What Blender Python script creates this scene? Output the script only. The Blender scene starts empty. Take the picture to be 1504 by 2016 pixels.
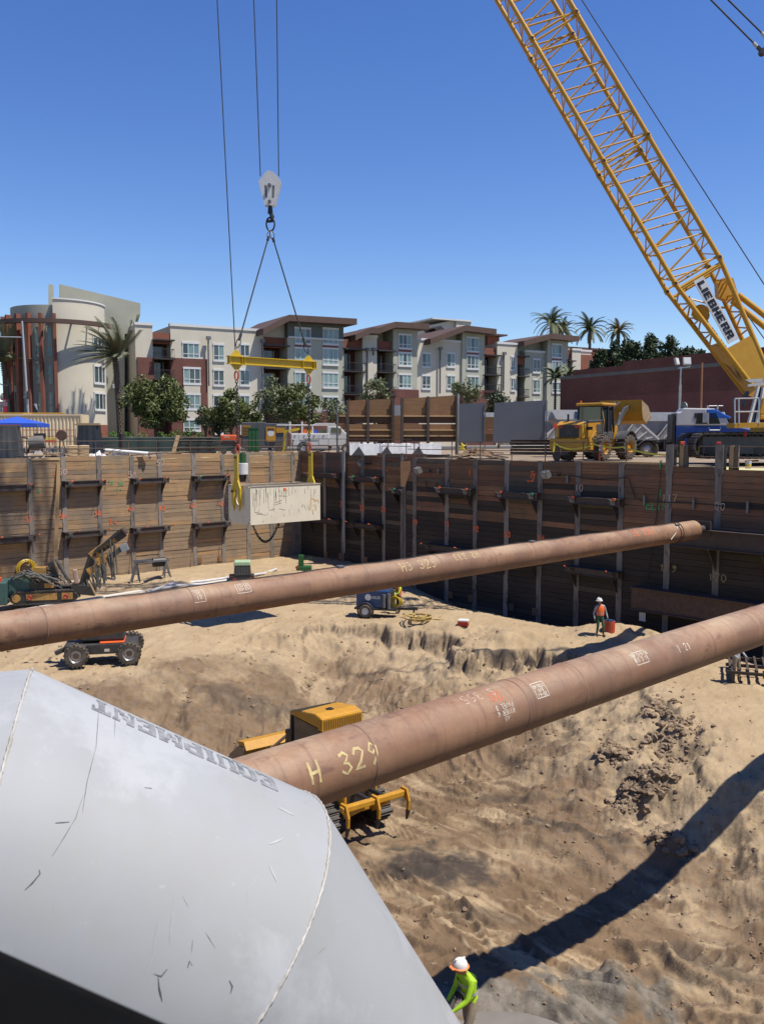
import bpy, bmesh, math, random
import numpy as np
from mathutils import Vector, Matrix, Euler
from math import radians as R, sin, cos, tan, pi, atan2, sqrt
random.seed(7); np.random.seed(7)
S = bpy.context.scene; COL = S.collection
# ---------------- camera ----------------
HC = 1.4                       # eye height above the site deck (deck is z = 0)
FPX, CU, CV, W0, H0 = 1743.0, 752.0, 1008.0, 1504.0, 2016.0
PITCH = math.atan((1008 - 858) / FPX)
cd = bpy.data.cameras.new('camera'); cam = bpy.data.objects.new('camera', cd); COL.objects.link(cam)
cam.location = (0, 0, HC); cam.rotation_euler = (pi / 2 - PITCH, 0, 0)
cd.sensor_fit = 'VERTICAL'; cd.sensor_height = 36.0; cd.lens = 36.0 * FPX / H0
cd.clip_start = 0.05; cd.clip_end = 6000
cd.dof.use_dof = True; cd.dof.focus_distance = 22.0; cd.dof.aperture_fstop = 11.0   # the small lens of a phone
S.camera = cam
# ---------------- sky, sun, exposure ----------------
SUNH = Vector((0.447, -0.157)); SUND = Vector((SUNH.x, SUNH.y, 1)).normalized()
SUN_EL = math.asin(SUND.z); SUN_AZ = atan2(SUNH.x, SUNH.y)
w = bpy.data.worlds.new('World'); S.world = w; w.use_nodes = True
nt = w.node_tree; nt.nodes.clear()
sky = nt.nodes.new('ShaderNodeTexSky'); sky.sky_type = 'NISHITA'; sky.sun_disc = False
sky.sun_elevation = SUN_EL; sky.sun_rotation = SUN_AZ
sky.air_density = 1.0; sky.dust_density = 0.0; sky.ozone_density = 3.2; sky.altitude = 0
bg = nt.nodes.new('ShaderNodeBackground'); bg.inputs[1].default_value = 0.09
out = nt.nodes.new('ShaderNodeOutputWorld')
hs = nt.nodes.new('ShaderNodeHueSaturation'); hs.inputs['Saturation'].default_value = 1.25; hs.inputs['Value'].default_value = 1.2; hs.inputs['Hue'].default_value = 0.516
nt.links.new(sky.outputs[0], hs.inputs['Color']); nt.links.new(hs.outputs[0], bg.inputs[0]); nt.links.new(bg.outputs[0], out.inputs[0])
sl = bpy.data.lights.new('sun', 'SUN'); sl.energy = 5.0; sl.angle = R(0.53); sl.color = (1.0, 0.935, 0.83)
sun = bpy.data.objects.new('sun', sl); COL.objects.link(sun)
sun.rotation_euler = (-SUND).to_track_quat('-Z', 'Y').to_euler()
S.view_settings.view_transform = 'Standard'; S.view_settings.look = 'None'
S.view_settings.exposure = 0.45; S.view_settings.gamma = 1.0; S.view_settings.use_curve_mapping = False
S.cycles.max_bounces = 5; S.cycles.diffuse_bounces = 3; S.cycles.glossy_bounces = 2; S.cycles.transmission_bounces = 3
S.cycles.transparent_max_bounces = 6
# ---------------- pixel <-> place ----------------
CF = Vector((0, cos(PITCH), -sin(PITCH))); CUP = Vector((0, sin(PITCH), cos(PITCH))); CR = Vector((1, 0, 0))
CAM = Vector((0, 0, HC))
def ray(u, v): return CF + CR * ((u - CU) / FPX) + CUP * ((CV - v) / FPX)
def P(u, v, d): return CAM + ray(u, v) * d                       # the place seen at a photo pixel, d metres deep
def PZ(u, v, z):
 r = ray(u, v); return CAM + r * ((z - HC) / r.z)
def PY(u, v, y):
 r = ray(u, v); return CAM + r * (y / r.y)
def plane_hit(u, v, p0, n):
 r = ray(u, v); t = (Vector(p0) - CAM).dot(n) / r.dot(n); return CAM + r * t
def proj(p):
 q = Vector(p) - CAM; f = q.dot(CF); return (CU + FPX * q.x / f, CV - FPX * q.dot(CUP) / f)
# ---------------- object helpers ----------------
MATS = {}
WM = {}                                                           # world matrices of things
def mat4(loc, rz=0, rx=0, ry=0):
 return Matrix.Translation(Vector(loc)) @ Euler((rx, ry, rz)).to_matrix().to_4x4()
def tag(o, label=None, cat=None, group=None, kind=None):
 if label: o['label'] = label
 if cat: o['category'] = cat
 if group: o['group'] = group
 if kind: o['kind'] = kind
 return o
def thing(name, label, cat, loc=(0, 0, 0), rz=0, group=None):
 o = bpy.data.objects.new(name, None); COL.objects.link(o)
 o.empty_display_size = 0.2
 o.location = loc; o.rotation_euler = (0, 0, rz); WM[o] = mat4(loc, rz)
 return tag(o, label, cat, group)
def copy_tree(o, parent=None):
 c = o.copy(); COL.objects.link(c)
 if parent is not None: c.parent = parent
 for ch in KIDS.get(o, []): copy_tree(ch, c)
 return c
KIDS = {}
def place(o, loc, rz, label=None):
 o.location = loc; o.rotation_euler = (0, 0, rz)
 if label: o['label'] = label
 return o
def linkmesh(name, me, parent=None, loc=None, rot=None, scale=None):
 o = bpy.data.objects.new(name, me); COL.objects.link(o)
 if parent is not None:
  o.parent = parent; KIDS.setdefault(parent, []).append(o)
 if loc is not None: o.location = loc
 if rot is not None: o.rotation_euler = rot
 if scale is not None: o.scale = scale
 return o
def basis(d):
 d = Vector(d).normalized(); a = Vector((0, 0, 1)) if abs(d.z) < 0.9 else Vector((1, 0, 0))
 x = a.cross(d).normalized(); return x, d.cross(x), d
class MB:
 """collects simple shapes; build() links them as one mesh object"""
 def __init__(s): s.v = []; s.f = []; s.m = []
 def add(s, vs, fs, m=0):
  b = len(s.v); s.v += [tuple(x) for x in vs]; s.f += [tuple(i + b for i in f) for f in fs]; s.m += [m] * len(fs); return s
 def box(s, c, d, rot=None, m=0):
  c = Vector(c); hx, hy, hz = d[0] / 2, d[1] / 2, d[2] / 2
  vs = [Vector((x, y, z)) for x in (-hx, hx) for y in (-hy, hy) for z in (-hz, hz)]
  if rot is not None:
   if not isinstance(rot, Matrix): rot = Euler(rot).to_matrix()
   vs = [rot @ q for q in vs]
  return s.add([q + c for q in vs], [(0, 1, 3, 2), (4, 6, 7, 5), (0, 4, 5, 1), (2, 3, 7, 6), (0, 2, 6, 4), (1, 5, 7, 3)], m)
 def b2(s, a, b, m=0):
  return s.box([(a[i] + b[i]) / 2 for i in range(3)], [abs(b[i] - a[i]) for i in range(3)], None, m)
 def bar(s, p, q, wx, wz=None, m=0, up=(0, 0, 1)):
  p, q = Vector(p), Vector(q); d = q - p; L = d.length; d.normalize(); up = Vector(up)
  if abs(d.dot(up)) > 0.99: up = Vector((1, 0, 0))
  x = d.cross(up).normalized(); z = x.cross(d)
  return s.box((p + q) / 2, (wx, L, wz or wx), Matrix((x, d, z)).transposed(), m)
 def cyl(s, p, q, r, r2=None, n=12, m=0, caps=True):
  p, q = Vector(p), Vector(q); r2 = r if r2 is None else r2; x, y, _ = basis(q - p)
  vs = []
  for c, rr in ((p, r), (q, r2)):
   vs += [c + (x * cos(2 * pi * i / n) + y * sin(2 * pi * i / n)) * rr for i in range(n)]
  fs = [(i, (i + 1) % n, n + (i + 1) % n, n + i) for i in range(n)]
  if caps: fs += [tuple(range(n - 1, -1, -1)), tuple(range(n, 2 * n))]
  return s.add(vs, fs, m)
 def tube(s, pts, r, n=6, m=0, caps=True):
  pts = [Vector(p) for p in pts]; rs = r if isinstance(r, (list, tuple)) else [r] * len(pts)
  vs = []; fs = []; x = None
  for i, p in enumerate(pts):
   d = (pts[min(i + 1, len(pts) - 1)] - pts[max(i - 1, 0)])
   if d.length < 1e-9: d = Vector((0, 0, 1))
   d.normalize()
   if x is None: x = basis(d)[0]
   x = x - d * x.dot(d)
   x = x.normalized() if x.length > 1e-6 else basis(d)[0]
   y = d.cross(x)
   vs += [p + (x * cos(2 * pi * k / n) + y * sin(2 * pi * k / n)) * rs[i] for k in range(n)]
  for i in range(len(pts) - 1):
   fs += [(i * n + k, i * n + (k + 1) % n, (i + 1) * n + (k + 1) % n, (i + 1) * n + k) for k in range(n)]
  if caps: fs += [tuple(range(n - 1, -1, -1)), tuple((len(pts) - 1) * n + k for k in range(n))]
  return s.add(vs, fs, m)
 def ring(s, c, axis, Rr, r, n=20, k=6, m=0, a0=0, a1=2 * pi):
  x, y, d = basis(axis); c = Vector(c); full = abs(a1 - a0 - 2 * pi) < 1e-6
  pts = [c + (x * cos(a0 + (a1 - a0) * i / n) + y * sin(a0 + (a1 - a0) * i / n)) * Rr for i in range(n + 1)]
  return s.tube(pts, r, k, m, not full)
 def prism(s, poly, o, ux, uy, uz, m=0):
  """poly in (ux, uy) at o, pushed out along the vector uz"""
  o, ux, uy, uz = Vector(o), Vector(ux), Vector(uy), Vector(uz); n = len(poly)
  a = [o + ux * p[0] + uy * p[1] for p in poly]
  return s.add(a + [q + uz for q in a], [tuple(range(n - 1, -1, -1)), tuple(range(n, 2 * n))] + [(i, (i + 1) % n, n + (i + 1) % n, n + i) for i in range(n)], m)
 def lathe(s, prof, c, axis, n=20, m=0):
  """prof: (radius, height along axis)"""
  x, y, d = basis(axis); c = Vector(c); k = len(prof); vs = []
  for r, h in prof:
   vs += [c + d * h + (x * cos(2 * pi * i / n) + y * sin(2 * pi * i / n)) * r for i in range(n)]
  fs = [(j * n + i, j * n + (i + 1) % n, (j + 1) * n + (i + 1) % n, (j + 1) * n + i) for j in range(k - 1) for i in range(n)]
  return s.add(vs, fs, m)
 def ball(s, c, r, m=0, n=10, k=7, sq=(1, 1, 1)):
  c = Vector(c); vs = []; fs = []
  for j in range(k + 1):
   t = pi * j / k
   for i in range(n): vs.append(c + Vector((sin(t) * cos(2 * pi * i / n) * sq[0], sin(t) * sin(2 * pi * i / n) * sq[1], cos(t) * sq[2])) * r)
  for j in range(k):
   for i in range(n): fs.append((j * n + i, (j + 1) * n + i, (j + 1) * n + (i + 1) % n, j * n + (i + 1) % n))
  return s.add(vs, fs, m)
 def quad(s, a, b, c, d, m=0): return s.add([a, b, c, d], [(0, 1, 2, 3)], m)
 def mesh(s, name, mats, smooth=False, inv=None):
  me = bpy.data.meshes.new(name)
  vs = s.v if inv is None else [inv @ Vector(q) for q in s.v]
  me.from_pydata(vs, [], s.f); me.validate();
  mats = mats if isinstance(mats, (list, tuple)) else [mats]
  for q in mats: me.materials.append(q)
  if len(mats) > 1 and len(me.polygons) == len(s.m): me.polygons.foreach_set('material_index', s.m)
  bm = bmesh.new(); bm.from_mesh(me); bmesh.ops.recalc_face_normals(bm, faces=bm.faces); bm.to_mesh(me); bm.free()
  if smooth:
   me.polygons.foreach_set('use_smooth', [True] * len(me.polygons))
   me.set_sharp_from_angle(angle=R(smooth if smooth is not True else 40))
  me.update(); return me
 def build(s, name, mats, parent=None, world=False, smooth=False, bevel=0):
  inv = None
  if world and parent is not None: inv = WM[parent].inverted()
  o = linkmesh(name, s.mesh(name, mats, smooth, inv), parent)
  if bevel:
   b = o.modifiers.new('edge', 'BEVEL'); b.width = bevel; b.segments = 2; b.limit_method = 'ANGLE'; b.angle_limit = R(35)
  return o
# ---------------- materials ----------------
def M(name, col, col2=None, scale=4.0, rough=0.65, metal=0.0, bump=0.0, bscale=40.0, rnd=0.0, stretch=(1, 1, 1), spots=None, spotscale=9.0, spotlo=0.58, spec=0.5, detail=6.0, coat=0):
 if name in MATS: return MATS[name]
 m = bpy.data.materials.new(name); m.use_nodes = True; t = m.node_tree; N = t.nodes; L = t.links
 b = N['Principled BSDF']; b.inputs['Roughness'].default_value = rough; b.inputs['Metallic'].default_value = metal
 b.inputs['Specular IOR Level'].default_value = spec
 if coat: b.inputs['Coat Weight'].default_value = coat
 c4 = lambda c: (c[0] * 0.8, c[1] * 0.8, c[2] * 0.8, 1)
 tc = N.new('ShaderNodeTexCoord'); vec = tc.outputs['Object']
 oi = None
 if rnd:
  oi = N.new('ShaderNodeObjectInfo'); ad = N.new('ShaderNodeVectorMath'); ad.operation = 'MULTIPLY_ADD'
  L.new(oi.outputs['Random'], ad.inputs[0]); ad.inputs[1].default_value = (37, 53, 71); L.new(vec, ad.inputs[2]); vec = ad.outputs[0]
 mp = N.new('ShaderNodeMapping'); mp.inputs['Scale'].default_value = stretch; L.new(vec, mp.inputs[0]); vec = mp.outputs[0]
 cur = None
 col2 = col2 or tuple(x * 0.78 for x in col)
 nz = N.new('ShaderNodeTexNoise'); nz.inputs['Scale'].default_value = scale; nz.inputs['Detail'].default_value = detail; nz.inputs['Roughness'].default_value = 0.6
 L.new(vec, nz.inputs['Vector'])
 rp = N.new('ShaderNodeMapRange'); rp.inputs[1].default_value = 0.33; rp.inputs[2].default_value = 0.67; L.new(nz.outputs[0], rp.inputs[0])
 mx = N.new('ShaderNodeMix'); mx.data_type = 'RGBA'; mx.inputs[6].default_value = c4(col); mx.inputs[7].default_value = c4(col2)
 L.new(rp.outputs[0], mx.inputs[0]); cur = mx.outputs[2]
 if spots:
  n2 = N.new('ShaderNodeTexNoise'); n2.inputs['Scale'].default_value = spotscale; n2.inputs['Detail'].default_value = 8; n2.inputs['Roughness'].default_value = 0.68
  L.new(vec, n2.inputs['Vector'])
  r2 = N.new('ShaderNodeMapRange'); r2.inputs[1].default_value = spotlo; r2.inputs[2].default_value = spotlo + 0.07; L.new(n2.outputs[0], r2.inputs[0])
  m2 = N.new('ShaderNodeMix'); m2.data_type = 'RGBA'; m2.inputs[7].default_value = c4(spots); L.new(cur, m2.inputs[6]); L.new(r2.outputs[0], m2.inputs[0]); cur = m2.outputs[2]
 if rnd:
  hs = N.new('ShaderNodeHueSaturation'); mr = N.new('ShaderNodeMapRange'); mr.inputs[3].default_value = 1 - rnd; mr.inputs[4].default_value = 1 + rnd
  L.new(oi.outputs['Random'], mr.inputs[0]); L.new(mr.outputs[0], hs.inputs['Value'])
  mr2 = N.new('ShaderNodeMapRange'); mr2.inputs[3].default_value = 0.5 - rnd * 0.03; mr2.inputs[4].default_value = 0.5 + rnd * 0.03
  mo = N.new('ShaderNodeMath'); mo.operation = 'FRACT'; mu = N.new('ShaderNodeMath'); mu.operation = 'MULTIPLY'; mu.inputs[1].default_value = 13.7
  L.new(oi.outputs['Random'], mu.inputs[0]); L.new(mu.outputs[0], mo.inputs[0]); L.new(mo.outputs[0], mr2.inputs[0]); L.new(mr2.outputs[0], hs.inputs['Hue'])
  L.new(cur, hs.inputs['Color']); cur = hs.outputs[0]
 L.new(cur, b.inputs['Base Color'])
 if bump:
  bn = N.new('ShaderNodeTexNoise'); bn.inputs['Scale'].default_value = bscale; bn.inputs['Detail'].default_value = 5; L.new(vec, bn.inputs['Vector'])
  bp = N.new('ShaderNodeBump'); bp.inputs['Strength'].default_value = min(1, bump); bp.inputs['Distance'].default_value = 0.02; L.new(bn.outputs[0], bp.inputs['Height'])
  L.new(bp.outputs[0], b.inputs['Normal'])
 MATS[name] = m; return m
def glass(name, col=(0.02, 0.03, 0.035), rough=0.05):
 if name in MATS: return MATS[name]
 m = M(name, col, tuple(x * 1.5 for x in col), scale=0.8, rough=rough, spec=0.8); return m
Y1 = M('crane_yellow', (0.62, 0.33, 0.018), (0.56, 0.28, 0.015), rough=0.38, spots=(0.45, 0.26, 0.06), spotlo=0.66)
Y2 = M('plant_yellow', (0.60, 0.30, 0.02), (0.50, 0.24, 0.02), rough=0.45, spots=(0.33, 0.22, 0.11), spotlo=0.6, spotscale=6)
Y3 = M('rigging_yellow', (0.66, 0.45, 0.01), (0.58, 0.38, 0.01), rough=0.42, spots=(0.25, 0.17, 0.03), spotlo=0.68, spotscale=7)
BLK = M('black_rubber', (0.022, 0.022, 0.022), (0.05, 0.045, 0.04), rough=0.8, bump=0.2, scale=8)
TYRE = M('dusty_tyre', (0.045, 0.042, 0.038), (0.14, 0.11, 0.08), rough=0.9, bump=0.3, scale=5)
BKM = M('black_metal', (0.02, 0.02, 0.022), (0.035, 0.033, 0.032), rough=0.5)
GRM = M('grey_metal', (0.22, 0.22, 0.22), (0.15, 0.15, 0.15), rough=0.5, metal=0.3)
DGR = M('dark_grey_paint', (0.075, 0.078, 0.08), (0.05, 0.05, 0.052), rough=0.5)
ALU = M('bare_aluminium', (0.6, 0.6, 0.6), (0.45, 0.45, 0.45), rough=0.35, metal=0.7)
WHT = M('white_paint', (0.76, 0.76, 0.74), (0.68, 0.67, 0.64), rough=0.45, spots=(0.5, 0.47, 0.42), spotlo=0.67)
RUST = M('rusty_steel', (0.13, 0.075, 0.05), (0.075, 0.045, 0.034), rough=0.8, bump=0.2, scale=6, spots=(0.2, 0.11, 0.06), spotlo=0.62)
DRUST = M('dark_steel', (0.05, 0.037, 0.032), (0.085, 0.06, 0.05), rough=0.7, bump=0.2, scale=5)
ORG = M('safety_orange', (0.75, 0.12, 0.02), (0.65, 0.1, 0.02), rough=0.6)
RED = M('red_paint', (0.5, 0.03, 0.02), (0.4, 0.03, 0.02), rough=0.5)
PLY = M('plywood', (0.27, 0.145, 0.065), (0.2, 0.1, 0.045), rough=0.8, scale=1.3, stretch=(1, 1, 6), rnd=0.18, bump=0.1)
LUM = M('new_lumber', (0.5, 0.34, 0.18), (0.42, 0.27, 0.13), rough=0.8, scale=3, stretch=(1, 6, 6), rnd=0.15)
GLS = glass('dark_glass')
# ---------------- layout of the pit ----------------
AX, AY = 0.731, 0.682                                             # along the left wall, away from the eye
DA = Vector((AX, AY, 0)); DB = Vector((AY, -AX, 0))               # DB runs along the right wall, to the right
def on_left(x): y = 77.1 / (1 - x * AY / AX); return Vector((x * y, y, 0))
def on_far(x): y = 64.0 / (1 + x * AX / AY); return Vector((x * y, y, 0))
def on_near(x): y = 58.4 / (1 + x * AX / AY); return Vector((x * y, y, 0))
XU = lambda u: (u - CU) / FPX
CORNER = on_far(XU(590)); J2 = on_near(XU(797));
_n = Vector((AX, AY, 0)); J1 = J2 + _n * ((CORNER - J2).dot(_n))
LSTART = CORNER - DA * 40.0; REND = J2 + DB * 42.0
# ---------------- noise ----------------
GRADS = {}
def _perlin(x, y, seed):
 if seed not in GRADS: g = np.random.RandomState(seed).rand(256, 256) * 2 * np.pi; GRADS[seed] = (np.cos(g), np.sin(g))
 gx, gy = GRADS[seed]
 xi = np.floor(x).astype(int); yi = np.floor(y).astype(int); fx = x - xi; fy = y - yi
 u = fx * fx * fx * (fx * (fx * 6 - 15) + 10); v = fy * fy * fy * (fy * (fy * 6 - 15) + 10)
 def d(i, j):
  a = (xi + i) & 255; b = (yi + j) & 255; return gx[a, b] * (fx - i) + gy[a, b] * (fy - j)
 a = d(0, 0) + u * (d(1, 0) - d(0, 0)); b = d(0, 1) + u * (d(1, 1) - d(0, 1))
 return (a + v * (b - a)) * 1.5
def fbm(x, y, seed, octv=5, gain=0.5):
 s = 0; a = 1; f = 1
 for o in range(octv): s = s + a * _perlin(x * f + 17.3 * o, y * f - 9.1 * o, seed + o); a *= gain; f *= 2.03
 return s
def ridged(x, y, seed, octv=4):
 s = 0; a = 1; f = 1
 for o in range(octv): s = s + a * (1 - np.abs(_perlin(x * f + 7.3 * o, y * f + 3.3 * o, seed + o)) * 2); a *= 0.5; f *= 2.1
 return s / 1.9
def sstep(a, b, x):
 t = np.clip((x - a) / (b - a), 0, 1); return t * t * (3 - 2 * t)
def seg_dist(x, y, pts):
 """distance to a polyline, and on which side (positive = left of its direction)"""
 best = np.full(x.shape, 1e9); side = np.zeros(x.shape); along = np.zeros(x.shape); acc = 0
 for a, b in zip(pts[:-1], pts[1:]):
  dx, dy = b[0] - a[0], b[1] - a[1]; L2 = dx * dx + dy * dy; L = L2 ** 0.5
  t = np.clip(((x - a[0]) * dx + (y - a[1]) * dy) / L2, 0, 1)
  d = np.hypot(x - a[0] - t * dx, y - a[1] - t * dy)
  s = np.sign(dx * (y - a[1]) - dy * (x - a[0])); m = d < best
  best = np.where(m, d, best); side = np.where(m, s, side); along = np.where(m, acc + t * L, along); acc += L
 return best, side, along
# the lip of the dug-out bowl: photo pixel and height, walked from the left round the back to the right
LIP = [(-500, 1420, -7.6), (-150, 1345, -7.6), (60, 1322, -7.7), (200, 1316, -7.8), (330, 1300, -7.9), (430, 1282, -8.0), (520, 1244, -8.0), (640, 1222, -8.1), (740, 1232, -8.15),
       (850, 1250, -8.2), (960, 1285, -8.3), (1060, 1290, -8.3), (1150, 1290, -8.2), (1260, 1340, -8.1), (1340, 1395, -8.0), (1430, 1490, -8.3), (1530, 1540, -8.9), (1680, 1620, -9.2), (2050, 1900, -9.7)]
LIPP = [PZ(*q) for q in LIP]
ARC = (13.0, 35.5)
CLUSTERS = ((1275, 1520, -8.9, 0.55, 0.75), (1330, 1440, -8.4, 0.35, 0.9), (1215, 1480, -9.0, 0.35, 0.6), (1320, 1612, -9.3, 0.4, 0.5), (1300, 1395, -8.3, 0.25, 0.6), (1245, 1545, -9.2, 0.4, 0.6))
def smin_drop(d, e1, e2, h): return h * sstep(e1, e2, d)
def crests(x, y, rr, th):
 w = rr + 0.12 * fbm(x * 2.0, y * 2.0, 59, 3); a = np.clip(1 - 5.0 * np.abs(_perlin(w * 0.8 + 40, th * 1.0, 66)), 0, 1); b = np.clip(1 - 6.0 * np.abs(_perlin(w * 1.9 + 11, th * 1.5, 67)), 0, 1)
 return a * sstep(-0.1, 0.25, _perlin(rr * 0.7, th * 3.0, 68)) + 0.6 * b * sstep(0.0, 0.3, _perlin(rr * 0.9 + 5, th * 4.0, 69))
TK = []
TRACKS = [(ARC, q) for q in (10.6, 12.5, 14.6, 16.5, 18.9, 20.8)] + [((-16.0, 12.0), q) for q in (17.5, 19.4, 23.0, 24.9)] + [((30.0, 8.0), q) for q in (17.0, 18.9, 22.6, 24.5)]
def tyre_tracks(x, y):
 x = np.asarray(x, float); y = np.asarray(y, float); dz = np.zeros(x.shape); dk = np.zeros(x.shape); wa = 0.35 * fbm(x * 0.25, y * 0.25, 75, 2); fade = sstep(-0.35, 0.1, fbm(x * 0.3, y * 0.3, 76, 2))
 for i, (c, q) in enumerate(TRACKS):
  rf = np.hypot(x - c[0], y - c[1]) + wa * (1 if i % 2 else 0.8); k = np.nonzero((np.abs(rf - q) < 0.6) & (fade > 0))[0]
  if not len(k): continue
  r = rf[k]; t = np.arctan2(y[k] - c[1], x[k] - c[0]) * q; e = np.abs(r - q); fd = fade[k] * sstep(-0.5, 0.0, np.sin(t * 0.31 + i * 1.7) + 0.5 * np.sin(t * 0.83 + i)); m = np.exp(-(e / 0.24) ** 6) * fd
  lug = np.clip(np.sin((t + (r - q) * 0.7) * 2 * np.pi / 0.40) * 2, -1, 1); dz[k] += m * (-0.06 + 0.042 * lug) + 0.075 * fd * np.exp(-((e - 0.36) / 0.09) ** 2); dk[k] += m * (0.28 - 0.45 * lug) - 0.3 * fd * np.exp(-((e - 0.36) / 0.07) ** 2)
 return dz, dk
def terrain(x, y):
 wx = x + 0.9 * fbm(x * 0.35, y * 0.35, 11, 3) + 0.35 * fbm(x * 1.1, y * 1.1, 12, 3)
 wy = y + 0.9 * fbm(x * 0.35, y * 0.35, 21, 3) + 0.35 * fbm(x * 1.1, y * 1.1, 22, 3)
 d, side, al = seg_dist(wx, wy, [(p.x, p.y) for p in LIPP])
 ins = np.where(side < 0, d, -d)                               # positive inside the bowl (to the right of the walk)
 # how cliffy the lip is: crumbly cut at the back, smooth batter on the left, ragged bank on the right
 back = np.exp(-((x - 4.0) / 7.5) ** 2) * sstep(34, 38, y)
 right = sstep(4, 9, x) * (1 - sstep(35, 39, y))
 left = 1 - np.clip(back + right, 0, 1)
 cl = 0.55 + 0.45 * fbm(x * 0.5, y * 0.5, 31, 3)
 in2 = ins + 0.5 * fbm(x * 1.1, y * 1.1, 35, 4, 0.5) + 0.05 * fbm(x * 5, y * 5, 36, 3)
 h_back = 0.95 * sstep(-0.1, 0.55, in2) * np.clip(cl + 0.35, 0.3, 1) + (2.3 - 0.95) * sstep(0.3, 8.0, ins)
 h_left = 2.1 * sstep(-1.2, 8.5, ins)
 h_right = 0.35 * sstep(0, 0.5, ins) * np.clip(cl, 0, 1) + 2.0 * sstep(-0.5, 6.5, ins)
 bench = -8.15 + 0.35 * sstep(36, 28, y) * sstep(-2, -12, x) + 0.02 * fbm(x * 0.2, y * 0.2, 41, 2)
 bench = bench - 1.7 * sstep(30, 18, y) * sstep(1, 9, x)
 drop = h_back * back + h_right * right + h_left * left
 drop = drop / np.clip(back + right + left, 1, 9)
 near = sstep(27, 17, y)
 z = bench - drop * (1 - near * sstep(2, 10, x) * 0.55)
 z = np.where(ins > 0, z, z)
 inm = sstep(-0.5, 2.5, ins)
 # heaps of spoil along the back lip and against the right wall
 def heap(u, v, zz, hh, r1, r2=None, ang=0.0):
  p = PZ(u, v, zz); r2 = r2 or r1; ca, sa = cos(ang), sin(ang)
  X = (wx - p.x) * ca + (wy - p.y) * sa; Y = -(wx - p.x) * sa + (wy - p.y) * ca
  return hh * np.exp(-((X / r1) ** 2 + (Y / r2) ** 2))
 z = z + heap(640, 1232, -8.1, 0.35, 2.6, 1.3) + heap(880, 1240, -8.2, 0.35, 3.0, 1.0, -0.5) + heap(1010, 1268, -8.3, 0.45, 2.0, 0.9, -0.5)
 z = z + heap(1270, 1262, -8.3, 0.75, 2.2, 1.1, -0.3) + heap(1130, 1285, -8.3, 0.2, 1.2) + heap(350, 1150, -8.2, 0.5, 3.0, 1.2) + heap(560, 1135, -8.2, 0.3, 3.0, 1.2)
 z = z + heap(560, 1250, -8.1, 0.3, 1.4) + heap(330, 1300, -7.9, 0.25, 1.6)
 z = z - heap(620, 1300, -9.2, 0.35, 3.5) - 0.75 * np.exp(-((x - 2.0) / 4.5) ** 2 - ((y - 31.0) / 3.5) ** 2)
 # slurry pile and ruts at the bottom right
 z = z + heap(1215, 1885, -9.9, 0.42, 1.5, 0.38, 0.1) + heap(1330, 1800, -9.8, 0.25, 1.3, 0.4, -0.6) + heap(1400, 1840, -9.8, 0.3, 1.6, 0.35, -0.75) + heap(1100, 1960, -9.9, 0.3, 1.2, 0.5)
 z = z - heap(1390, 1985, -9.9, 0.3, 0.4, 0.18, -0.4)
 z = z + heap(860, 1690, -9.95, 0.16, 0.9, 0.5)
 # wheel ruts sweeping round the foot of the bank
 r = np.hypot(x - ARC[0], y - ARC[1]); th = np.arctan2(y - ARC[1], x - ARC[0])
 rr = r + 0.45 * fbm(x * 0.22, y * 0.22, 51, 3) + 0.10 * fbm(x * 1.3, y * 1.3, 52, 2)
 rut = _perlin(rr * 1.25, th * 1.1, 53) * 0.7 + _perlin(rr * 2.9, th * 1.6, 54) * 0.55 + _perlin(rr * 6.0, th * 2.4, 55) * 0.3
 ridge = np.clip(_perlin(rr * 1.05 + 40, th * 1.4, 56) - 0.22, 0, 1) ** 0.8; crest = crests(x, y, rr, th)
 flat = inm * sstep(1.2, 6.5, ins) + 0.25 * (1 - inm)
 z = z + flat * (0.10 * rut + 0.17 * ridge + 0.15 * crest)
 # lugs of tyres across the ruts
 lug = np.sin(th * r / 0.055 + 1.5 * fbm(x * 0.8, y * 0.8, 57, 2)) * sstep(0.16, 0.42, _perlin(rr * 1.1 + 9, th * 1.5, 58)) * 0.02
 tz, tk = tyre_tracks(x, y); TK[:] = [tk]
 z = z + flat * lug + np.clip(flat + 0.3 * sstep(2, -2, ins), 0, 1) * tz
 # clods and rough broken ground on the banks
 rough = np.clip(sstep(-0.8, 0.3, ins) * (1 - sstep(4.0, 8.5, ins)), 0, 1)
 cr = ridged(x * 0.9, y * 0.9, 61, 5) ** 2
 br = sstep(0.02, 0.5, fbm(x * 0.33, y * 0.33, 62, 3))
 z = z + rough * (0.045 + 0.05 * right) * fbm(x * 0.9, y * 0.9, 63, 5, 0.55) + rough * br * (back + 1.2 * right) * 0.22 * np.clip(fbm(x * 0.9, y * 0.9, 64, 4, 0.5), -0.5, 1)
 for (u, v, zz, hh, rr_) in CLUSTERS:
  p = PZ(u, v, zz); q = np.hypot(x - p.x, y - p.y) / rr_
  z = z + 0.75 * hh * (1 - sstep(0.2, 1.35, q + 0.45 * fbm(x * 1.2, y * 1.2, 71, 3))) * (1 + 0.18 * fbm(x * 3.1, y * 3.1, 72, 3, 0.5))
 z = z + 0.035 * fbm(x * 1.7, y * 1.7, 81, 5, 0.55) + 0.015 * fbm(x * 6.5, y * 6.5, 82, 3) * (0.5 + rough)
 z = z - 0.9 * sstep(1.0, 6.0, x * AX + y * AY - (J2.x * AX + J2.y * AY) + 5.5) * sstep(0, 4, x - 1)   # trench at the foot of the right wall
 z = z + 0.55 * sstep(23, 16, y) * sstep(6, 1, x)
 pw = PZ(1180, 1252, -8.4)
 z = z + 0.35 * np.exp(-((x - pw.x) ** 2 + (y - pw.y) ** 2) / 2.2)
 return z, ins, rough, rr, th
def ground_z(x, y): return float(terrain(np.array([float(x)]), np.array([float(y)]))[0][0])
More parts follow.
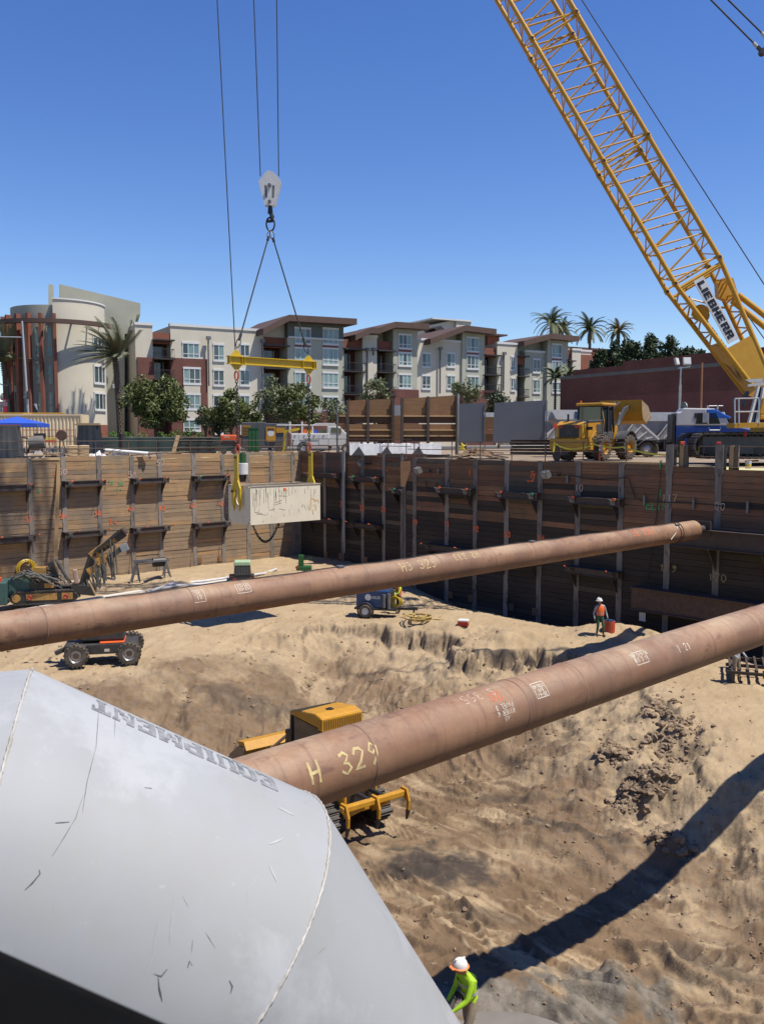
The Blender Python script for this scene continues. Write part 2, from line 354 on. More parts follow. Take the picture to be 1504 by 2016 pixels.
def on_ground(u, v, z0=-9.0):
 """where the sight line of a photo pixel meets the dug ground"""
 lo, hi = 2.0, 120.0; r = ray(u, v)
 t = np.linspace(6, 110, 900); px = r.x * t; py = r.y * t; pz = HC + r.z * t
 g = terrain(px, py)[0]; k = np.argmax(pz < g)
 return Vector((px[k], py[k], float(g[k])))
def build_terrain():
 ns, nr = 760, 640
 s = np.concatenate([np.linspace(-0.70, -0.47, 40, endpoint=False), np.linspace(-0.47, 0.47, ns), np.linspace(0.48, 0.9, 50)]); ns = len(s)
 yy = np.concatenate([np.linspace(1.0, 9.0, 14, endpoint=False), 9.0 * (78.0 / 9.0) ** np.linspace(0, 1, nr)]); nr = len(yy)
 X = (s[None, :] * yy[:, None]).ravel(); Y = np.repeat(yy, ns)
 z, ins, rough, rr, th = terrain(X, Y)
 # keep the sheet inside the shored pit: beyond the walls it stays low under the deck
 co = np.stack([X, Y, z], 1).astype(np.float32)
 me = bpy.data.meshes.new('pit_floor'); me.vertices.add(len(co)); me.vertices.foreach_set('co', co.ravel())
 i = np.arange((nr - 1) * (ns - 1)); a = (i // (ns - 1)) * ns + i % (ns - 1)
 q = np.stack([a, a + 1, a + ns + 1, a + ns], 1).astype(np.int32)
 me.loops.add(q.size); me.loops.foreach_set('vertex_index', q.ravel())
 me.polygons.add(len(q)); me.polygons.foreach_set('loop_start', np.arange(0, q.size, 4, dtype=np.int32)); me.polygons.foreach_set('loop_total', np.full(len(q), 4, np.int32))
 me.update(calc_edges=True); me.polygons.foreach_set('use_smooth', [True] * len(q))
 # soil: 0 dry sand, 1 moist brown earth and painted rut shading; slurry: grey cement
 nzd = fbm(X * 0.45, Y * 0.45, 91, 4); inm = sstep(0.5, 5.0, ins)
 damp_shade = np.clip(0.50 + 0.5 * nzd, 0, 1) * inm + 0.12 * np.clip(nzd, 0, 1)
 lb = sstep(-1.0, 0.5, ins) * sstep(1.5, -6, X) * sstep(41, 36, Y); damp_shade = np.maximum(damp_shade, lb * np.clip(0.72 + 0.45 * nzd, 0, 1))
 damp_shade = damp_shade + (0.45 * np.clip(_perlin(rr * 1.05 + 40, th * 1.4, 56), 0, 1) + 0.8 * crests(X, Y, rr, th) + 0.6 * np.clip(_perlin(rr * 4.5, th * 2.2, 97), 0, 1)) * inm  # streaks along the ruts stand in for weak relief shading
 damp_shade = damp_shade + TK[0] * (0.35 + 0.65 * inm)  # track hollows darkened, berms lightened: relief shading put into the colour
 damp_shade = damp_shade - 0.5 * sstep(6, 9, X) * sstep(22, 26, Y)
 def blob(u, v, zz, r1, r2, ang=0.0):
  p = PZ(u, v, zz); ca, sa = cos(ang), sin(ang); xx = (X - p.x) * ca + (Y - p.y) * sa; y2 = -(X - p.x) * sa + (Y - p.y) * ca
  return sstep(1.25, 0.5, np.hypot(xx / r1, y2 / r2) + 0.55 * fbm(X * 1.4, Y * 1.4, 95, 4))
 damp_shade = np.clip(damp_shade, 0, 0.85) + 0.9 * blob(855, 1690, -9.95, 1.0, 0.6) + 0.5 * blob(1120, 1640, -9.9, 1.4, 0.3, -0.5) + 0.4 * blob(1010, 1570, -9.9, 1.6, 0.3, -0.6)
 sl = np.clip(blob(1200, 1890, -9.9, 1.9, 0.8) + blob(1150, 1985, -9.9, 2.6, 1.0) + 0.8 * blob(900, 1980, -9.9, 2.0, 0.7) + 0.7 * blob(1340, 1960, -9.9, 1.2, 0.6), 0, 1)
 peat = np.clip(blob(860, 1700, -10.2, 1.7, 1.2) + .8 * blob(1120, 1650, -10.3, 1.5, .35, -.5) + .6 * blob(1010, 1575, -10.4, 1.6, .3, -.6) + .6 * blob(500, 1400, -9.6, 2.2, 1.0) + .7 * blob(1400, 1845, -10.2, 1.5, .4, -.7) + .5 * blob(960, 1800, -10.2, 1.2, .4), 0, 1)
 nv = np.zeros(len(co) * 3, np.float32); me.vertex_normals.foreach_get('vector', nv); steep = sstep(0.16, 0.5, 1 - np.abs(nv.reshape(-1, 3)[:, 2]))
 for nm, arr in (('steep', steep), ('peat', peat), ('damp_shade', damp_shade), ('slurry', sl), ('rough', rough)):
  at = me.attributes.new(nm, 'FLOAT', 'POINT'); at.data.foreach_set('value', np.clip(arr, 0, 1).astype(np.float32))
 m = bpy.data.materials.new('dug_sand'); m.use_nodes = True; t = m.node_tree; N = t.nodes; L = t.links; b = N['Principled BSDF']
 b.inputs['Roughness'].default_value = 0.95; b.inputs['Specular IOR Level'].default_value = 0.15
 def attr(n): q = N.new('ShaderNodeAttribute'); q.attribute_name = n; return q.outputs['Fac']
 tc = N.new('ShaderNodeTexCoord').outputs['Object']
 def noise(sc, det=6, ro=0.6): q = N.new('ShaderNodeTexNoise'); q.inputs['Scale'].default_value = sc; q.inputs['Detail'].default_value = det; q.inputs['Roughness'].default_value = ro; L.new(tc, q.inputs['Vector']); return q.outputs[0]
 def mix(f, a, b_):
  q = N.new('ShaderNodeMix'); q.data_type = 'RGBA'
  for k, val in ((6, a), (7, b_)):
   if isinstance(val, tuple): q.inputs[k].default_value = (*[e * 0.8 for e in val], 1)
   else: L.new(val, q.inputs[k])
  if isinstance(f, float): q.inputs[0].default_value = f
  else: L.new(f, q.inputs[0])
  return q.outputs[2]
 def rng(v, a, b_, c=0.0, d=1.0):
  q = N.new('ShaderNodeMapRange'); L.new(v, q.inputs[0]); q.inputs[1].default_value = a; q.inputs[2].default_value = b_; q.inputs[3].default_value = c; q.inputs[4].default_value = d; return q.outputs[0]
 def mth(op, a, b_):
  q = N.new('ShaderNodeMath'); q.operation = op
  for k, val in ((0, a), (1, b_)):
   if isinstance(val, float): q.inputs[k].default_value = val
   else: L.new(val, q.inputs[k])
  return q.outputs[0]
 sand = mix(rng(noise(0.7), 0.35, 0.65), (0.465, 0.352, 0.218), (0.38, 0.28, 0.168))
 earth = mix(rng(noise(1.1), 0.35, 0.65), (0.245, 0.165, 0.098), (0.16, 0.105, 0.062))
 fac = rng(mth('ADD', attr('damp_shade'), mth('MULTIPLY', mth('SUBTRACT', noise(3.0, 8, 0.7), 0.5), 0.9)), 0.15, 0.75)
 c = mix(fac, sand, earth)
 c = mix(rng(noise(14.0, 7, 0.7), 0.6, 0.72), c, (0.16, 0.11, 0.07))
 c = mix(rng(noise(26.0, 4, 0.6), 0.70, 0.74), c, (0.55, 0.45, 0.33))
 c = mix(mth('MULTIPLY', rng(noise(4.0, 6), 0.45, 0.6), mth('MULTIPLY', attr('rough'), 0.35)), c, (0.23, 0.19, 0.15))
 c = mix(mth('MULTIPLY', attr('steep'), rng(noise(5.0, 7, 0.7), 0.35, 0.6, 0.25, 0.9)), c, (0.17, 0.13, 0.095))
 c = mix(mth('MULTIPLY', attr('peat'), rng(noise(3.5, 8, 0.7), 0.25, 0.5, 0.35, 1.0)), c, (0.075, 0.06, 0.048))
 slc = mix(rng(noise(2.5, 7), 0.4, 0.6), (0.235, 0.205, 0.165), (0.13, 0.115, 0.095))
 c = mix(attr('slurry'), c, slc)
 L.new(c, b.inputs['Base Color'])
 bp = N.new('ShaderNodeBump'); bp.inputs['Strength'].default_value = 0.85; bp.inputs['Distance'].default_value = 0.045
 L.new(mth('ADD', noise(9.0, 8, 0.65), mth('MULTIPLY', noise(45.0, 5, 0.6), 0.35)), bp.inputs['Height']); L.new(bp.outputs[0], b.inputs['Normal'])
 me.materials.append(m)
 o = linkmesh('pit_floor', me); o['kind'] = 'structure'; return o
build_terrain()
# clods and stones lying about on the dug ground: nobody could count them
def build_clods():
 rs = np.random.RandomState(5); n = 9000
 yy = 12 * (60 / 12.0) ** rs.rand(n); xx = (rs.rand(n) * 0.94 - 0.47) * yy
 z, ins, rough, rr, th = terrain(xx, yy)
 p = 0.07 + 0.35 * rough * (0.2 + (xx > 3)) + 0.18 * (fbm(xx * 0.4, yy * 0.4, 33, 3) > 0.25)
 k = rs.rand(n) < p; xx, yy = xx[k], yy[k]; r = 0.018 + 0.05 * rs.rand(len(xx)) ** 3 + 0.0006 * yy
 for (u, v, zz, hh, rr_) in CLUSTERS:
  q = PZ(u, v, zz); m = int(240 * rr_); aa = rs.rand(m) * 6.28; dd = rr_ * (0.15 + rs.rand(m) ** 0.7)
  xx = np.concatenate([xx, q.x + dd * np.cos(aa)]); yy = np.concatenate([yy, q.y + dd * np.sin(aa)]); r = np.concatenate([r, 0.02 + 0.15 * rs.rand(m) ** 3])
 z = terrain(xx, yy)[0]; n = len(xx)
 bm = bmesh.new(); bmesh.ops.create_icosphere(bm, subdivisions=2, radius=1); bm.verts.ensure_lookup_table(); bm.verts.index_update(); base = np.array([v.co[:] for v in bm.verts]); f = [[v.index for v in q.verts] for q in bm.faces]; bm.free(); nb = len(base)
 a = rs.rand(n) * 6.28; j = base[None] * (0.62 + 0.62 * rs.rand(n, nb, 1)) * (0.7 + 0.6 * rs.rand(n, 1, 3)); c, s_ = np.cos(a)[:, None], np.sin(a)[:, None]; vs = np.zeros((n, nb, 3))
 vs[:, :, 0] = (j[:, :, 0] * c - j[:, :, 1] * s_) * r[:, None] + xx[:, None]; vs[:, :, 1] = (j[:, :, 0] * s_ + j[:, :, 1] * c) * r[:, None] + yy[:, None]
 vs[:, :, 2] = j[:, :, 2] * r[:, None] * 0.75 + z[:, None] + r[:, None] * 0.1
 fs = (np.array(f)[None] + (np.arange(n) * nb)[:, None, None]).reshape(-1, 3)
 me = bpy.data.meshes.new('clods'); me.from_pydata(vs.reshape(-1, 3).tolist(), [], fs.tolist())
 me.materials.append(M('clod_earth', (0.34, 0.25, 0.165), (0.2, 0.145, 0.1), scale=0.9, bump=0.4, bscale=14, rough=0.95, spec=0.1)); o = linkmesh('dirt_clods', me)
 tag(o, 'loose clods and stones scattered over the dug sand', 'dirt clods', kind='stuff')
build_clods()
# ---------------- ground at street level, with the hole of the pit ----------------
def build_ground():
 hole = [(-62, 0.9), (-62, LSTART.y + (-62 - LSTART.x) * AY / AX), (CORNER.x, CORNER.y), (J1.x, J1.y), (J2.x, J2.y), (REND.x, REND.y), (REND.x + 6, 0.9)]
 F = 2600.0
 from mathutils.geometry import tessellate_polygon
 outer = [(-F, -60), (-F, F), (F, F), (F, -60)]; z = -0.06; b = MB()
 loops = [[Vector((x, y, z)) for x, y in outer], [Vector((x, y, z)) for x, y in hole]]
 b.add(loops[0] + loops[1], [tuple(t) for t in tessellate_polygon(loops)])
 o = b.build('ground', M('site_dirt', (0.34, 0.26, 0.18), (0.24, 0.18, 0.125), scale=0.25, rough=0.95, spots=(0.16, 0.13, 0.1), spotscale=0.5, spotlo=0.56, bump=0.4, bscale=3)); o['kind'] = 'structure'
 c = MB(); c.b2((-30, -9, -0.05), (30, 0.85, -0.01)); c.build('bounce_cut_deck', M('deck_shade_dark', (0.05, 0.045, 0.04), (0.035, 0.032, 0.03), rough=0.9))['kind'] = 'structure'  # unseen deck, coloured dark as if shaded, cuts bounce onto the duct
 # street in front of the apartments
 d = FD; nrm = Vector((-d.y, d.x, 0)); p0 = fac_pt(0, 0) - nrm * 22
 c = MB(); c.add([p0 + d * -120 + Vector((0, 0, -0.05)), p0 + d * 200 + Vector((0, 0, -0.05)), p0 + d * 200 + nrm * 14 + Vector((0, 0, -0.05)), p0 + d * -120 + nrm * 14 + Vector((0, 0, -0.05))], [(0, 1, 2, 3)])
 c.build('road', M('asphalt', (0.06, 0.06, 0.062), (0.045, 0.045, 0.046), scale=0.6, rough=0.9))['kind'] = 'structure'
 c = MB(); c.prism([(-120, 14.0), (200, 14.0), (200, 17.5), (-120, 17.5)], p0 + Vector((0, 0, -0.055)), d, nrm, (0, 0, 0.14))
 c.build('pavement', M('pavement_concrete', (0.38, 0.36, 0.33), (0.3, 0.285, 0.26), scale=0.5, rough=0.9))['kind'] = 'structure'
# front of the long apartment building: a vertical plane
F0 = P(376, 858, 105.0); F0.z = 0; F1 = P(1055, 858, 131.0); F1.z = 0
FD = (F1 - F0).normalized(); FN = Vector((FD.y, -FD.x, 0))       # FN points towards the eye
def fac_pt(t, z, out_=0.0): return F0 + FD * t + FN * out_ + Vector((0, 0, z))
def fac_uv(u, v):
 q = plane_hit(u, v, F0, FN); return (q - F0).dot(FD), q.z
build_ground()
# ---------------- shoring walls ----------------
def wood_mat(name, c1, c2, dark, rnd=0.3):
 m = M(name, c1, c2, scale=1.1, stretch=(0.6, 5, 7), rough=0.85, bump=0.35, bscale=5, rnd=rnd, spots=dark, spotscale=1.6, spotlo=0.60)
 t = m.node_tree; N = t.nodes; L = t.links; bi = N['Principled BSDF'].inputs['Base Color']; src = bi.links[0].from_socket   # mud that seeped across many boards
 g = N.new('ShaderNodeNewGeometry'); mp = N.new('ShaderNodeMapping'); mp.inputs['Scale'].default_value = (0.3, 0.3, 0.2); L.new(g.outputs['Position'], mp.inputs[0]); nz = N.new('ShaderNodeTexNoise'); nz.inputs['Scale'].default_value = 1.6; nz.inputs['Detail'].default_value = 8; nz.inputs['Roughness'].default_value = 0.68; L.new(mp.outputs[0], nz.inputs['Vector'])
 mr = N.new('ShaderNodeMapRange'); mr.inputs[1].default_value = 0.46; mr.inputs[2].default_value = 0.66; mr.inputs[4].default_value = 0.75; L.new(nz.outputs[0], mr.inputs[0]); mx = N.new('ShaderNodeMix'); mx.data_type = 'RGBA'; L.new(mr.outputs[0], mx.inputs[0]); L.new(src, mx.inputs[6]); k = sum(c2) / 3; k *= 0.8; mx.inputs[7].default_value = (k * 1.0, k * 0.82, k * 0.62, 1); L.new(mx.outputs[2], bi); return m
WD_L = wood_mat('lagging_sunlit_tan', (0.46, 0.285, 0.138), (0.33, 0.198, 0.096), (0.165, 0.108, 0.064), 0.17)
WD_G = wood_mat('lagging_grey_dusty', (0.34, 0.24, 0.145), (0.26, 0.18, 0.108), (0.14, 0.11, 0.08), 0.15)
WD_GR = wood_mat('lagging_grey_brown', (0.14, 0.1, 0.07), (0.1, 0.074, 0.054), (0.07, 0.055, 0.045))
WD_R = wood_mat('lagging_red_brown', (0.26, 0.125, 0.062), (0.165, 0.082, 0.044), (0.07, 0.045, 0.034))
WD_D = wood_mat('lagging_wet_shaded', (0.05, 0.035, 0.026), (0.034, 0.025, 0.02), (0.022, 0.018, 0.015))  # wet lower boards, with the deep shade down there also put into colour
PILE = M('pile_steel_muddy', (0.27, 0.235, 0.2), (0.18, 0.155, 0.135), scale=2.2, stretch=(2, 2, 0.5), rough=0.85, bump=0.2, bscale=9, spots=(0.085, 0.07, 0.065), spotlo=0.55, spotscale=2.5, rnd=0.2)
WALER = M('waler_steel', (0.075, 0.052, 0.045), (0.05, 0.036, 0.032), scale=3, rough=0.7, spots=(0.12, 0.07, 0.045), spotlo=0.62)
PAINT_O = M('orange_marker_paint', (0.8, 0.16, 0.05), (0.7, 0.13, 0.04), rough=0.8)
PAINT_G = M('green_marker_paint', (0.08, 0.42, 0.16), (0.06, 0.3, 0.12), rough=0.8)
PAINT_Y = M('yellow_marker_paint', (0.78, 0.62, 0.18), (0.68, 0.52, 0.15), rough=0.8)
PAINT_P = M('pale_pink_paint', (0.62, 0.42, 0.33), (0.5, 0.33, 0.25), rough=0.8)
CHALK = M('white_chalk', (0.72, 0.66, 0.55), (0.6, 0.52, 0.42), rough=0.9)
GLY = {  # single-stroke letters on a 1 x 1.6 cell
 '0': [[(.5, 0), (.1, .3), (.05, .8), (.15, 1.35), (.5, 1.6), (.85, 1.35), (.95, .8), (.85, .3), (.5, 0)]],
 '1': [[(.2, 1.2), (.5, 1.6), (.5, 0)]], '2': [[(.05, 1.2), (.3, 1.6), (.75, 1.55), (.9, 1.15), (.5, .6), (.05, 0), (.95, .05)]],
 '3': [[(.1, 1.45), (.5, 1.6), (.9, 1.3), (.7, .9), (.4, .82), (.8, .7), (.95, .35), (.5, 0), (.05, .2)]],
 '4': [[(.75, 0), (.75, 1.6), (.05, .5), (1, .5)]], '5': [[(.9, 1.6), (.2, 1.6), (.15, .95), (.6, 1.0), (.95, .6), (.6, .05), (.05, .1)]],
 '6': [[(.8, 1.6), (.25, 1.1), (.1, .4), (.5, 0), (.9, .35), (.6, .8), (.15, .5)]], '7': [[(.05, 1.6), (.95, 1.6), (.4, 0)]],
 '8': [[(.5, .85), (.1, 1.2), (.5, 1.6), (.9, 1.2), (.5, .85), (.05, .4), (.5, 0), (.95, .4), (.5, .85)]],
 '9': [[(.9, 1.1), (.5, .8), (.15, 1.15), (.5, 1.6), (.88, 1.3), (.85, .6), (.4, 0)]],
 'H': [[(.1, 0), (.1, 1.6)], [(.9, 0), (.9, 1.6)], [(.1, .8), (.9, .8)]], 'A': [[(0, 0), (.5, 1.6), (1, 0)], [(.2, .6), (.8, .6)]],
 'S': [[(.9, 1.4), (.5, 1.6), (.1, 1.25), (.5, .85), (.9, .45), (.5, 0), (.05, .2)]], 'C': [[(.95, 1.35), (.5, 1.6), (.08, 1.1), (.08, .5), (.5, 0), (.95, .25)]],
 'T': [[(0, 1.6), (1, 1.6)], [(.5, 1.6), (.5, 0)]], 'I': [[(.5, 0), (.5, 1.6)]], 'O': [[(.5, 0), (.1, .3), (.05, .8), (.15, 1.35), (.5, 1.6), (.85, 1.35), (.95, .8), (.85, .3), (.5, 0)]],
 'P': [[(.1, 0), (.1, 1.6), (.7, 1.6), (.95, 1.25), (.7, .85), (.1, .85)]], 'R': [[(.1, 0), (.1, 1.6), (.7, 1.6), (.95, 1.25), (.7, .85), (.1, .85)], [(.45, .85), (1, 0)]],
 'B': [[(.1, 0), (.1, 1.6), (.7, 1.6), (.9, 1.25), (.65, .88), (.1, .85)], [(.65, .88), (.98, .45), (.7, 0), (.1, 0)]], 'E': [[(.95, 0), (.1, 0), (.1, 1.6), (.9, 1.6)], [(.1, .82), (.75, .82)]],
 'D': [[(.1, 0), (.1, 1.6), (.6, 1.55), (.95, 1.0), (.9, .5), (.6, .05), (.1, 0)]], 'N': [[(.1, 0), (.1, 1.6), (.9, 0), (.9, 1.6)]], 'U': [[(.1, 1.6), (.1, .4), (.5, 0), (.9, .4), (.9, 1.6)]],
 'L': [[(.1, 1.6), (.1, 0), (.9, 0)]], 'M': [[(.05, 0), (.05, 1.6), (.5, .6), (.95, 1.6), (.95, 0)]], 'K': [[(.1, 0), (.1, 1.6)], [(.9, 1.6), (.1, .75), (.95, 0)]], 'Y': [[(0, 1.6), (.5, .8), (1, 1.6)], [(.5, .8), (.5, 0)]],
 'W': [[(0, 1.6), (.25, 0), (.5, 1.1), (.75, 0), (1, 1.6)]], 'Q': [[(.5, 0), (.1, .3), (.05, .8), (.15, 1.35), (.5, 1.6), (.85, 1.35), (.95, .8), (.85, .3), (.5, 0)], [(.6, .45), (1, -.1)]],
 'G': [[(.95, 1.35), (.5, 1.6), (.08, 1.1), (.08, .5), (.5, 0), (.95, .3), (.95, .75), (.6, .75)]], 'V': [[(0, 1.6), (.5, 0), (1, 1.6)]], 'F': [[(.1, 0), (.1, 1.6), (.9, 1.6)], [(.1, .82), (.75, .82)]],
 '-': [[(.1, .8), (.9, .8)]], '/': [[(0, 0), (1, 1.6)]], '_': [[(0, -.15), (1, -.05)]], '.': [[(.4, 0), (.6, 0)]], "'": [[(.5, 1.6), (.5, 1.25)]]}
def text_strokes(txt, h=1.0, gap=0.35, jit=0.04, rs=random):
 out_ = []; x = 0; k = h / 1.6
 for ch in txt:
  if ch != ' ':
   for st in GLY.get(ch, []): out_.append([(x + (px + rs.uniform(-jit, jit)) * k, (py + rs.uniform(-jit, jit)) * k) for px, py in st])
  x += (1 + gap) * k
 return out_, x - gap * k
def ribbons(strokes, width, mapf, maxseg=0.08):
 """painted strokes as a thin strip laid on a surface; mapf(x, y) gives the place"""
 b = MB()
 for st in strokes:
  pts = []
  for (x0, y0), (x1, y1) in zip(st[:-1], st[1:]):
   k = max(1, int(math.hypot(x1 - x0, y1 - y0) / maxseg))
   pts += [(x0 + (x1 - x0) * i / k, y0 + (y1 - y0) * i / k) for i in range(k)]
  pts.append(st[-1]); vs = []
  for i, p in enumerate(pts):
   a = pts[max(0, i - 1)]; c = pts[min(len(pts) - 1, i + 1)]; dx, dy = c[0] - a[0], c[1] - a[1]; l = math.hypot(dx, dy) or 1
   wv = width * 0.5 * random.uniform(0.8, 1.15)
   ex = 0 if 0 < i < len(pts) - 1 else (width * 0.25 * (1 if i else -1))
   px, py = p[0] + dx / l * ex, p[1] + dy / l * ex
   vs += [mapf(px - dy / l * wv, py + dx / l * wv), mapf(px + dy / l * wv, py - dx / l * wv)]
  b.add(vs, [(2 * i, 2 * i + 1, 2 * i + 3, 2 * i + 2) for i in range(len(pts) - 1)])
 return b
BOARDS = []
for k in range(8):
 b = MB(); rs = random.Random(k); nseg = 5; top = []; bot = []
 vs = []; L = 1.0
 for i in range(nseg + 1):
  x = -0.5 + i / nseg; dt = rs.uniform(-0.010, 0.006); db = rs.uniform(-0.006, 0.010); dy = rs.uniform(-0.008, 0.008)
  vs += [(x, -0.035 + dy, 0.146 + dt), (x, -0.035 + dy, -0.146 + db), (x, 0.05, 0.146 + dt), (x, 0.05, -0.146 + db)]
 fs = []
 for i in range(nseg):
  a = 4 * i; c = a + 4; fs += [(a, a + 1, c + 1, c), (a, c, c + 2, a + 2), (a + 1, a + 3, c + 3, c + 1)]
 fs += [(0, 2, 3, 1), (4 * nseg, 4 * nseg + 1, 4 * nseg + 3, 4 * nseg + 2)]
 b.add(vs, fs); BOARDS.append(b)
def board_mesh(k, mat):
 key = (k, mat.name)
 if key not in BOARD_ME: BOARD_ME[key] = BOARDS[k].mesh('board', mat)
 return BOARD_ME[key]
BOARD_ME = {}
WALLS = {}
def shoring_wall(key, label, p0, d, piles, ztops, zbot, vis, matf, walers, pile_up=0.0, rod=True):
 """piles: distances along the wall; local x runs along the wall, -y looks into the pit"""
 root = thing('shoring_wall', label, 'retaining wall', (p0.x, p0.y, 0), atan2(d.y, d.x), 'timber shoring walls of the pit'); WALLS[key] = root
 rest = {}; cnt = 0; rs = random.Random(key)
 cells = []
 for i in range(len(piles) - 1):
  x0, x1 = piles[i], piles[i + 1]; zt = ztops[i] if isinstance(ztops, (list, tuple)) else ztops
  n = int((zt - zbot) / 0.3)
  for j in range(n): cells.append((i, j, (x0 + x1) / 2, x1 - x0, zt - 0.15 - 0.3 * j, n))
 cells.sort(key=lambda c: (not (vis[0] <= c[0] < vis[1]), c[1]))
 for c in cells:
  i, j, xm, wd, z, n = c; mt = matf(i, j, n, rs); k = rs.randrange(8); yo = rs.uniform(-0.018, 0.018)
  if vis[0] <= i < vis[1] and cnt < 290:
   linkmesh('board', board_mesh(k, mt), root, (xm, yo, z), (rs.uniform(-.02, .02), rs.uniform(-.003, .003), rs.uniform(-.004, .004)), (wd - 0.02, 1, 1)); cnt += 1
  else:
   b = rest.setdefault(mt.name, (MB(), mt))[0]
   b.add([(v[0] * (wd - 0.02) + xm, v[1] + yo, v[2] + z) for v in BOARDS[k].v], BOARDS[k].f)
 if rest:
  b = MB(); ms = []
  for q, (nm, (r_, mt)) in enumerate(rest.items()): b.add(r_.v, r_.f, q); ms.append(mt)
  b.build('lagging_boards', ms, root)['kind'] = 'stuff'
 bk = MB(); bk.b2((piles[0], 0.06, zbot - 1), (piles[-1], 0.16, min(ztops) - 0.02 if isinstance(ztops, (list, tuple)) else ztops - 0.02)); bk.build('backing', M('backfill_soil', (0.12, 0.09, 0.06), rough=0.95), root)
 for i, x in enumerate(piles):
  zt = (ztops[min(i, len(ztops) - 1)] if isinstance(ztops, (list, tuple)) else ztops) + pile_up
  b = MB(); b.b2((x - 0.16, -0.075, zbot - 1), (x + 0.16, -0.05, zt + 0.02)); b.b2((x - 0.012, -0.05, zbot - 1), (x + 0.012, 0.02, zt + 0.02))
  b.build('pile', PILE, root)
 for (xa, xb, z, style) in walers:
  b = MB(); y0 = -0.16
  for yy in (y0, y0 - 0.4):                                # two channels side by side
   b.b2((xa, yy - 0.012, z - 0.17), (xb, yy + 0.012, z + 0.17))
   for sgn in (-1, 1): b.b2((xa, yy - 0.09 if yy != y0 else yy - 0.01, z + sgn * 0.17 - 0.012), (xb, yy + 0.01 if yy != y0 else yy + 0.09, z + sgn * 0.17 + 0.012))
  b.b2((xa, y0 - 0.4, z + 0.185), (xb, -0.045, z + 0.2))  # cover plate added so no light leaks down behind the waler
  w_ = b.build('waler', WALER, root)
  for xp in (xa + 0.35, xb - 0.35):
   c = MB(); c.prism([(-0.08, 0), (-0.66, 0), (-0.08, -0.8)], (xp - 0.02, 0, z - 0.185), (0, 1, 0), (0, 0, 1), (0.04, 0, 0)); c.build('bracket', WALER, w_)
   c = MB(); c.box((xp, y0 - 0.46, z + 0.02), (0.3, 0.05, 0.3), (0.25, 0, 0)); c.box((xp, y0 - 0.51, z + 0.04), (0.13, 0.07, 0.13), (0.25, 0, 0)); c.build('anchor_plate', GRM if style != 2 else WALER, w_)
   if rod:
    L = 0.45 if style == 0 else 0.95
    c = MB(); dr = Vector((0.25 if style else 0.1, -1, 0.32)).normalized(); q = Vector((xp, y0 - 0.44, z + 0.06)); c.cyl(q, q + dr * L, 0.022, n=6); c.build('anchor_rod', RUST if key == 'left' else ALU, w_)
    c = MB(); c.cyl(q + dr * (L - 0.15), q + dr * (L + 0.02), 0.04, n=7) if style else c.box(q + Vector((0.1, -0.05, 0.12)), (0.16, 0.1, 0.12)); c.build('anchor_cap', PAINT_O if rs.random() < 0.7 or style else PAINT_G, w_)
 return root
def wall_x(p0, d, nrm, u, v=858):
 q = plane_hit(u, v, p0, nrm); return (q - p0).dot(d), q.z
NL = Vector((AY, -AX, 0)); NR = Vector((-AX, -AY, 0))
# left wall, sunlit
pl = [0.0]; x0 = wall_x(LSTART, DA, NL, 57)[0]
xs = [wall_x(LSTART, DA, NL, u)[0] for u in (57, 123, 193, 258, 313, 380, 437, 487, 533, 576)]
lp = [x0 - 2.4 * k for k in range(6, 0, -1)] + xs + [40.0]
lt = []
for k in range(len(lp) - 1): lt.append(-0.15 + 0.35 * k / len(lp) + (0.05 if k % 3 else -0.08))
def lmat(i, j, n, rs):
 r = rs.random()
 if j < 11: return WD_L if r < 0.8 else WD_G
 if j < 15: return WD_L if r < 0.45 else WD_G
 return WD_G if r < 0.85 else WD_L
wl = []
for (ua, ub, va, vb, st) in ((-30, 62, 964, 957, 0), (122, 202, 955, 948, 0), (256, 326, 949, 943, 0), (376, 445, 943, 939, 0), (-30, 65, 1066, 1058, 1), (122, 203, 1054, 1046, 1), (256, 328, 1045, 1038, 1), (377, 447, 1036, 1029, 1)):
 xa, za = wall_x(LSTART, DA, NL, ua, va); xb, zb = wall_x(LSTART, DA, NL, ub, vb); wl.append((xa, xb, (za + zb) / 2, st))
shoring_wall('left', 'sunlit tan timber shoring wall with dark steel walers on the left side of the pit', LSTART, DA, lp, lt, -10.2, (5, 16), lmat, wl)
# far part of the shaded wall
FL = (J1 - CORNER).length
fx = [0.05] + [wall_x(CORNER, DB, NR, u)[0] for u in (640, 675, 715, 757, 793)]; fx += [fx[-1] + 2.2, fx[-1] + 4.4]
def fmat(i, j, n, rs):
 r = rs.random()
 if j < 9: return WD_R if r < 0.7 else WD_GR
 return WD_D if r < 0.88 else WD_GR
wl = []
for (ua, ub, va, vb, st) in ((612, 678, 934, 938, 0), (700, 756, 941, 946, 0), (780, 812, 965, 970, 0), (612, 678, 1022, 1027, 2), (700, 757, 1030, 1040, 2)):
 xa, za = wall_x(CORNER, DB, NR, ua, va); xb, zb = wall_x(CORNER, DB, NR, ub, vb); wl.append((xa, xb, (za + zb) / 2, st))
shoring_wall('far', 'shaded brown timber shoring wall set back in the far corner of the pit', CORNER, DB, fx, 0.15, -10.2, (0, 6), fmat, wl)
# jog between the two
jd = (J1 - J2); shoring_wall('jog', 'short return of shaded timber shoring between the two long dark walls', J1, (J2 - J1).normalized(), [0, jd.length / 2, jd.length], 0.0, -10.2, (0, 2), fmat, [])
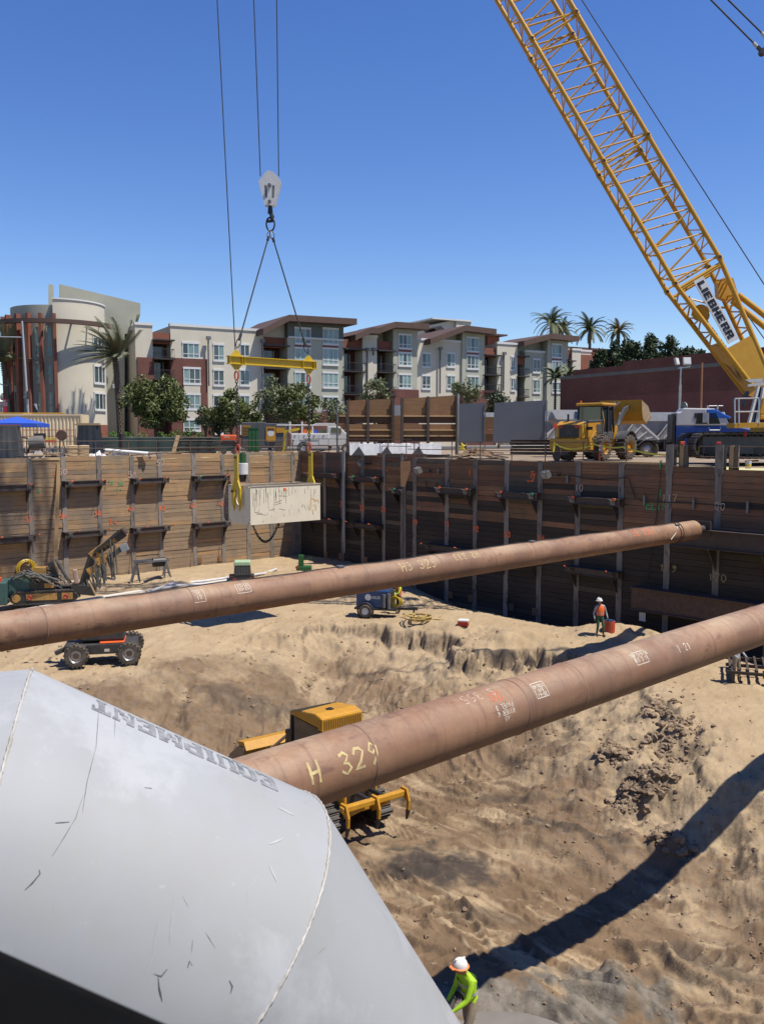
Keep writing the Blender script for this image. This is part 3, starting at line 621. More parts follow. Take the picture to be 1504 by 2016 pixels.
# near part of the shaded wall
nx = [wall_x(J2, DB, NR, u)[0] for u in (818, 882, 938, 1000, 1066, 1141, 1226, 1320, 1418)]
nx = [0.0] + nx; stp = nx[-1] - nx[-2]; nx += [nx[-1] + stp * k for k in range(1, 11)]
ntop = [0.0] * 8 + [-0.06, -0.16] + [-0.18] * 12
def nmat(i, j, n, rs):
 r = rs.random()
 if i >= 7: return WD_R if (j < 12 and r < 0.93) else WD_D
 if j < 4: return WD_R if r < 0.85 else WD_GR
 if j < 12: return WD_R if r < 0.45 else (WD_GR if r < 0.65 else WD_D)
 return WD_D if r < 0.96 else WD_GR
wl = []
for (ua, ub, va, vb, st) in ((868, 938, 963, 970, 0), (987, 1068, 970, 981, 0), (1128, 1230, 980, 993, 0), (848, 930, 1076, 1084, 2), (985, 1066, 1095, 1110, 2), (1125, 1228, 1116, 1135, 2)):
 xa, za = wall_x(J2, DB, NR, ua, va); xb, zb = wall_x(J2, DB, NR, ub, vb); wl.append((xa, xb, (za + zb) / 2, st))
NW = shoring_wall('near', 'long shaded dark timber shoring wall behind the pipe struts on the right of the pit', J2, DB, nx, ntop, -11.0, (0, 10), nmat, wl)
# long steel walers that carry the struts, at two levels
def long_waler(ua, va, vb_u, vb, name='strut_waler', hgt=0.85, mt=WALER):
 xa, za = wall_x(J2, DB, NR, ua, va); xb, zb = wall_x(J2, DB, NR, vb_u, vb); z = (za + zb) / 2
 b = MB(); b.b2((xa, -0.75, z - hgt / 2), (nx[-1], -0.71, z + hgt / 2))
 for sg in (-1, 1): b.b2((xa, -0.9, z + sg * hgt / 2 - 0.02), (nx[-1], -0.1, z + sg * hgt / 2 + 0.02))
 o = b.build(name, mt, NW); return z
ZS = long_waler(1335, 1052, 1500, 1070)
ZS2 = long_waler(1258, 1170, 1500, 1213, hgt=1.1, mt=RUST)
for (xp, z) in ((nx[9], ZS - 0.45), (nx[10], ZS - 0.45)):
 b = MB(); b.prism([(-0.06, 0), (-0.9, 0), (-0.06, -1.1)], (xp - 0.03, 0, z - 0.02), (0, 1, 0), (0, 0, 1), (0.06, 0, 0)); b.build('bracket', WALER, NW)
# paint marks sprayed on the walls
def wall_text(key, p0, d, nrm, u, v, txt, h, mt, width=0.045, yo=-0.079):
 x, z = wall_x(p0, d, nrm, u, v); st, wd = text_strokes(txt, h, jit=0.1)
 ribbons(st, width, lambda a, c: (x + a - wd / 2, yo, z + c - h / 2), 0.3).build('paint_mark', mt, WALLS[key])
L_ = ('left', LSTART, DA, NL); F_ = ('far', CORNER, DB, NR); N_ = ('near', J2, DB, NR)
for u, v, t in ((57, 1022, '57'), (125, 1016, '54'), (193, 1010, '58'), (259, 1001, '61'), (319, 1000, '63'), (380, 995, '65'), (437, 991, '66')): wall_text(*L_, u, v, t, 0.3, PAINT_O, 0.07)
for u, v, t in ((123, 929, '50'), (260, 934, '58'), (316, 911, '57')): wall_text(*L_, u, v, t, 0.4, PAINT_P, 0.06)
for u, v, t in ((218, 950, '38'), (238, 952, '50'), (232, 964, '-1-'), (77, 966, '6'), (207, 960, '4')): wall_text(*L_, u, v, t, 0.25, PAINT_G, 0.05, -0.06)
for u, v, t in ((222, 1026, '14'), (108, 935, '-')): wall_text(*L_, u, v, t, 0.36, PAINT_O, 0.06, -0.06)
for u, v, t in ((675, 992, '72'), (714, 1000, '73'), (756, 1003, '74'), (764, 926, '-')): wall_text(*F_, u, v, t, 0.34, PAINT_O, 0.11)
for u, v, t in ((818, 1027, '10'), (881, 1030, '11'), (938, 1041, '12'), (1000, 1052, '63'), (1066, 1058, '14')): wall_text(*N_, u, v, t, 0.3, PAINT_O, 0.08)
for u, v, t in ((926, 930, 'I'), (1045, 947, '--'), (1049, 934, 'F'), (1051, 939, '7')): wall_text(*N_, u, v, t, 0.32, PAINT_O, 0.1, -0.06)
for u, v, t in ((1141, 960, '10'), (1319, 980, '117'), (1418, 997, '00')): wall_text(*N_, u, v, t, 0.34, PAINT_P, 0.05)
for u, v, t in ((1316, 1118, '119'), (1413, 1137, '170')): wall_text(*N_, u, v, t, 0.36, M('faded_ochre_paint', (0.42, 0.33, 0.13), (0.25, 0.19, 0.09), scale=9, rough=0.9), 0.05)
for u, v, t in ((1298, 996, 'ELINE'), (1301, 970, 'I'), (1300, 914, 'I')): wall_text(*N_, u, v, t, 0.35, PAINT_G, 0.07, -0.06)
# plywood patches nailed over the lagging
for key, p0, d, nrm, lst in (('left', LSTART, DA, NL, ((392, 1103, PLY), (432, 1099, PLY))), ('far', CORNER, DB, NR, ((644, 1092, PLY), (672, 1095, PLY), (722, 1102, PLY))), ('near', J2, DB, NR, ((889, 1171, PLY), (928, 1178, PLY), (1008, 1195, WD_GR), (1054, 1204, WD_GR), (1266, 1214, WHT)))):
 for u, v, mt in lst:
  x, z = wall_x(p0, d, nrm, u, v); b = MB(); b.b2((x - 0.18, -0.1, z - 0.22), (x + 0.18, -0.081, z + 0.22)); b.build('plywood_patch', mt, WALLS[key])
# ---------------- pipe struts ----------------
def pipe_material():
 m = M('pipe_rust_bloom', (0.34, 0.192, 0.108), (0.225, 0.112, 0.062), scale=1.1, stretch=(0.8, 1.6, 1.6), rough=0.62, bump=0.12, bscale=16, spots=(0.19, 0.095, 0.06), spotscale=2.6, spotlo=0.57, detail=10)
 t = m.node_tree; N = t.nodes; L = t.links; b = N['Principled BSDF']; src = b.inputs['Base Color'].links[0].from_socket
 tc = N.new('ShaderNodeTexCoord'); sx = N.new('ShaderNodeSeparateXYZ'); L.new(tc.outputs['Object'], sx.inputs[0])
 def noise(sc, st): mp = N.new('ShaderNodeMapping'); mp.inputs['Scale'].default_value = st; L.new(tc.outputs['Object'], mp.inputs[0]); q = N.new('ShaderNodeTexNoise'); q.inputs['Scale'].default_value = sc; q.inputs['Detail'].default_value = 8; q.inputs['Roughness'].default_value = 0.7; L.new(mp.outputs[0], q.inputs['Vector']); return q.outputs[0]
 def rng(v, a, c, d=1.0): q = N.new('ShaderNodeMapRange'); L.new(v, q.inputs[0]); q.inputs[1].default_value = a; q.inputs[2].default_value = c; q.inputs[4].default_value = d; return q.outputs[0]
 def mul(a, c): q = N.new('ShaderNodeMath'); q.operation = 'MULTIPLY'; L.new(a, q.inputs[0]); L.new(c, q.inputs[1]); return q.outputs[0]
 def mix(f, c):
  q = N.new('ShaderNodeMix'); q.data_type = 'RGBA'; L.new(f, q.inputs[0]); q.inputs[7].default_value = (*[e * 0.85 for e in c], 1); return q
 # dust lying on the crown of the pipe, drips and scrapes running round it
 d = mix(mul(rng(sx.outputs[2], 0.14, 0.42), rng(noise(0.9, (0.5, 1, 1)), 0.42, 0.62, 0.75)), (0.5, 0.37, 0.235)); L.new(src, d.inputs[6])
 e = mix(rng(noise(1.3, (7, 0.5, 0.5)), 0.52, 0.7, 0.6), (0.12, 0.062, 0.042)); L.new(d.outputs[2], e.inputs[6])
 g = mix(rng(noise(5.0, (1, 0.4, 0.4)), 0.66, 0.73, 0.6), (0.52, 0.43, 0.33)); L.new(e.outputs[2], g.inputs[6])
 h = mix(rng(noise(0.5, (0.8, 1, 1)), 0.6, 0.75, 0.6), (0.36, 0.15, 0.06)); L.new(g.outputs[2], h.inputs[6]); k = mix(rng(noise(0.42, (0.9, 0.5, 0.5)), 0.45, 0.66, 0.65), (0.15, 0.085, 0.06)); L.new(h.outputs[2], k.inputs[6]); q2 = mix(rng(noise(12.0, (0.5, 1, 1)), 0.68, 0.74, 0.55), (0.5, 0.4, 0.3)); L.new(k.outputs[2], q2.inputs[6]); L.new(q2.outputs[2], b.inputs['Base Color']); return m
PIPE_M = pipe_material()
SD = Vector((0.731, 0.682, 0)).normalized()                       # direction of the struts
PD = 0.88; PR = PD / 2
def strut_axis(u, v):
 """point on the strut axis seen at (u, v), at strut height"""
 return PZ(u, v, ZAX)
ZAX = -2.92
class Strut: pass
def make_strut(label, ref, t0, t1, joints, name='pipe_strut'):
 root = thing(name, label, 'pipe', ref, atan2(SD.y, SD.x), 'horizontal steel pipe struts across the pit'); s = Strut(); s.root = root; s.ref = ref
 b = MB(); n = 64; ts = [t0] + [t0 + (t1 - t0) * k / 24 for k in range(1, 24)] + [t1]
 vs = []
 for t in ts: vs += [(t, PR * cos(2 * pi * i / n), PR * sin(2 * pi * i / n)) for i in range(n)]
 fs = [(k * n + i, (k + 1) * n + i, (k + 1) * n + (i + 1) % n, k * n + (i + 1) % n) for k in range(len(ts) - 1) for i in range(n)]
 fs += [tuple(range(n)), tuple((len(ts) - 1) * n + i for i in range(n))]
 b.add(vs, fs); b.build('barrel', PIPE_M, root, smooth=True)
 for t in joints:
  c = MB(); c.lathe([(PR - 0.01, -0.03), (PR + 0.006, -0.012), (PR + 0.011, 0.0), (PR + 0.006, 0.014), (PR - 0.01, 0.03)], (t, 0, 0), (1, 0, 0), 48); c.build('weld_seam', M('seam_brown', (0.2, 0.11, 0.075), (0.3, 0.19, 0.13), scale=3, rough=0.7), root, smooth=True)
 return s
PAINT_C = M('faded_yellow_paint', (0.66, 0.54, 0.24), (0.42, 0.31, 0.17), scale=9, rough=0.9)
# writing in paint: angle 0 = top of the pipe, growing towards the eye; flip turns it upside down
def strut_text(s, t, ang, txt, h, mt, width, flip=False, gap=0.45, name='paint_mark'):
 st, wd = text_strokes(txt, h, gap, 0.07)
 sg = -1 if flip else 1
 def f(x, y):
  a = ang - sg * (y - h / 2) / PR; tt = t + sg * (x - wd / 2); return (tt, -(PR + 0.004) * sin(a), (PR + 0.004) * cos(a))
 return ribbons(st, width, f, 0.06).build(name, mt, s.root)
def strut_scribble(s, t, ang, box_w, box_h, mt, lines, wd=0.012, flip=False, frame=True):
 b = MB(); rs = random.Random(int(t * 100))
 sg = -1 if flip else 1
 def f(x, y): a = ang - sg * y / PR; return (t + sg * x, -(PR + 0.004) * sin(a), (PR + 0.004) * cos(a))
 sts = []
 if frame:
  sts.append([(-box_w / 2, -box_h / 2), (box_w / 2, -box_h / 2), (box_w / 2, box_h / 2), (-box_w / 2, box_h / 2), (-box_w / 2, -box_h / 2)])
 for k, ln in enumerate(lines):
  s2, w2 = text_strokes(ln, box_h / (len(lines) + 0.6) * 0.75, 0.3, 0.08); yb = box_h / 2 - (k + 1) * box_h / (len(lines) + 0.6)
  sts += [[(x - w2 / 2, y + yb) for x, y in q] for q in s2]
 ribbons(sts, wd, f, 0.05).build('chalk_note', mt, s.root)
def tpos(s, u, v=None):
 """distance along the strut axis for a photo column u"""
 r = ray(u, 1000); # solve X/Ydepth
 lo, hi = -60.0, 60.0
 for _ in range(60):
  m = (lo + hi) / 2
  q = s.ref + SD * m
  if (q - CAM).dot(CF) < 0.3 or proj(q)[0] < u: lo = m
  else: hi = m
 return (lo + hi) / 2
UP = make_strut('farther of the two rust brown pipe struts, ending at the shaded wall', PZ(700, 1141, ZAX), -30, 0, [])
# rebuild with true ends: the right end stops at the waler face
def strut_end(s):
 q = s.ref; t = (J2 - q).dot(NR) / SD.dot(NR); return t - 1.75 / abs(SD.dot(NR))
def clear_kids(o):
 for k in KIDS.pop(o, []): bpy.data.objects.remove(k)
clear_kids(UP.root); bpy.data.objects.remove(UP.root)
UP = make_strut('farther of the two rust brown pipe struts, ending at the shaded wall', PZ(700, 1141, ZAX), -30, strut_end(Strut_ := UP), [tpos(UP, 366), tpos(UP, 853), tpos(UP, 1163), tpos(UP, 80)])
_lo = Strut(); _lo.ref = PZ(1000, 1393, ZAX)
LO = make_strut('nearer of the two rust brown pipe struts, passing over the yellow loader', _lo.ref, -26, strut_end(_lo), [tpos(_lo, q) for q in (700, 1000, 1113, 1490)])
_r = Strut(); _r.ref = LO.ref + Vector((AY, -AX, 0)) * 7.2
RI = make_strut('third pipe strut, out of sight to the right of the other two', _r.ref, -20, strut_end(_r), []) if False else None
strut_text(UP, tpos(UP, 808), 0.95, 'H3 325', 0.3, PAINT_C, 0.032); strut_text(UP, tpos(UP, 905), 0.75, 'H2 333', 0.24, PAINT_C, 0.03, True)
strut_text(UP, tpos(UP, 1250), 0.8, '32 335', 0.3, PAINT_O, 0.035); strut_scribble(UP, tpos(UP, 466), 0.85, 0.42, 0.28, CHALK, ['I5710', '23-24'], 0.014)
strut_scribble(UP, tpos(UP, 378), 0.95, 0.34, 0.34, CHALK, ['SP', '12'], 0.014)
strut_text(LO, tpos(LO, 640), 1.15, 'H 329', 0.27, PAINT_C, 0.04); strut_text(LO, tpos(LO, 925), 0.35, 'S 355', 0.17, PAINT_P, 0.018, True)
strut_text(LO, tpos(LO, 950), 0.6, '20', 0.16, PAINT_O, 0.016, True); strut_scribble(LO, tpos(LO, 955), 1.2, 0.32, 0.34, CHALK, ['A5', 'RIVER 6', 'PANEL 3'], 0.012, True, False)
strut_scribble(LO, tpos(LO, 1030), 0.85, 0.3, 0.26, CHALK, ['20-64', 'BIG', 'ISOLAO'], 0.013, True, True); strut_scribble(LO, tpos(LO, 1228), 0.85, 0.4, 0.24, CHALK, ['TOP 5-9-16', 'BLK 5 11'], 0.013)
strut_text(LO, tpos(LO, 1310), 1.0, 'I 21', 0.14, CHALK, 0.02)
# rope and clips lying along the farther pipe
b = MB(); pts = []
for k in range(60):
 t = -8 + (tpos(UP, 1335) + 8) * k / 59; pts.append((t, -0.06 * sin(k * 0.7) - 0.05, PR + 0.02 + 0.006 * sin(k * 1.9)))
o = b.tube(pts, 0.014, 5).build('safety_line', BLK, None); o.parent = UP.root; o.name = 'safety_line'
for s_ in (UP, LO): t_ = strut_end(s_); b = MB(); b.cyl((t_ - .05, 0, 0), (t_ + 1.15, 0, 0), .16, n=14); b.box((t_ + 1.0, 0, 0), (.08, .7, .7)); b.build('end_stub', WALER, s_.root)
tE = tpos(UP, 1322)
b = MB(); b.ring((tE, 0, 0), (1, 0.05, 0.04), PR + 0.015, 0.02, 40, 6); b.ring((tE + 0.35, 0, 0), (1, -0.25, 0.05), PR + 0.03, 0.015, 40, 6); b.box((tE, -PR * 0.55, PR * 0.86), (0.3, 0.1, 0.05), (0.5, 0, 0)); b.build('lashing', BLK, UP.root)
b = MB(); b.tube([(tE - 0.1, -PR * 0.7, PR * 0.75), (tE - 0.5, -PR * 1.0, PR * 0.1), (tE - 0.9, -PR * 1.05, -PR * 0.4)], 0.018, 6); b.build('tag_rope', CHALK, UP.root)
for u in (668, 1044):
 t = tpos(UP, u); b = MB(); b.box((t, -0.05, PR + 0.03), (0.22, 0.16, 0.05)); b.build('line_clip', GRM, UP.root)
# ---------------- white mitred duct in front ----------------
DUCT = M('duct_white_paint', (0.38, 0.39, 0.395), (0.35, 0.36, 0.37), scale=1.1, rough=0.6, spec=0.3, spots=(0.36, 0.365, 0.36), spotscale=1.6, spotlo=0.55, bump=0.04, bscale=2, detail=10)
def duct_wear():
 t = DUCT.node_tree; N = t.nodes; L = t.links; b = N['Principled BSDF']; cur = b.inputs['Base Color'].links[0].from_socket; tc = N.new('ShaderNodeTexCoord')
 for sc, st, rot, lo, hi, f, col in ((2.2, (1, 1, 1), 0, .5, .72, .4, (.27, .265, .25)), (3.0, (0.5, 9, 9), .5, .66, .72, .35, (.52, .53, .53)), (2.4, (10, 1, .6), .3, .67, .71, .45, (.17, .17, .165)), (5.0, (1, 1, 1), 0, .7, .74, .5, (.2, .17, .14)), (1.2, (1, 1, 1), 2, .52, .6, .25, (.5, .51, .52))):
  mp = N.new('ShaderNodeMapping'); mp.inputs['Scale'].default_value = st; mp.inputs['Rotation'].default_value = (rot, rot * 1.7, rot * .6); L.new(tc.outputs['Object'], mp.inputs[0]); n = N.new('ShaderNodeTexNoise'); n.inputs['Scale'].default_value = sc; n.inputs['Detail'].default_value = 9; n.inputs['Roughness'].default_value = .7; L.new(mp.outputs[0], n.inputs['Vector'])
  r = N.new('ShaderNodeMapRange'); r.inputs[1].default_value = lo; r.inputs[2].default_value = hi; r.inputs[4].default_value = f; L.new(n.outputs[0], r.inputs[0]); x = N.new('ShaderNodeMix'); x.data_type = 'RGBA'; L.new(r.outputs[0], x.inputs[0]); L.new(cur, x.inputs[6]); x.inputs[7].default_value = (*col, 1); cur = x.outputs[2]
 L.new(cur, b.inputs['Base Color'])
duct_wear()
def build_duct():
 psi = R(17); h = Vector((cos(psi), sin(psi), 0))
 A = [Vector((h.x * cos(a), h.y * cos(a), -sin(a))) for a in (0, R(30), R(60))]
 d = 2.9; Rr = 0.60
 T0 = P(330, 1437, d); r = (T0 - CAM).normalized(); Nn = r.cross(A[1]).normalized()
 if Nn.z < 0: Nn = -Nn
 ax = T0 - Nn * Rr
 def tang(u):
  lo, hi = -3.0, 3.0
  for _ in range(50):
   m = (lo + hi) / 2
   if proj(T0 + A[1] * m)[0] < u: lo = m
   else: hi = m
  return (lo + hi) / 2
 m1 = (A[0] + A[1]).normalized(); m2 = (A[1] + A[2]).normalized()
 q1 = T0 + A[1] * tang(64); q2 = T0 + A[1] * tang(608)
 c1 = ax + A[1] * ((q1 - ax).dot(m1) / A[1].dot(m1)); c2 = ax + A[1] * ((q2 - ax).dot(m2) / A[1].dot(m2))
 root = thing('mitred_duct', 'big white painted steel duct elbow with mitred welds filling the near left corner', 'duct', c1)
 side = Vector((-h.y, h.x, 0)); n = 96
 def ringpts(c, a, m):
  up = a.cross(side).normalized(); pts = []
  for i in range(n):
   o = side * (Rr * cos(2 * pi * i / n)) + up * (Rr * sin(2 * pi * i / n)); t = (c - (c + o)).dot(m) / a.dot(m); pts.append(c + o + a * t)
  return pts
 rings = [ringpts(c1 - A[0] * 1.4, A[0], A[0]), ringpts(c1, A[0], m1), ringpts(c2, A[1], m2), ringpts(c2 + A[2] * 4.5, A[2], A[2])]
 for k in range(3):
  b = MB(); a_, b_ = rings[k], rings[k + 1]; st = 14; vs = []
  for j in range(st + 1): vs += [p.lerp(q, j / st) for p, q in zip(a_, b_)]
  b.add(vs, [(j * n + i, j * n + (i + 1) % n, (j + 1) * n + (i + 1) % n, (j + 1) * n + i) for j in range(st) for i in range(n)])
  b.build('duct_section', DUCT, root, True, smooth=True)
 rs = random.Random(3); WELD = M('weld_bead', (0.62, 0.60, 0.56), (0.38, 0.34, 0.28), scale=9, rough=0.6, bump=0.3, spots=(0.25, 0.17, 0.1), spotlo=0.62, spotscale=12)
 for k, (c, a) in enumerate(((rings[1], c1), (rings[2], c2))):
  b = MB(); pts = []; rad = []; cc = sum(c, Vector()) / n
  for i in range(n * 5 + 1):
   f = i / 5; p = c[int(f) % n].lerp(c[(int(f) + 1) % n], f % 1); jit = Vector((rs.uniform(-1, 1), rs.uniform(-1, 1), rs.uniform(-1, 1))) * 0.0012
   pts.append(p + (p - cc).normalized() * 0.001 + jit); rad.append(0.0044 * rs.uniform(0.75, 1.25))
  b.tube(pts, rad, 6); b.build('weld_bead', WELD, root, True, smooth=True)
 # stencilled word, upside down as seen from here
 STN = M('stencil_grey', (0.15, 0.155, 0.16), (0.36, 0.365, 0.37), scale=22, rough=0.6)
 LET = {'E': [(0, 0, .3, 1), (0, .84, .8, 1), (0, 0, .82, .16), (0, .43, .55, .58), (.62, .7, .8, 1), (.64, 0, .82, .3)],
           'Q': [(0, .12, .27, .88), (.58, .12, .85, .88), (.12, .84, .73, 1), (.12, 0, .73, .16), (.5, -.18, .95, -.02)],
           'U': [(0, .12, .28, 1), (.6, .12, .82, 1), (.1, 0, .74, .16), (-.08, .86, .36, 1), (.52, .86, .9, 1)], 'I': [(.1, 0, .38, 1), (0, .86, .48, 1), (0, 0, .48, .14)],
           'P': [(0, 0, .28, 1), (.28, .84, .7, 1), (.28, .4, .7, .55), (.6, .48, .86, .92), (-.08, 0, .38, .14)],
           'M': [(0, 0, .14, 1), (.78, 0, 1.06, 1), (.14, .72, .34, 1), (.26, .4, .46, .78), (.42, .2, .6, .52), (.56, .4, .7, .76), (.66, .7, .8, 1), (-.08, 0, .24, .13), (.7, 0, 1.14, .13)],
           'N': [(0, 0, .14, 1), (.72, 0, .86, 1), (.1, .66, .34, 1), (.26, .4, .5, .74), (.42, .18, .64, .5), (.56, 0, .86, .26), (-.08, 0, .24, .13), (.62, .87, .96, 1)],
           'T': [(.28, 0, .56, 1), (0, .84, .84, 1), (0, .66, .12, 1), (.72, .66, .84, 1), (.2, 0, .64, .13)]}
 WID = {'I': .62, 'M': 1.2, 'N': 1.02}
 tA, tB = tang(522), tang(172)                                  # right end is the first letter
 word = 'EQUIPMENT'; tot = sum(WID.get(c, .98) for c in word) ; k = (tA - tB) / tot
 rel = Nn; wv = A[1].cross(Nn).normalized()
 if wv.dot(CAM - ax) < 0: wv = -wv                              # from the silhouette towards the eye
 hh = 0.125; b = MB(); x = 0.0; a_top = 0.13
 for ch in word:
  for (x0, y0, x1, y1) in LET[ch]:
   ny = max(1, int((y1 - y0) / 0.1));
   for j in range(ny):
    ya, yb = y0 + (y1 - y0) * j / ny, y0 + (y1 - y0) * (j + 1) / ny; vs = []
    for (xx, yy) in ((x0, ya), (x1, ya), (x1, yb), (x0, yb)):
     t = tA - (x + xx) * k; ang = a_top + yy * hh / Rr
     vs.append(ax + A[1] * t + (rel * cos(ang) + wv * sin(ang)) * (Rr + 0.0015))
    b.add(vs, [(0, 1, 2, 3)])
  x += WID.get(ch, .98)
 b.build('stencilled_word', STN, root, True)
 # scuffs and scratches
 SC = M('scuff_black', (0.05, 0.05, 0.05), (0.16, 0.16, 0.16), scale=40, rough=0.8); SW = M('scratch_white', (0.5, 0.5, 0.5), (0.44, 0.445, 0.45), rough=0.7)
 def on_duct(u, v, k=1):
  c, a = ((c1, A[0]), (ax, A[1]), (c2, A[2]))[k]
  r_ = ray(u, v).normalized(); w_ = CAM - c; dp = r_ - a * r_.dot(a); wp = w_ - a * w_.dot(a)
  A2 = dp.dot(dp); B2 = 2 * dp.dot(wp); C2 = wp.dot(wp) - (Rr + 0.0012) ** 2; D2 = B2 * B2 - 4 * A2 * C2
  return CAM + r_ * ((-B2 - math.sqrt(max(D2, 0))) / (2 * A2))
 def marks(strokes, wpx, mt, nm):
  rs2 = random.Random(9)
  for kk, st in strokes:
   b = MB(); pts = []
   for (u0, v0), (u1, v1) in zip(st[:-1], st[1:]):
    q = max(1, int(math.hypot(u1 - u0, v1 - v0) / 12)); pts += [(u0 + (u1 - u0) * i / q, v0 + (v1 - v0) * i / q) for i in range(q)]
   pts.append(st[-1]); vs = []
   for i, p in enumerate(pts):
    a = pts[max(0, i - 1)]; c = pts[min(len(pts) - 1, i + 1)]; dx, dy = c[0] - a[0], c[1] - a[1]; l = math.hypot(dx, dy) or 1
    ww = wpx * rs2.uniform(0.25, 0.75) * (0.3 if i in (0, len(pts) - 1) else 1)
    vs += [on_duct(p[0] - dy / l * ww, p[1] + dx / l * ww, kk), on_duct(p[0] + dy / l * ww, p[1] - dx / l * ww, kk)]
   b.add(vs, [(2 * i, 2 * i + 1, 2 * i + 3, 2 * i + 2) for i in range(len(pts) - 1)])
   b.build(nm, mt, root, True)
 marks([(1, [(50, 1752), (65, 1738), (80, 1720), (78, 1712)]), (1, [(302, 1917), (318, 1922), (330, 1908)]), (1, [(312, 1922), (314, 1945), (320, 1972)]), (1, [(452, 1930), (458, 1942), (455, 1955)]), (1, [(110, 1620), (138, 1618)]), (1, [(285, 1550), (300, 1552)]), (1, [(370, 1905), (374, 1892), (379, 1900)])], 3.0, SC, 'scuff_mark')
 marks([(1, [(165, 1565), (150, 1610), (120, 1660), (104, 1685)]), (1, [(195, 1400), (190, 1470), (172, 1540), (163, 1600)]), (1, [(228, 1405), (226, 1450)]), (1, [(598, 1584), (608, 1575)]), (1, [(380, 1850), (378, 1875)]), (2, [(640, 1865), (625, 1880)]), (1, [(405, 1835), (425, 1868)])], 0.9, SC, 'scratch_mark')
 marks([(1, [(348, 1760), (338, 1810), (334, 1860)]), (1, [(311, 1812), (302, 1880), (288, 1925)]), (1, [(360, 1762), (372, 1785)]), (1, [(513, 1718), (490, 1750), (486, 1780)])], 1.0, SW, 'bright_scratch')
 marks([(1, [(530, 1662), (560, 1650)]), (1, [(532, 1705), (545, 1735)]), (1, [(550, 1590), (580, 1605)])], 5, SW, 'rub_mark')
 return root
build_duct()
# ---------------- apartment buildings ----------------
STU_W = M('stucco_cream', (0.68, 0.63, 0.51), (0.62, 0.57, 0.46), scale=0.5, rough=0.9, bump=0.1, bscale=6)
STU_G = M('stucco_grey_green', (0.46, 0.46, 0.37), (0.41, 0.41, 0.33), scale=0.5, rough=0.9, bump=0.1, bscale=6)
STU_D = M('siding_dark_green', (0.14, 0.165, 0.15), (0.12, 0.14, 0.13), scale=0.6, rough=0.8, stretch=(0.3, 0.3, 9))
STU_R = M('stucco_red_brown', (0.27, 0.092, 0.055), (0.22, 0.075, 0.048), scale=0.7, rough=0.85)
TRIM = M('white_trim', (0.74, 0.74, 0.72), (0.68, 0.68, 0.66), rough=0.6)
FASC = M('brown_fascia', (0.115, 0.065, 0.045), (0.09, 0.052, 0.038), scale=1, rough=0.7)
DKM = M('dark_brown_metal', (0.05, 0.035, 0.03), (0.035, 0.027, 0.025), rough=0.5)
RECESS = M('recess_brown', (0.10, 0.035, 0.026), (0.075, 0.028, 0.022), rough=0.8)
GT = M('window_teal_reflect', (0.12, 0.21, 0.205), (0.24, 0.36, 0.34), scale=0.9, rough=0.08, spec=0.7, stretch=(1, 1, 0.3), detail=2)  # teal of reflections and curtains put into the pane colour
GD = M('window_dark_glass', (0.03, 0.05, 0.055), (0.075, 0.11, 0.115), scale=0.8, rough=0.06, spec=0.7, stretch=(1, 1, 0.3), detail=2)
def brick_mat(name, c1, c2, mortar, sc, vec_rot=None):
 m = bpy.data.materials.new(name); m.use_nodes = True; t = m.node_tree; N = t.nodes; L = t.links; b = N['Principled BSDF']; b.inputs['Roughness'].default_value = 0.9
 tc = N.new('ShaderNodeTexCoord'); mp = N.new('ShaderNodeMapping'); mp.inputs['Rotation'].default_value = (pi / 2, 0, 0); L.new(tc.outputs['Object'], mp.inputs[0])
 br = N.new('ShaderNodeTexBrick'); br.inputs['Scale'].default_value = sc; s8 = lambda c: (*[e * 0.8 for e in c], 1); br.inputs['Color1'].default_value = s8(c1); br.inputs['Color2'].default_value = s8(c2); br.inputs['Mortar'].default_value = s8(mortar)
 br.inputs['Mortar Size'].default_value = 0.018; br.inputs['Bias'].default_value = -0.2; L.new(mp.outputs[0], br.inputs['Vector'])
 nz = N.new('ShaderNodeTexNoise'); nz.inputs['Scale'].default_value = 0.35; nz.inputs['Detail'].default_value = 5; L.new(tc.outputs['Object'], nz.inputs['Vector'])
 hs = N.new('ShaderNodeHueSaturation'); mr = N.new('ShaderNodeMapRange'); mr.inputs[1].default_value = 0.3; mr.inputs[2].default_value = 0.7; mr.inputs[3].default_value = 0.78; mr.inputs[4].default_value = 1.2
 L.new(nz.outputs[0], mr.inputs[0]); L.new(mr.outputs[0], hs.inputs['Value']); L.new(br.outputs[0], hs.inputs['Color']); L.new(hs.outputs[0], b.inputs['Base Color'])
 bp = N.new('ShaderNodeBump'); bp.inputs['Strength'].default_value = 0.4; bp.inputs['Distance'].default_value = 0.02; L.new(br.outputs[1], bp.inputs['Height']); bp.invert = True; L.new(bp.outputs[0], b.inputs['Normal'])
 return m
BRK = brick_mat('brick_maroon', (0.175, 0.062, 0.046), (0.13, 0.048, 0.037), (0.16, 0.088, 0.07), 2.2)
FRZ = atan2(FD.y, FD.x)
apt = thing('apartment_building', 'long four storey cream and grey green apartment block with slanted brown roofs and balconies', 'apartment building', F0, FRZ)
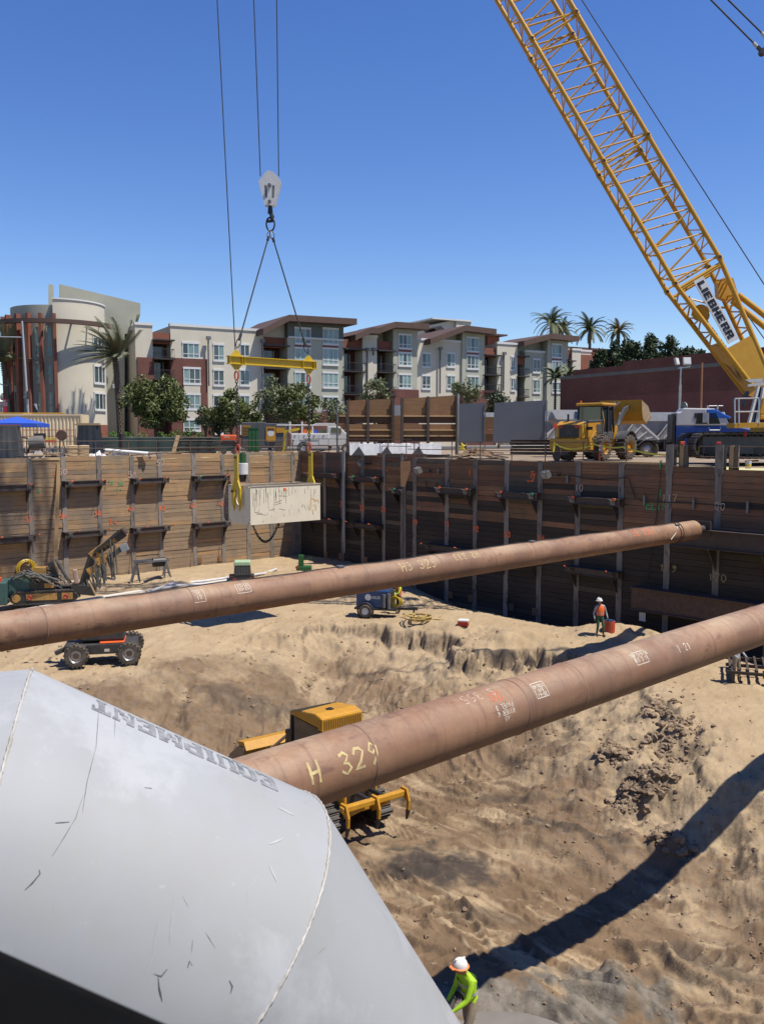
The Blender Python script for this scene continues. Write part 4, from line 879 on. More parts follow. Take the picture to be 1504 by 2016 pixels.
# local frame of the building: x along the front, -y towards the eye
def fb(b, u0, u1, v0, v1, y0, y1, m=0):
 (t0, za), (t1, zb) = fac_uv(u0, (v0 + v1) / 2), fac_uv(u1, (v0 + v1) / 2); um = (u0 + u1) / 2
 zt, zl = fac_uv(um, v0)[1], fac_uv(um, v1)[1]; b.b2((t0, y0, zl), (t1, y1, zt), m); return t0, t1, zl, zt
def block(name, mt, u0, u1, vtop, out_, base=0.0, depth=14, cap=TRIM, vbot=None, sub=None):
 t0 = fac_uv(u0, 760)[0]; t1 = fac_uv(u1, 760)[0]; zt = fac_uv((u0 + u1) / 2, vtop)[1]; zb = base if vbot is None else fac_uv((u0 + u1) / 2, vbot)[1]
 b = MB(); b.b2((t0, -out_, zb), (t1, depth, zt)); o = b.build(name, mt, sub or apt)
 if cap:
  c = MB(); c.b2((t0 - 0.08, -out_ - 0.12, zt - 0.02), (t1 + 0.08, -out_ + 0.5, zt + 0.28)); c.build('parapet_cap', cap, apt)
 return t0, t1, zt
def window(u0, u1, v0, v1, out_, style='w', root=None):
 """frame with header and sill, panes set back inside it"""
 t0 = fac_uv(u0, (v0 + v1) / 2)[0]; t1 = fac_uv(u1, (v0 + v1) / 2)[0]; zt = fac_uv((u0 + u1) / 2, v0)[1]; zb = fac_uv((u0 + u1) / 2, v1)[1]; y = -out_
 f = MB(); e = 0.09
 f.b2((t0 - e, y - 0.1, zt), (t1 + e, y - 0.002, zt + 0.24)); f.b2((t0 - e, y - 0.13, zb - 0.26), (t1 + e, y - 0.003, zb))
 n = 3 if (t1 - t0) > 1.5 else 2; ws = [t0 + (t1 - t0) * k / n for k in range(n + 1)]
 for k, x in enumerate(ws): f.b2((x - 0.045, y - 0.07, zb), (x + 0.045, y - 0.004, zt))
 zm = zb + (zt - zb) * 0.26; f.b2((t0, y - 0.075, zm - 0.04), (t1, y - 0.005, zm + 0.04))
 o = f.build('window', TRIM, root or apt)
 rs = random.Random(int(u0 * 7 + v0))
 for k in range(n):
  p = MB(); p.b2((ws[k] + 0.03, y - 0.03, zb + 0.01), (ws[k + 1] - 0.03, y - 0.006, zt - 0.01)); p.build('pane', GD if (rs.random() < 0.3 or (k == 0 and n == 2)) else GT, o)
def slab_roof(pts, over=1.2, thick=0.75, depth=10, y0=0.0):
 """roof line given as photo points left to right"""
 q = [fac_uv(u, v) for u, v in pts]; top = [(t, z) for t, z in q]; bot = [(t, z - thick) for t, z in reversed(q)]
 b = MB(); b.prism(top + bot, (0, y0 - over, 0), (1, 0, 0), (0, 0, 1), (0, depth, 0)); b.build('roof', FASC, apt)
def balcony_bay(u0, u1, vtop, floors, vbot=835, wood=RECESS):
 t0 = fac_uv(u0, 760)[0]; t1 = fac_uv(u1, 760)[0]; um = (u0 + u1) / 2; zt = fac_uv(um, vtop)[1]
 b = MB(); b.b2((t0, 1.9, 0), (t1, 2.3, zt)); b.build('recess_wall', wood, apt)
 c = MB(); c.b2((t0, 0.1, zt - 1.3), (t1, 0.4, zt)); c.build('parapet_panel', STU_R, apt)
 for k, v in enumerate(floors):                                # v = top edge of the slab or canopy
  z = fac_uv(um, v)[1]
  s = MB(); s.b2((t0 - 0.1, -0.9, z - 0.16), (t1 + 0.25, 1.9, z)); s.build('canopy' if k == 0 else 'balcony_slab', DKM, apt)
  if k > 0:
   r = MB(); r.b2((t0, -0.85, z + 1.02), (t1 + 0.2, -0.8, z + 1.08)); r.b2((t1 + 0.15, -0.85, z + 1.02), (t1 + 0.2, 0, z + 1.08)); r.b2((t0, -0.85, z + 0.12), (t1 + 0.2, -0.8, z + 0.17))
   n = 12
   for i in range(n + 1): x = t0 + (t1 + 0.18 - t0) * i / n; r.b2((x - 0.012, -0.84, z), (x + 0.012, -0.81, z + 1.05))
   r.build('railing', DKM, apt)
  d = MB(); zz = z - 0.16; xm = t0 + (t1 - t0) * 0.45; d.b2((xm - 0.75, 1.84, zz - 2.5), (xm + 0.75, 1.895, zz - 0.35)); o = d.build('glass_door', GD, apt)
  e = MB(); e.b2((xm - 0.03, 1.80, zz - 2.5), (xm + 0.03, 1.838, zz - 0.35)); e.b2((xm + 0.72, 1.80, zz - 2.5), (xm + 0.8, 1.838, zz - 0.35)); e.build('door_frame', TRIM, o)
# --- left white wing
block('wall', STU_W, 269, 303, 640, 0.0); block('wall', STU_W, 338, 520, 647, 0.0)
balcony_bay(303, 338, 655, [669, 706, 747])
block('wall', BRK, 271, 304, 704, 0.25, cap=None); block('wall', BRK, 336, 408, 706, 0.25, cap=None); block('wall', BRK, 408, 520, 838, 0.2, cap=None)
for (v0, v1) in ((677, 704),): window(360, 392, v0, v1, 0.0)
for (v0, v1) in ((727, 754), (778, 804), (828, 846)): window(361, 393, v0, v1, 0.25)
for v0, v1 in ((757, 774), (806, 825)): b = MB(); fb(b, 361, 393, v0, v1, -0.33, -0.2); b.build('spandrel_panel', STU_W, apt)
for u0, u1 in ((421, 441), (473, 491)):
 for v0, v1 in ((680, 708), (730, 757), (780, 806)): window(u0, u1, v0, v1, 0.0)
for u0, u1 in ((423, 443), (473, 491)): window(u0, u1, 832, 852, 0.2)
balcony_bay(520, 563, 664, [680, 725, 772])
# --- dark topped tower
block('wall', STU_G, 563, 673, 668, 0.6, cap=None); block('wall', STU_D, 563.5, 672.5, 632, 0.62, cap=None, vbot=668)
b = MB(); fb(b, 563, 673, 666, 669.5, -0.8, -0.61); b.build('band', TRIM, apt)
slab_roof([(505, 650), (556, 623.5), (687, 631)], over=2.0, y0=-0.2)
b = MB(); q = [fac_uv(*p) for p in ((516, 652), (563, 632), (563, 668), (516, 668))]; b.prism(q, (0, 0.3, 0), (1, 0, 0), (0, 0, 1), (0, 8, 0)); b.build('gable_wall', STU_W, apt)
for u0, u1 in ((577, 607), (632, 661)):
 for k, (v0, v1) in enumerate(((649, 676), (688, 716), (735, 761), (782, 804))): window(u0, u1, v0 + (1 if u0 > 600 else 0), v1 + (1 if u0 > 600 else 0), 0.62)
 b = MB(); fb(b, u0, u1, 679, 687, -0.7, -0.62); b.build('spandrel_panel', STU_R, apt)
block('wall', BRK, 563, 673, 812, 0.75, cap=None)
balcony_bay(673, 713, 668, [687, 731, 776])
block('wall', STU_W, 712, 740, 664, 0.3); balcony_bay(740, 771, 672, [690, 733, 778])
# --- second slanted tower
block('wall', STU_G, 771, 818, 645, 0.4, cap=None); slab_roof([(688, 661), (719, 647), (734, 648), (766, 636), (832, 640)], over=1.8, y0=0.1)
b = MB(); q = [fac_uv(*p) for p in ((725, 655), (771, 645), (771, 690), (725, 690))]; b.prism(q, (0, 2.4, 0), (1, 0, 0), (0, 0, 1), (0, 8, 0)); b.build('gable_wall', STU_W, apt)
for v0, v1 in ((661, 685), (697, 719), (739, 763)): window(782, 806, v0, v1, 0.4)
b = MB(); fb(b, 782, 806, 688, 695, -0.48, -0.4); b.build('spandrel_panel', STU_R, apt)
block('wall', STU_W, 807, 916, 672, 0.1)
for u0, u1 in ((830, 846), (879, 894)):
 for v0, v1 in ((697, 721), (741, 764)): window(u0, u1, v0, v1, 0.1)
block('wall', BRK, 765, 820, 767, 0.6, cap=None)
# --- third tower
block('wall', STU_G, 906, 950, 652, 0.4, cap=None); slab_roof([(834, 669), (903, 643), (963, 650)], over=1.8, y0=0.1)
b = MB(); q = [fac_uv(*p) for p in ((855, 668), (906, 651), (906, 680), (855, 680))]; b.prism(q, (0, 1.0, 0), (1, 0, 0), (0, 0, 1), (0, 8, 0)); b.build('gable_wall', STU_W, apt)
for v0, v1 in ((667, 691), (702, 725), (743, 765)): window(916, 938, v0, v1, 0.4)
b = MB(); fb(b, 916, 938, 694, 701, -0.48, -0.4); b.build('spandrel_panel', STU_R, apt)
block('wall', BRK, 905, 968, 768, 0.6, cap=None)
balcony_bay(950, 978, 685, [699, 738, 772]); block('wall', STU_W, 976, 1016, 678, 0.2)
for v0, v1 in ((704, 727), (746, 768)): window(1004, 1011, v0, v1, 0.2)
b = MB(); q = [fac_uv(*p) for p in ((917, 626), (966, 616), (966, 700), (917, 700))]; b.prism(q, (0, 9, 0), (1, 0, 0), (0, 0, 1), (0, 6, 0)); fb(b, 966, 996, 616, 700, 8.6, 15); b.build('stair_tower', STU_W, apt)
b = MB(); fb(b, 916, 997, 615, 617.5, 8.4, 15.2); b.build('parapet_cap', TRIM, apt)
b = MB(); q = [fac_uv(*p) for p in ((901, 637), (915, 632), (926, 643), (912, 647))]; b.prism(q, (0, 6, 0), (1, 0, 0), (0, 0, 1), (0, 3, 0)); b.build('roof_hatch', DKM, apt)
b = MB(); fb(b, 993, 1016, 655, 680, 4, 9); b.build('roof_room', STU_R, apt); b = MB(); fb(b, 986, 1020, 654, 657, 2.5, 10); b.build('roof', FASC, apt)
balcony_bay(1016, 1032, 700, [701, 741, 781], wood=STU_R)
# --- green right end
block('wall', STU_G, 1032, 1072, 694, 0.0, cap=TRIM); block('wall', STU_G, 1072, 1112, 667, 0.5, cap=None)
slab_roof([(1017, 673), (1071, 659), (1124, 664)], over=1.8, y0=0.1)
b = MB(); q = [fac_uv(*p) for p in ((1026, 676), (1072, 667), (1072, 700), (1026, 700))]; b.prism(q, (0, 1.0, 0), (1, 0, 0), (0, 0, 1), (0, 8, 0)); b.build('gable_wall', STU_G, apt)
for v0, v1 in ((709, 732), (749, 772), (790, 806)): window(1049, 1062, v0, v1, 0.0)
for v0, v1 in ((680, 703), (713, 735), (754, 772)): window(1082, 1100, v0, v1, 0.5)
b = MB(); fb(b, 1082, 1100, 705, 711, -0.58, -0.5); b.build('spandrel_panel', STU_R, apt)
balcony_bay(1112, 1123, 688, [710, 748], wood=STU_R); block('wall', STU_W, 1123, 1140, 690, 0.2); block('wall', STU_R, 1140, 1235, 696, -3, cap=None); block('wall', STU_W, 1140, 1215, 684, -6); block('wall', STU_R, 1190, 1330, 672, -14, cap=FASC)
# downpipes and wall lamps
for u, v0, v1 in ((408, 668, 760), (514, 673, 790), (720, 690, 800), (732, 690, 700), (863, 688, 775), (988, 698, 770)):
 b = MB(); t, z0 = fac_uv(u, v0); z1 = fac_uv(u, v1)[1]; b.b2((t - 0.06, -0.55, z1), (t + 0.06, -0.3, z0)); b.box((t, -0.55, z0 + 0.1), (0.5, 0.35, 0.4)); b.build('downpipe', GRM, apt)
# --- corner building with the round tower
CB = P(118, 858, 98.0); CB.z = 0
cbt = thing('corner_building', 'cream round cornered building with rust red fins and a ring canopy on the far left', 'building', CB)
def arc_wall(b, r0, r1, z0, z1, a0, a1, n=24, m=0):
 vs = []
 for i in range(n + 1):
  a = a0 + (a1 - a0) * i / n
  for r, z in ((r0, z0), (r1, z0), (r1, z1), (r0, z1)): vs.append((r * cos(a), r * sin(a), z))
 fs = []
 for i in range(n):
  c, d = 4 * i, 4 * i + 4; fs += [(c, d, d + 1, c + 1), (c + 1, d + 1, d + 2, c + 2), (c + 2, d + 2, d + 3, c + 3), (c + 3, d + 3, d, c)]
 fs += [(0, 1, 2, 3), (4 * n, 4 * n + 3, 4 * n + 2, 4 * n + 1)]
 b.add(vs, fs, m)
zpx = lambda v, d=93.5: (858 - v) * d / FPX + HC
AV = -pi / 2 + 0.35                                                # towards the eye
Rt = 5.1
b = MB(); arc_wall(b, 0.3, Rt, 2.6, zpx(594), AV - 0.06, AV + 2.4, 40); b.build('round_wall', STU_W, cbt, smooth=True)
b = MB(); arc_wall(b, Rt - 0.3, Rt + 0.1, zpx(594), zpx(591), AV - 0.07, AV + 2.4, 40); b.build('parapet_cap', TRIM, cbt, smooth=True)
b = MB(); arc_wall(b, 0.3, Rt + 0.04, 0.9, 2.6, AV - 0.06, AV + 2.4, 40); b.build('base_band', STU_R, cbt, smooth=True)
b = MB(); arc_wall(b, 0.3, Rt - 0.5, 0, zpx(604), AV - 2.6, AV - 0.06, 40); b.build('round_wall', M('stucco_olive_dark', (0.42, 0.42, 0.34), (0.37, 0.37, 0.3), rough=0.9), cbt, smooth=True)
fins = [AV - q for q in (0.03, 0.29, 0.54, 0.79, 1.1, 1.45)]
for a in fins:
 b = MB(); ca, sa = cos(a), sin(a); b.box(((Rt + 0.2) * ca, (Rt + 0.2) * sa, zpx(622) / 2 + 0.6), (0.6, 0.3, zpx(622) - 1.2), (0, 0, a)); b.build('fin', STU_R, cbt)
for k in range(len(fins) - 1):
 for (v0, v1) in ((645, 704), (719, 758), (772, 815)):
  a0, a1 = fins[k + 1] + 0.07, fins[k] - 0.07; f = MB(); z0, z1 = zpx(v1), zpx(v0)
  arc_wall(f, Rt - 0.5, Rt - 0.38, z0, z0 + 0.12, a0, a1, 4); arc_wall(f, Rt - 0.5, Rt - 0.38, z1 - 0.1, z1, a0, a1, 4); zm = z0 + (z1 - z0) * 0.36; arc_wall(f, Rt - 0.5, Rt - 0.39, zm, zm + 0.22, a0, a1, 4)
  for aa in (a0, a1 - 0.02): arc_wall(f, Rt - 0.5, Rt - 0.385, z0, z1, aa, aa + 0.02, 1)
  o = f.build('window', STU_G, cbt); p = MB(); arc_wall(p, Rt - 0.52, Rt - 0.44, z0 + 0.1, z1 - 0.08, a0 + 0.015, a1 - 0.015, 4); p.build('pane', GT, o)
for (v0, v1) in ((668, 698), (723, 753), (776, 805)):
 f = MB(); z0, z1 = zpx(v1, 96), zpx(v0, 96); a0, a1 = AV + 0.78, AV + 1.24
 arc_wall(f, Rt - 0.1, Rt + 0.16, z0 - 0.25, z0, a0, a1, 5); arc_wall(f, Rt - 0.1, Rt + 0.12, z1, z1 + 0.2, a0, a1, 5)
 for k in range(4): aa = a0 + (a1 - a0 - 0.02) * k / 3; arc_wall(f, Rt - 0.1, Rt + 0.1, z0, z1, aa, aa + 0.02, 1)
 o = f.build('window', TRIM, cbt)
 for k in range(3):
  aa = a0 + (a1 - a0) * k / 3; p = MB(); arc_wall(p, Rt - 0.1, Rt + 0.03, z0, z1, aa + 0.02, aa + 0.145, 2); p.build('pane', GD, o)
b = MB(); arc_wall(b, Rt + 1.1, Rt + 1.75, zpx(643), zpx(635), AV - 2.0, AV + 1.15, 50); b.build('ring_canopy', FASC, cbt, smooth=True)
for a in (AV + 0.3, AV + 0.65, AV + 1.0, AV - 0.16, AV - 0.66, AV - 1.2):
 b = MB(); b.bar((Rt * cos(a), Rt * sin(a), zpx(637)), ((Rt + 1.5) * cos(a), (Rt + 1.5) * sin(a), zpx(637)), 0.14, 0.3); b.build('canopy_arm', FASC, cbt)
def wedge(name, mt, pts, d, dep, parent=cbt, dr=(0.95, 0.3)):
 """flat wall seen at photo points, d metres off, dep deep"""
 dv = Vector((dr[0], dr[1], 0)).normalized(); nv = Vector((dv.y, -dv.x, 0)); p0 = P(190, 858, d); p0.z = 0; q = []
 for u, v in pts: h = plane_hit(u, v, p0, nv); q.append(((h - p0).dot(dv), h.z))
 b = MB(); b.prism(q, p0, dv, (0, 0, 1), -nv * dep); return b.build(name, mt, parent, True)
wedge('wedge_wall', STU_G, [(117, 559), (277, 597), (277, 619), (270, 619), (262, 657), (246, 657), (246, 880), (100, 880), (100, 610), (117, 608)], 103, 9)
wedge('roof_pier', STU_G, [(96, 560), (105, 560), (105, 640), (96, 640)], 101, 2)
wedge('side_wall', STU_W, [(15, 655), (60, 650), (60, 870), (20, 870)], 103, 6)
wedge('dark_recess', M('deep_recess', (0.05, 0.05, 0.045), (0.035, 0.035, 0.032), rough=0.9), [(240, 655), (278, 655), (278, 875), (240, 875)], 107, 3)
for v in (719, 770, 818): wedge('balcony_slab', STU_G, [(246, v), (276, v), (276, v + 3), (246, v + 3)], 105.5, 1.4)
for u, v in ((223, 713), (226, 760)):
 q = P(u, v, 102.2); b = MB(); b.box(q, (0.3, 0.4, 0.45)); b.build('wall_lamp', TRIM, cbt, True)
wedge('red_post', STU_R, [(208, 820), (213, 820), (213, 870), (208, 870)], 99, 0.3)
# --- long brick warehouse on the right, side in shade
BW0 = P(1101, 858, 98.0); BW0.z = 0; BW1 = P(1416, 858, 79.0); BW1.z = 0
BD = (BW1 - BW0).normalized(); BWZ = 7.9
bwh = thing('brick_warehouse', 'long windowless dark red brick warehouse wall with a grey band below its parapet', 'warehouse', BW0, atan2(BD.y, BD.x))
b = MB(); b.b2((0, 0, 0), (62, 22, BWZ - 0.35)); b.build('wall', BRK, bwh)
b = MB(); b.b2((-0.03, -0.04, BWZ - 0.35), (62, 22, BWZ)); b.build('concrete_band', M('band_concrete', (0.2, 0.19, 0.175), (0.15, 0.14, 0.13), scale=0.4, rough=0.9), bwh)
b = MB(); b.b2((2.0, 0, BWZ), (62, 22, BWZ + 0.55)); b.b2((9.5, -0.02, BWZ + 0.55), (62, 21.9, BWZ + 0.95)); b.build('parapet', BRK, bwh)
b = MB(); b.b2((10.3, -0.03, 2.9), (24, -0.004, 5.4)); b.build('brick_patch', brick_mat('brick_newer', (0.21, 0.08, 0.063), (0.185, 0.07, 0.055), (0.2, 0.1, 0.085), 2.2), bwh)
# ---------------- trees and plants ----------------
BARK = M('bark_grey_brown', (0.17, 0.125, 0.09), (0.1, 0.075, 0.055), scale=3, stretch=(3, 3, 0.6), rough=0.95, bump=0.4, bscale=10)
def leaf_mat(name, a, b_):
 m = M(name, a, b_, scale=1.4, rough=0.55, spec=0.3, detail=3); bs = m.node_tree.nodes['Principled BSDF']; return m
LF_D = leaf_mat('leaves_dark', (0.085, 0.11, 0.03), (0.15, 0.18, 0.055)); LF_M = leaf_mat('leaves_mid', (0.085, 0.12, 0.05), (0.14, 0.18, 0.075)); LF_L = leaf_mat('leaves_pale', (0.19, 0.21, 0.1), (0.12, 0.15, 0.07))
LF_B = leaf_mat('leaves_bright', (0.10, 0.2, 0.035), (0.065, 0.14, 0.025)); LF_C = leaf_mat('leaves_conifer', (0.04, 0.065, 0.03), (0.075, 0.105, 0.045))
LF_P = leaf_mat('palm_grey_green', (0.22, 0.23, 0.15), (0.14, 0.155, 0.09)); LF_Q = leaf_mat('palm_green', (0.07, 0.1, 0.04), (0.13, 0.14, 0.06)); LF_Y = leaf_mat('palm_dry', (0.28, 0.19, 0.07), (0.2, 0.14, 0.05))
def leaf_cloud(blobs, n, size, seed, flat=0.5):
 """leaf-sized faces through the volume of clumps; blobs: (x, y, z, r)"""
 rs = np.random.RandomState(seed); bl = np.array(blobs, float); wgt = bl[:, 3] ** 2; wgt /= wgt.sum(); k = rs.choice(len(bl), n, p=wgt)
 d = rs.normal(size=(n, 3)); d /= np.linalg.norm(d, axis=1)[:, None]; rad = bl[k, 3] * (0.35 + 0.7 * rs.rand(n) ** 0.6)
 c = bl[k, :3] + d * rad[:, None] * np.array([1, 1, 0.85]); c += rs.normal(size=(n, 3)) * size * 0.4
 a = rs.normal(size=(n, 3)) + d * 0.6; a /= np.linalg.norm(a, axis=1)[:, None]; r = rs.normal(size=(n, 3)); bb = np.cross(a, r); bb /= np.linalg.norm(bb, axis=1)[:, None]
 s = size * (0.6 + 0.8 * rs.rand(n))[:, None]
 v = np.stack([c - a * s, c + bb * s * flat, c + a * s, c - bb * s * flat], 1).reshape(-1, 3); f = np.arange(4 * n).reshape(-1, 4)
 return v, f
def tree(name, label, base, hgt, blobs, n, leaf, mt, seed, group, trunk_r=0.14, cat='tree', limbs=True):
 root = thing(name, label, cat, base, 0, group)
 b = MB(); rs = random.Random(seed); top = max(q[2] for q in blobs) * 0.75
 pts = [(0, 0, -0.1), (rs.uniform(-.1, .1), rs.uniform(-.1, .1), top * 0.35), (rs.uniform(-.25, .25), rs.uniform(-.2, .2), top * 0.7), (rs.uniform(-.3, .3), rs.uniform(-.3, .3), top)]
 b.tube(pts, [trunk_r * 1.25, trunk_r, trunk_r * 0.7, trunk_r * 0.3], 8)
 if limbs:
  for q in blobs[:14]:
   s = Vector(pts[1]).lerp(Vector(pts[2]), rs.random()); e = Vector(q[:3]); b.tube([s, s.lerp(e, 0.5) + Vector((0, 0, 0.25)), e], [trunk_r * 0.5, trunk_r * 0.32, trunk_r * 0.12], 5)
 b.build('trunk', BARK, root)
 v, f = leaf_cloud(blobs, n, leaf, seed); me = bpy.data.meshes.new('crown'); me.from_pydata(v.tolist(), [], f.tolist()); me.materials.append(mt)
 linkmesh('crown', me, root); return root
def crown_blobs(seed, n, rx, rz, z0, r0, r1, shape='round'):
 rs = random.Random(seed); o = []
 for _ in range(n):
  while True:
   x, y, z = rs.uniform(-1, 1), rs.uniform(-1, 1), rs.uniform(-1, 1)
   if x * x + y * y + z * z < 1: break
  if shape == 'cone': k = 1 - 0.75 * (z + 1) / 2; x *= k; y *= k
  o.append((x * rx, y * rx, z0 + z * rz, rs.uniform(r0, r1)))
 return o
def tree_px(name, label, u, vtop, vbot, wpx, d, n, leaf, mt, seed, group, vbase=878, nb=16, shape='round', r=(0.28, 0.45), cat='tree', trunk_r=0.14):
 base = P(u, vbase, d); base.z = 0 if base.z < 3 else base.z; wpx *= 1.2; k = d / FPX; zt = (858 - vtop) * k + HC - base.z; zb = (858 - vbot) * k + HC - base.z; rx = wpx * k / 2
 zc, rz = (zt + zb) / 2, (zt - zb) / 2; rm = min(rx, rz)
 bl = crown_blobs(seed, nb, rx * 0.78, rz * 0.78, zc, rm * r[0], rm * r[1], shape)
 return tree(name, label, base, zt, bl, n, leaf, mt, seed, group, trunk_r, cat)
G1 = 'street trees in front of the apartments'
tree_px('street_tree', 'dense round dark green street tree beside the tall palm, left of the cables', 308, 730, 850, 126, 88, 8500, 0.17, LF_D, 1, G1, nb=60, r=(0.2, 0.32))
tree_px('street_tree', 'bushy dark green street tree behind the left lifting chain', 455, 765, 845, 92, 88, 3000, 0.17, LF_D, 2, G1, nb=30, r=(0.2, 0.36))
tree_px('street_tree', 'tall loose pale street tree between the two lifting chains', 532, 732, 850, 78, 88, 1900, 0.17, LF_L, 3, G1, nb=22, r=(0.2, 0.36))
tree_px('street_tree', 'dark leafy street tree behind the right lifting chain', 592, 750, 848, 84, 88, 2900, 0.17, LF_D, 4, G1, nb=28, r=(0.2, 0.36))
tree_px('street_tree', 'thin pale young tree behind the white utility truck cab', 650, 778, 845, 52, 88, 800, 0.16, LF_L, 5, G1, nb=14)
tree_px('street_tree', 'thin dusty young tree at the right edge of the brick lower floors', 405, 780, 860, 40, 88, 900, 0.15, LF_L, 12, G1, nb=14)
tree_px('street_tree', 'pale loose tree rising above the left plywood barrier', 738, 738, 800, 56, 90, 1000, 0.17, LF_L, 6, G1, nb=18, r=(0.22, 0.4))
tree_px('street_tree', 'pale sparse tree above the narrow grey steel plate', 916, 742, 800, 56, 92, 900, 0.17, LF_L, 7, G1, nb=16, r=(0.22, 0.4))
tree_px('street_tree', 'small dark dense tree above the gap between the two grey plates', 982, 762, 830, 48, 100, 1500, 0.17, LF_C, 8, G1, nb=18)
tree_px('street_tree', 'mid green leafy tree filling the gap right of the pale tall tree', 562, 765, 850, 46, 92, 1100, 0.17, LF_M, 14, G1, nb=16)
tree_px('street_tree', 'low bushy mid green tree behind the orange compressor', 430, 800, 858, 50, 91, 1300, 0.16, LF_M, 15, G1, nb=16)
tree_px('street_tree', 'slim leafy tree behind the yellow end of the generator', 505, 785, 852, 44, 93, 1000, 0.16, LF_D, 16, G1, nb=14)
tree_px('shrub', 'dark bushy shrub at the left end of the brick warehouse', 1092, 795, 850, 38, 95, 1100, 0.16, LF_D, 9, None, nb=14, cat='shrub', trunk_r=0.06)
EVG = ('low one at the left end of the row', 'second from the left end', 'third from the left end', 'tallest one in the middle', 'just right of the tallest', 'second from the right end', 'last one, beside the yellow boom')
for k, (u, vt, w_) in enumerate(((1178, 692, 66), (1207, 676, 78), (1240, 662, 84), (1278, 655, 88), (1315, 664, 84), (1345, 678, 70), (1376, 688, 52))):
 d = 118; bz = P(u, 800, d); bz.z = 2.0; kk = d / FPX; zt = (858 - vt) * kk + HC - 2; zb = (858 - 742) * kk + HC - 2; rx = w_ * kk / 2
 tree('tall_tree', 'dark evergreen tree behind the brick warehouse, ' + EVG[k], bz, zt, crown_blobs(50 + k, 34, rx * 0.8, (zt - zb) / 2 * 0.92, (zt + zb) / 2, 0.42, 0.8, 'cone'), 2300, 0.22, LF_C, 50 + k, 'evergreens behind the brick warehouse', cat='tree')
def hedge(label, u0, u1, vt, vb, d, mt, seed, dep=1.2):
 k = d / FPX; a = P(u0, 870, d); c = P(u1, 870, d); a.z = c.z = 0; L = (c - a).length; h = (858 - vt) * k + HC; rs = random.Random(seed); n = int(L / 0.35)
 root = thing('hedge', label, 'hedge', (a + c) / 2); bl = []
 for i in range(n): x = -L / 2 + L * i / n; bl += [(x, rs.uniform(-dep / 2, dep / 2), h * rs.uniform(0.3, 0.78), rs.uniform(0.3, 0.5)) for _ in range(2)]
 v, f = leaf_cloud(bl, n * 130, 0.09, seed); me = bpy.data.meshes.new('foliage'); me.from_pydata(v.tolist(), [], f.tolist()); me.materials.append(mt); linkmesh('foliage', me, root)
 b = MB(); b.tube([(-L / 2, 0, 0.12), (L / 2, 0, 0.12)], 0.12, 5)
 for i in range(0, n, 2): b.tube([(-L / 2 + L * i / n, 0, 0), (-L / 2 + L * i / n, 0, h * 0.5)], 0.03, 4)
 b.build('stems', BARK, root)
hedge('clipped green hedge between the round tree and the bushy tree', 318, 408, 839, 862, 93, LF_B, 21); hedge('bright green low shrubs at the foot of the tall palm', 212, 300, 846, 866, 93, LF_B, 22); hedge('green planting on the wall by the red brick post, behind the pallet tarp', 162, 200, 828, 850, 92, LF_M, 23)
def palm(label, base, h, crown_len, n, seed, mt, group, wind=(0, 0, 0), droop=0.8, tr=0.2, up=(0.1, 1.2), dry=0, lean=0.0, leaflet=0.35, taper=0.8):
 root = thing('palm_tree', label, 'palm tree', base, 0, group); rs = random.Random(seed)
 b = MB(); pts = [(lean * (k / 8) ** 2, 0, h * k / 8) for k in range(9)]; b.tube(pts, [tr * (1.25 if k == 0 else 1.0 - (1 - taper) * k / 8) for k in range(9)], 10)
 nn = int(h / 0.22)
 for k in range(nn):                                           # leaf-base scars
  z = h * k / nn; x = lean * (z / h) ** 2
  for q in range(5): a = q * 1.257 + k * 0.6; b.box((x + cos(a) * tr * 1.0, sin(a) * tr * 1.0, z), (0.09, 0.09, 0.13), (0, 0.5, a))
 b.build('trunk', BARK, root)
 b = MB(); top = Vector((lean, 0, h)); wv = Vector(wind)
 for k in range(n):
  a = rs.uniform(0, 2 * pi); el = rs.uniform(*up); L = crown_len * rs.uniform(0.8, 1.1); d = Vector((cos(a) * cos(el), sin(a) * cos(el), sin(el)))
  m = 1 if k < dry else 0; dp = droop * rs.uniform(0.8, 1.3); p = top.copy(); prev = p; N = 9; pts = [p.copy()]; dd = d.copy()
  for i in range(N):
   dd = (dd + Vector((0, 0, -dp / N)) + wv * (1.0 / N)).normalized(); p = p + dd * (L / N); pts.append(p.copy())
  b.tube(pts, [0.05 * (1 - i / (N + 1)) + 0.008 for i in range(N + 1)], 4, m)
  for i in range(1, N * 4):
   f = i / (N * 4) * N; j = int(f); c = pts[j].lerp(pts[min(j + 1, N)], f - j); t = (pts[min(j + 1, N)] - pts[j]).normalized(); s = t.cross(Vector((0, 0, 1)))
   if s.length < 0.05: s = t.cross(Vector((0, 1, 0)))
   s.normalize(); ll = leaflet * (0.55 + 0.45 * sin(pi * min(1, i / (N * 4) + 0.15))) * L / 3
   for sg in (-1, 1):
    tip = c + (s * sg * 0.75 + t * 0.75 + Vector((0, 0, -0.25)) + wv * 0.35).normalized() * ll * 1.5; wd = t * 0.06
    b.add([c - wd, c + wd, tip], [(0, 1, 2)], m)
 b.build('fronds', [mt, LF_Y], root); return root
GP = 'windblown palms by the corner building'
q = P(238, 868, 91); q.z = 0; palm('tall date palm with fronds blown to the left in front of the round building', q, zpx(705, 91), 4.3, 56, 3, LF_P, GP, wind=(-0.8, 0, 0.1), droop=0.75, tr=0.3, up=(0.1, 1.4), dry=4, lean=-0.35)
q = P(24, 868, 94); q.z = 0; palm('date palm with grey fronds at the left edge of the picture', q, zpx(715, 94), 4.6, 64, 4, LF_P, GP, wind=(-0.6, 0, 0.15), droop=0.75, tr=0.3, up=(0.3, 1.4), dry=2, lean=-0.6)
GQ = 'feather palms behind the apartment roofs'
